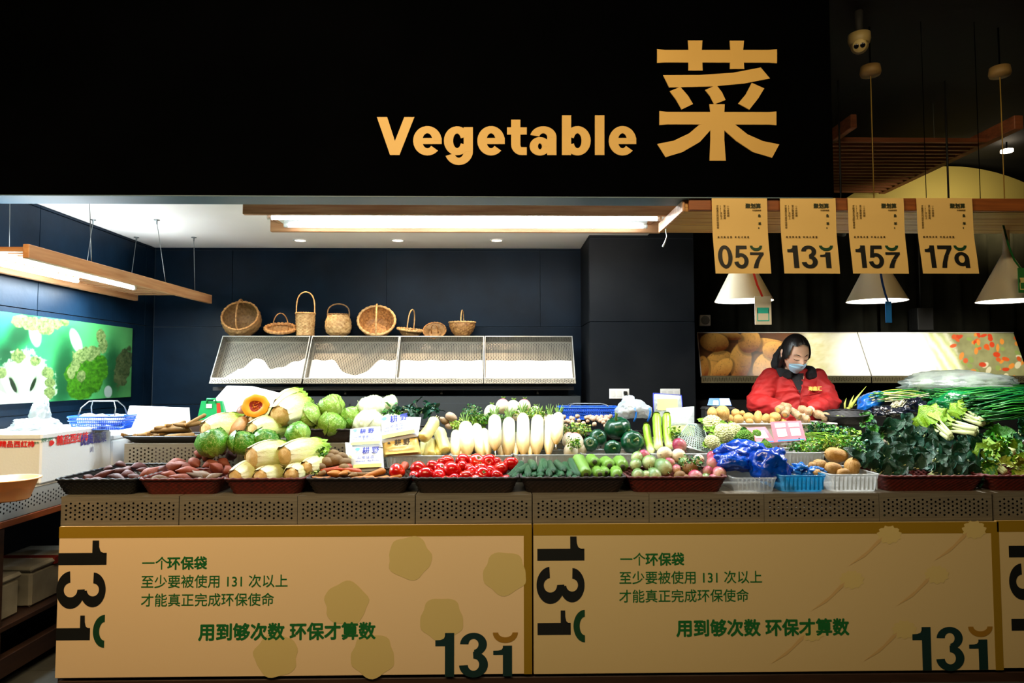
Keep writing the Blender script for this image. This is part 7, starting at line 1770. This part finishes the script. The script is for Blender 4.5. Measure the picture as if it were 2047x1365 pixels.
# green carrier bag with a red stripe
t = thing('tote_bag', 'small green carrier bag with red stripe behind the yams', 'bag', loc=PP(422, 840, 4.12)); s = mpp(4.12)
m_gt = mat('green_tote', srgb(14, 150, 84), .45, col2=srgb(24, 170, 96), nscale=9)
v, f = box_vf((-28 * s, 0, 0), (28 * s, .05, 38 * s)); v = [(x * (1 - .28 * z / (38 * s)), y * (1 - .6 * z / (38 * s)), z) for x, y, z in v]; link('bag_body', fix(MB().add(v, f).mesh('b')), m_gt, t)
tube('handle', [(-9 * s, .0, 34 * s), (-8 * s, -.004, 42 * s), (8 * s, -.004, 42 * s), (9 * s, 0, 34 * s)], .006, m_gt, t, 6)
v = [(12 * s, -.002, 2 * s), (20 * s, -.002, 2 * s), (17 * s, -.001, 34 * s), (10 * s, -.001, 34 * s)]; link('red_stripe', MB().add(v, [(0, 1, 2, 3)]).mesh('r'), mat('red_print', srgb(216, 52, 30), .5), t)
box('white_label', (-10 * s, -.003, 24 * s), (1 * s, -.001, 32 * s), m_foam, t, 0)
# orange basin
q = P(8, 975, 2.98)
t = thing('plastic_basin', 'orange plastic basin on the side counter at the left picture edge', 'basin', loc=(q.x - .02, 2.98 + .05, LZ + .004)); 
v, f = lathe_vf([(.001, .0), (.075, 0), (.082, .006), (.112, .088), (.124, .090), (.124, .094), (.110, .094), (.078, .01), (.001, .006)], 40); link('bowl', MB().add(v, f).mesh('b', True), mat('orange_plastic', srgb(236, 170, 110), .4, sub=.1), t)
for i in range(9):
    a_ = i * 2.4; r_ = .03 * (i % 3); link('soaked_bean_curd', meshmat(PO[i % 3], m_foam), None, t, Matrix.Translation((r_ * math.cos(a_), r_ * math.sin(a_), .07)) @ Matrix.Diagonal((.03, .03, .03, 1)))
# payment cards in stands
m_pink = mat('card_pink', srgb(232, 110, 124), .35); m_cw = mat('card_white', srgb(248, 240, 240), .4); m_cblue = mat('card_blue', srgb(60, 130, 200), .4)
def card(lb, L, Y, Yt, wins, m=m_pink):
    a, b, c, d = qpx(L, Y, Yt); O_ = (a + b + c + d) / 4; t = thing('payment_card', lb, 'card', 'payment cards on the counter', loc=tuple(O_)); n = (b - a).cross(d - a).normalized(); n = n if n.y < 0 else -n
    bl = lambda u, v, e=0: a * (1 - u) * (1 - v) + b * u * (1 - v) + c * u * v + d * (1 - u) * v - O_ + n * e
    def quad(nm, u0, v0, u1, v1, e, mm, th=.0): 
        p = [bl(u0, v0, e), bl(u1, v0, e), bl(u1, v1, e), bl(u0, v1, e)]; link(nm, MB().add(p + [x - n * .002 for x in p], [(0, 1, 2, 3), (7, 6, 5, 4), (0, 4, 5, 1), (1, 5, 6, 2), (2, 6, 7, 3), (3, 7, 4, 0)]).mesh(nm), mm, t)
    quad('card_sheet', 0, 0, 1, 1, 0, m)
    for w_ in wins: quad('white_field', *w_, .0012, m_cw)
    quad('lower_band', .1, .02, .96, .1, .001, m_cblue)
    quad('stand_foot', .2, -.12, .8, 0, -.004, m_clear)
card('pink payment card lying left of the standing one', [(1505, 887), (1550, 884), (1530, 853), (1484, 855)], 3.70, 3.78, [(.3, .3, .85, .75)])
card('pink payment card with two white fields standing upright', [(1549, 884), (1612, 880), (1601, 841), (1540, 843)], 3.68, 3.74, [(.14, .25, .44, .62), (.58, .25, .88, .62), (.12, .7, .46, .9), (.56, .7, .9, .9)])
card('blue and grey payment stand before the dark cabinet', [(1414, 810), (1463, 811), (1458, 796), (1418, 796)], 4.10, 4.12, [(.22, .1, .45, .65), (.52, .1, .98, .95)], mat('card_deep_blue', srgb(20, 90, 180), .4))
# round black colander
t = thing('colander', 'shallow black woven colander with green scraps beside the seller', 'colander', loc=PP(1692, 838, 4.0)); t.rotation_euler = (math.radians(6), math.radians(-4), 0)
v, f = woven_wall([(.06, -.03), (.10, -.012), (.128, .035)], 20, 8, .002); link('woven_bowl', MB().add(v, f).mesh('w', True), m_wk2, t)
v, f = lathe_vf([(.001, -.030), (.06, -.03)], 20); link('base', MB().add(v, f).mesh('w', True), m_wk2, t)
v, f = rope_ring(.128, .036, .005); link('rim', MB().add(v, f).mesh('w', True), m_wk2, t)
herb('bean_scraps', 'small heap of green bean scraps in the black colander', 1672, 834, 3.99, 16, 4, 80, [ml_yel, ml_lt], .012, 'scraps', 31)
for i, (x0, y0, x1, y1) in enumerate(((1699, 815, 1707, 790), (1689, 818, 1692, 796), (1700, 815, 1732, 772), (1703, 816, 1715, 795), (1694, 818, 1720, 805))):
    p0, p1 = P(x0, y0, 4.2), P(x1, y1, 4.22); o = tube('green_shoot', [tuple(p0), tuple(p0.lerp(p1, .5) + Vector((-.006, 0, 0))), tuple(p1)], [.012 if i % 2 == 0 else .005, .006, .001], ml_yel, None, 6); reg(o, 'shoot', 'yellow green shoot', 'the space beside the seller', x0, 800, 'shoot', 'shoots beside the seller', 60)
# lotus roots before the seller
m_lot = mat('lotus_skin', srgb(190, 160, 118), .5, col2=srgb(84, 50, 26), nscale=14, bump=.2, contrast=.9)
LR = unit_root(200, lambda t: .62 + .38 * abs(math.sin(2 * PI * t + .2)) ** .5 if 0 < t < 1 else .45, bump=.06, seg=16, n=24)
v_, f_ = lathe_vf([(.001, -.506), (.40, -.505), (.5, -.498)], 14); lcut = MB().add(v_, f_).mesh('cut', True)
for i, (x0, y0, x1, y1, r, Y) in enumerate(((755, 875, 860, 840, 46, 4.0), (825, 925, 850, 860, 40, 3.97), (970, 945, 890, 880, 36, 3.97), (1250, 950, 1110, 905, 44, 4.0), (1085, 900, 960, 860, 44, 4.02), (1060, 975, 960, 945, 34, 3.96), (880, 860, 780, 830, 40, 4.06))):
    p0, p1 = c5(x0, y0), c5(x1, y1); o = put2(LR, m_lot, 'lotus_root', P(*p0, Y), P(*p1, Y + .05), r / 4.874 * mpp(Y)); child(lcut, m_yamc, 'cut_face', o, Matrix.Identity(4)); reg(o, 'lotus', 'mottled lotus root', 'the heap at her hands', p0[0], p0[1], 'lotus root', 'lotus roots before the seller', 8)

q = P(1438, 813, 4.1)
t = thing('crate', 'small black crate carrying the blue payment stand', 'crate', loc=(q.x, 4.1, Z2 + .003))
box('crate_body', (-.09, -.02, 0), (.09, .07, q.z - Z2 - .004), mat('crate_black', srgb(10, 10, 10), .7), t, .004)
box('crate_rim', (-.094, -.024, q.z - Z2 - .02), (.094, .074, q.z - Z2 - .012), mat('crate_black', (0, 0, 0, 1)), t, .002)
# ---------------------------------------------------------------- the seller
from mathutils.bvhtree import BVHTree
m_skin = mat('skin', srgb(238, 192, 162), .5, col2=srgb(228, 176, 146), nscale=9, sub=.12)
m_hair = mat('black_hair', srgb(12, 10, 10), .35, col2=srgb(26, 20, 18), nscale=10, wave=(14, 2, 2), bump=.3)
m_jk = mat('red_jacket', srgb(164, 8, 5), .7, col2=srgb(140, 5, 4), nscale=7, bump=.15, bscale=20)
m_hood = mat('black_hood', srgb(12, 14, 18), .85, bump=.4, bscale=60)
m_mask = mat('mask_blue', srgb(172, 222, 248), .7, bump=.2, bscale=60)
person = thing('person', 'woman in a red jacket with black hood and blue face mask sorting lotus roots', 'person', loc=tuple(P(1585, 830, 4.36)))
PO_ = Vector(person.location); Tinv = Matrix.Translation(-PO_)
HC = P(1590, 708, 4.27)
HM = Matrix.Translation(HC) @ Euler((math.radians(24), math.radians(2), math.radians(10)), 'XYZ').to_matrix().to_4x4()
HM = Matrix.Translation(HC) @ Matrix.Rotation(math.radians(5), 4, 'Z') @ Matrix.Rotation(math.radians(24), 4, 'X')
def g(x, z, cx, cz, sx, sz): return math.exp(-((x - cx) / sx) ** 2 - ((z - cz) / sz) ** 2)
def headp(d, off=0.0):
    x, y, z = d
    X = .074 * x * (1 - (.30 * max(0, -z) ** 1.6)); Z = .120 * z; Y = .096 * y * (.93 if y < 0 else 1) * (1 - .18 * max(0, -z) ** 2 * (1 if y > 0 else .3))
    if y < .2:
        f = min(1, (.2 - y) / .5); xx, zz = X, Z
        Y -= f * (.020 * g(xx, zz, 0, -.028, .011, .016) + .010 * g(xx, zz, 0, -.008, .008, .022))      # nose
        Y += f * .007 * (g(xx, zz, .031, .006, .017, .011) + g(xx, zz, -.031, .006, .017, .011))         # sockets
        Y -= f * .005 * (g(xx, zz, .031, .001, .014, .007) + g(xx, zz, -.031, .001, .014, .007))         # closed lids
        Y -= f * .003 * g(xx, zz, 0, .026, .05, .010)                                                     # brow
        Y -= f * .006 * g(xx, zz, 0, -.064, .020, .010) + f * .008 * g(xx, zz, 0, -.100, .022, .014)      # lips, chin
        Y += f * .004 * g(xx, zz, 0, -.080, .018, .006)
    p = Vector((X, Y, Z)); n = Vector((x, y, z)); return p + n * off
mb = MB(); NA, NZ = 64, 48
vs, fs = [], []
for j in range(NZ + 1):
    th = PI * j / NZ
    for i in range(NA): a = 2 * PI * i / NA; vs.append(headp((math.sin(th) * math.cos(a), math.sin(th) * math.sin(a), math.cos(th))))
for j in range(NZ):
    for i in range(NA): i2 = (i + 1) % NA; fs.append((j * NA + i, j * NA + i2, (j + 1) * NA + i2, (j + 1) * NA + i))
mb.add(vs, fs, HM)
bmsp = bmesh.new(); bmesh.ops.create_icosphere(bmsp, subdivisions=3, radius=1); SPV = [v.co.copy() for v in bmsp.verts]; SPF = [tuple(v.index for v in f.verts) for f in bmsp.faces]; bmsp.free()
def ball(mb, c, r, M=None):
    r = r if hasattr(r, '__len__') else (r, r, r); mb.add(SPV, SPF, (M or Matrix.Identity(4)) @ Matrix.Translation(c) @ Matrix.Diagonal((*r, 1)))
for sx in (-1, 1): ball(mb, (sx * .076, .012, -.004), (.010, .018, .030), HM @ Matrix.Rotation(0, 4, 'Z')); ball(mb, (sx * .080, .018, .010), (.008, .016, .020), HM)
def capsule(mb, pts, rad, seg=14):
    # round-ended tapering limb
    v, f = tube_vf(pts, rad, seg); mb.add(v, f)
    for p, r in zip(pts, rad): ball(mb, tuple(p), r * .99)
neck0, chest = HM @ Vector((0, .035, -.06)), P(1587, 765, 4.37)
capsule(mb, [neck0, (neck0 + chest) / 2 + Vector((0, .01, 0)), chest], [.052, .052, .06])
capsule(mb, [chest, P(1586, 800, 4.38), P(1585, 860, 4.38)], [.09, .12, .12])
ARM = {'r': [P(1541, 757, 4.37), P(1512, 806, 4.30), P(1553, 815, 4.115)], 'l': [P(1632, 757, 4.37), P(1659, 803, 4.30), P(1624, 818, 4.12)]}
for k, (sh, el, wr) in ARM.items():
    capsule(mb, [chest.lerp(sh, .5), sh, sh.lerp(el, .5), el], [.06, .048, .040, .034]); capsule(mb, [el, el.lerp(wr, .5), wr], [.034, .030, .024])
# hands: palm and five bent fingers closing on the roots
def hand(mb, wr, fwd, up, side):
    f = Vector(fwd).normalized(); u = Vector(up); u = (u - f * u.dot(f)).normalized(); s = f.cross(u) * side
    M = Matrix((s, f, u)).transposed().to_4x4(); M.translation = wr
    T = lambda x, y, z: M @ Vector((x, y, z))
    capsule(mb, [T(0, -.01, 0), T(0, .02, 0)], [.024, .022])
    ball(mb, (0, .050, 0), (.038, .044, .016), M)
    for i, (x, L, r) in enumerate(((-.028, .066, .0085), (-.009, .074, .009), (.010, .070, .0088), (.028, .054, .0078))):
        b = .08 - abs(x) * .15; a1, a2, a3 = .35 + .05 * i, .95 + .05 * i, 1.5
        p = T(x, b - .02, .004); q = T(x * 1.05, b + L * .40, -L * .16); r2 = T(x * 1.08, b + L * .62, -L * .45); e = T(x * 1.05, b + L * .66, -L * .75)
        capsule(mb, [p, q, r2, e], [r * 1.1, r, r * .92, r * .8], 10)
    capsule(mb, [T(-.026, .020, -.004), T(-.046, .044, -.016), T(-.048, .066, -.032), T(-.040, .082, -.040)], [.013, .0105, .0095, .008], 10)
hand(mb, ARM['r'][2] + Vector((.010, -.01, .0)), (.75, -.55, -.12), (.1, -.2, 1), 1)
hand(mb, ARM['l'][2] + Vector((-.010, -.01, .0)), (-.72, -.6, -.12), (-.1, -.2, 1), -1)
def remesh(mb, vox, smooth_it=3, name='body'):
    me = mb.mesh(name); o = bpy.data.objects.new('tmp', me); bpy.context.scene.collection.objects.link(o)
    r = o.modifiers.new('r', 'REMESH'); r.mode = 'VOXEL'; r.voxel_size = vox; r.adaptivity = 0
    if smooth_it: s = o.modifiers.new('s', 'SMOOTH'); s.iterations = smooth_it; s.factor = .5
    dg = bpy.context.evaluated_depsgraph_get(); out = bpy.data.meshes.new_from_object(o.evaluated_get(dg)); bpy.data.objects.remove(o)
    out.polygons.foreach_set('use_smooth', [True] * len(out.polygons)); return out
# every limb closed and overlapping: one skin after the voxel pass
bme = remesh(mb, .0032, 3); link('body', bme, m_skin, person, Tinv)
# jacket
jb = MB()
TC = P(1586, 800, 4.38)
zs = [P(1586, y, 4.38).z for y in (738, 748, 758, 772, 790, 808, 826, 850, 900)]
for (rx, ry) in (): pass
prof = [(.075, .06), (.135, .085), (.165, .10), (.178, .115), (.185, .125), (.185, .125), (.182, .125), (.18, .125), (.18, .125)]
vs, fs = [], []; n = 40
for (rx, ry), z in zip(prof, zs):
    for i in range(n): a = 2 * PI * i / n; c_, s_ = math.cos(a), math.sin(a); vs.append((TC.x + rx * math.copysign(abs(c_) ** .8, c_), 4.385 + ry * math.copysign(abs(s_) ** .85, s_), z))
for j in range(len(prof) - 1):
    for i in range(n): i2 = (i + 1) % n; fs.append((j * n + i, j * n + i2, (j + 1) * n + i2, (j + 1) * n + i))
fs.append(tuple(range(n))); fs.append(tuple(range(len(vs) - 1, len(vs) - n - 1, -1))); jb.add(vs, fs)
for k, (sh, el, wr) in ARM.items():
    capsule(jb, [sh, sh.lerp(el, .35), sh.lerp(el, .7), el], [.066, .070, .068, .064]); capsule(jb, [el, el.lerp(wr, .45), el.lerp(wr, .92)], [.064, .060, .047])
jme = remesh(jb, .006, 4, 'jacket')
nrm_ = [v.normal.copy() for v in jme.vertices]
for vi_, v in enumerate(jme.vertices):
    p = v.co - TC; q = Vector((p.x * 9 + p.z * 7 * (1 if p.x > 0 else -1), p.y * 9, p.z * 15)); n1 = 1 - 2 * abs(noise.noise(q + Vector((3, 1, 2)))); n2 = 1 - 2 * abs(noise.noise(q * 2.1))
    # creases pull towards the elbows and the zip
    v.co = v.co + nrm_[vi_] * (.010 * (n1 - .4) + .0040 * (n2 - .4))
jme.update(); link('jacket', jme, m_jk, person, Tinv)
bvh = BVHTree.FromPolygons([v.co[:] for v in jme.vertices], [tuple(p.vertices) for p in jme.polygons])
def drape(px, py, off=.003):
    q = P(px, py, 3.9); d = (q - Vector((0, 0, CZ))).normalized(); h = bvh.ray_cast(q, d); p = h[0] if h[0] is not None else P(px, py, 4.26)
    return p - d * off
def drape_patch(name, L, R_, m, off=.003, nn=10, th=0):
    """strip between two picture curves laid on the jacket"""
    vs, fs = [], []
    for (x0, y0), (x1, y1) in zip(L, R_):
        for i in range(nn + 1): u = i / nn; vs.append(drape(x0 + (x1 - x0) * u, y0 + (y1 - y0) * u, off))
    for j in range(len(L) - 1):
        for i in range(nn): k = j * (nn + 1) + i; fs.append((k, k + 1, k + nn + 2, k + nn + 1))
    return link(name, MB().add(vs, fs).mesh(name, True), m, person, Tinv)
drape_patch('shirt', [(1577, 746), (1582, 756), (1588, 766), (1594, 778), (1599, 788)], [(1607, 746), (1606, 756), (1605, 766), (1602, 778), (1600, 788)], m_hood, .004)
tube('zipper', [tuple(drape(x, y, .003) - PO_) for x, y in ((1600, 788), (1600, 796), (1600, 806), (1600, 818))], .0022, mat('zip_red', srgb(130, 10, 8), .4), person, 6)
tube('collar_edge', [tuple(drape(x, y, .004) - PO_) for x, y in ((1574, 750), (1582, 762), (1592, 778), (1599, 788))], .003, m_jk, person, 6)
tube('collar_edge', [tuple(drape(x, y, .004) - PO_) for x, y in ((1610, 750), (1607, 764), (1603, 778), (1600, 788))], .003, m_jk, person, 6)
tube('pocket_flap', [tuple(drape(x, y, .002) - PO_) for x, y in ((1606, 791), (1618, 789), (1634, 786), (1642, 784))], .0022, m_jk, person, 6)
bg = drape(1616, 780, .006); o = text('badge_lettering', '海鑫汇', Matrix.Translation(bg - PO_) @ Matrix.Rotation(PI / 2, 4, 'X') @ Matrix.Scale(9.2 * mpp(4.26), 4), mat('badge_gold', srgb(236, 190, 90), .5), person, .05)
# cuffs' red lining seam is left to the jacket; hood as thick folds round the neck
hd = MB()
def ringpts(c, rx, ry, a0, a1, dz, n=22, tilt=0): return [c + Vector((rx * math.sin(a), -ry * math.cos(a), dz + tilt * math.cos(a))) for a in [math.radians(a0 + (a1 - a0) * i / n) for i in range(n + 1)]]
NCc = P(1589, 742, 4.36)
pts = ringpts(NCc, .105, .085, 34, 326, .0, tilt=-.018); capsule(hd, pts, [.018 + .018 * math.sin(PI * i / 22) ** .5 for i in range(23)], 12)
pts = ringpts(NCc + Vector((0, .01, -.01)), .125, .085, 30, 330, -.008, tilt=-.02); capsule(hd, pts, [.018 + .014 * math.sin(PI * i / 22) for i in range(23)], 12)
capsule(hd, [P(1552, 728, 4.36), P(1556, 712, 4.38), P(1566, 700, 4.40), P(1590, 696, 4.41), P(1610, 704, 4.40)], [.036, .034, .034, .034, .03])
hme = remesh(hd, .006, 3, 'hood')
nrm_ = [v.normal.copy() for v in hme.vertices]
for vi_, v in enumerate(hme.vertices): q = v.co * 22; v.co = v.co + nrm_[vi_] * (.005 * noise.noise(q) + .003 * noise.noise(q * 2.3))
link('hood', hme, m_hood, person, Tinv)
# hair: drawn back from a middle parting
vs, fs = [], []; keep = {}
NA, NZ = 72, 54
def hairline(a, th):   # a: azimuth, front = -90 deg
    x, y, z = math.sin(th) * math.cos(a), math.sin(th) * math.sin(a), math.cos(th)
    front = -y
    lim = .60 + .14 * (1 - min(1, abs(x) * 2.2)) - .95 * max(0, abs(x) - .66) / .34
    return z > lim if front > .12 else (z > -.62 - .2 * y)
for j in range(NZ + 1):
    th = PI * j / NZ
    for i in range(NA):
        a = 2 * PI * i / NA; d = (math.sin(th) * math.cos(a), math.sin(th) * math.sin(a), math.cos(th)); x, y, z = d
        off = .010 + .004 * abs(math.sin(a * 14 + z * 3)) * .4 + (.008 * max(0, y)) - .004 * math.exp(-(x / .06) ** 2) * (1 if z > .3 else 0)
        if -y > .12 and not hairline(a, th - .12): off *= .4
        vs.append(headp(d, off))
for j in range(NZ):
    for i in range(NA):
        a = 2 * PI * (i + .5) / NA; th = PI * (j + .5) / NZ
        if hairline(a, th): i2 = (i + 1) % NA; fs.append((j * NA + i, j * NA + i2, (j + 1) * NA + i2, (j + 1) * NA + i))
hm = MB().add(vs, fs, HM)
hairme = hm.mesh('hair', True); link('hair', hairme, m_hair, person, Tinv)
hb_ = MB(); capsule(hb_, [HM @ Vector((-.045, .03, .02)), HM @ Vector((-.062, .035, -.04)), HM @ Vector((-.065, .04, -.10))], [.032, .030, .022]); capsule(hb_, [HM @ Vector((.045, .04, .0)), HM @ Vector((.058, .045, -.06))], [.030, .024]); capsule(hb_, [HM @ Vector((0, .08, 0)), HM @ Vector((0, .09, -.10))], [.05, .04])
link('hair_back', remesh(hb_, .006, 2, 'hair_back'), m_hair, person, Tinv)
# face mask with pleats, over nose and chin
vs, fs = [], []; nu, nv = 28, 16
for j in range(nv + 1):
    v = j / nv
    for i in range(nu + 1):
        u = i / nu * 2 - 1; zc = -.19 - .66 * v + .12 * (abs(u) ** 2) * (v - .45) * 1.6 - (.05 * abs(u) if v < .3 else 0); az = math.radians(-90 + u * (58 - 6 * abs(v - .5)))
        r = math.sqrt(max(.01, 1 - zc * zc)); p = headp((r * math.cos(az), r * math.sin(az), zc), .007 + .0012 * math.sin(v * 20) * (1 - u * u) + .004 * (1 - u * u) * math.sin(v * PI)); vs.append(p)
for j in range(nv):
    for i in range(nu): k = j * (nu + 1) + i; fs.append((k, k + 1, k + nu + 2, k + nu + 1))
mk_ = link('face_mask', MB().add(vs, fs, HM).mesh('mask', True), m_mask, person, Tinv)
for s_ in (0, nu):
    top, bot = HM @ Vector(vs[s_]), HM @ Vector(vs[nv * (nu + 1) + s_]); sx = -1 if s_ == 0 else 1; er = HM @ Vector((sx * .086, .02, .004))
    link('ear_loop', MB().add(*tube_vf([top - PO_, top.lerp(er, .5) - PO_ + Vector((sx * .003, 0, 0)), er - PO_, er.lerp(bot, .5) - PO_, bot - PO_], .0012, 5)).mesh('loop', True), m_white, mk_).matrix_parent_inverse = Tinv.inverted() if 0 else Matrix.Translation(PO_)
# lashes of the lowered eyes and the brows
def facept(x, z, off): 
    best = None
    zz = z / .120; xx = x / .074; yy = -math.sqrt(max(.01, 1 - zz * zz - xx * xx)); return HM @ headp((xx, yy, zz), off)
for sx in (-1, 1):
    tube('eyelashes', [facept(sx * x, z, .0012) - PO_ for x, z in ((.016, -.003), (.022, -.0065), (.031, -.0085), (.040, -.0065), (.046, -.003))], [.0008, .0016, .0019, .0017, .0009], m_hair, person, 6)
    tube('eyebrow', [facept(sx * x, z, .001) - PO_ for x, z in ((.014, .020), (.024, .026), (.036, .027), (.048, .021))], [.0012, .0022, .002, .0008], m_hair, person, 6)
label_all()
bpy.context.scene.collection.children.link(C)
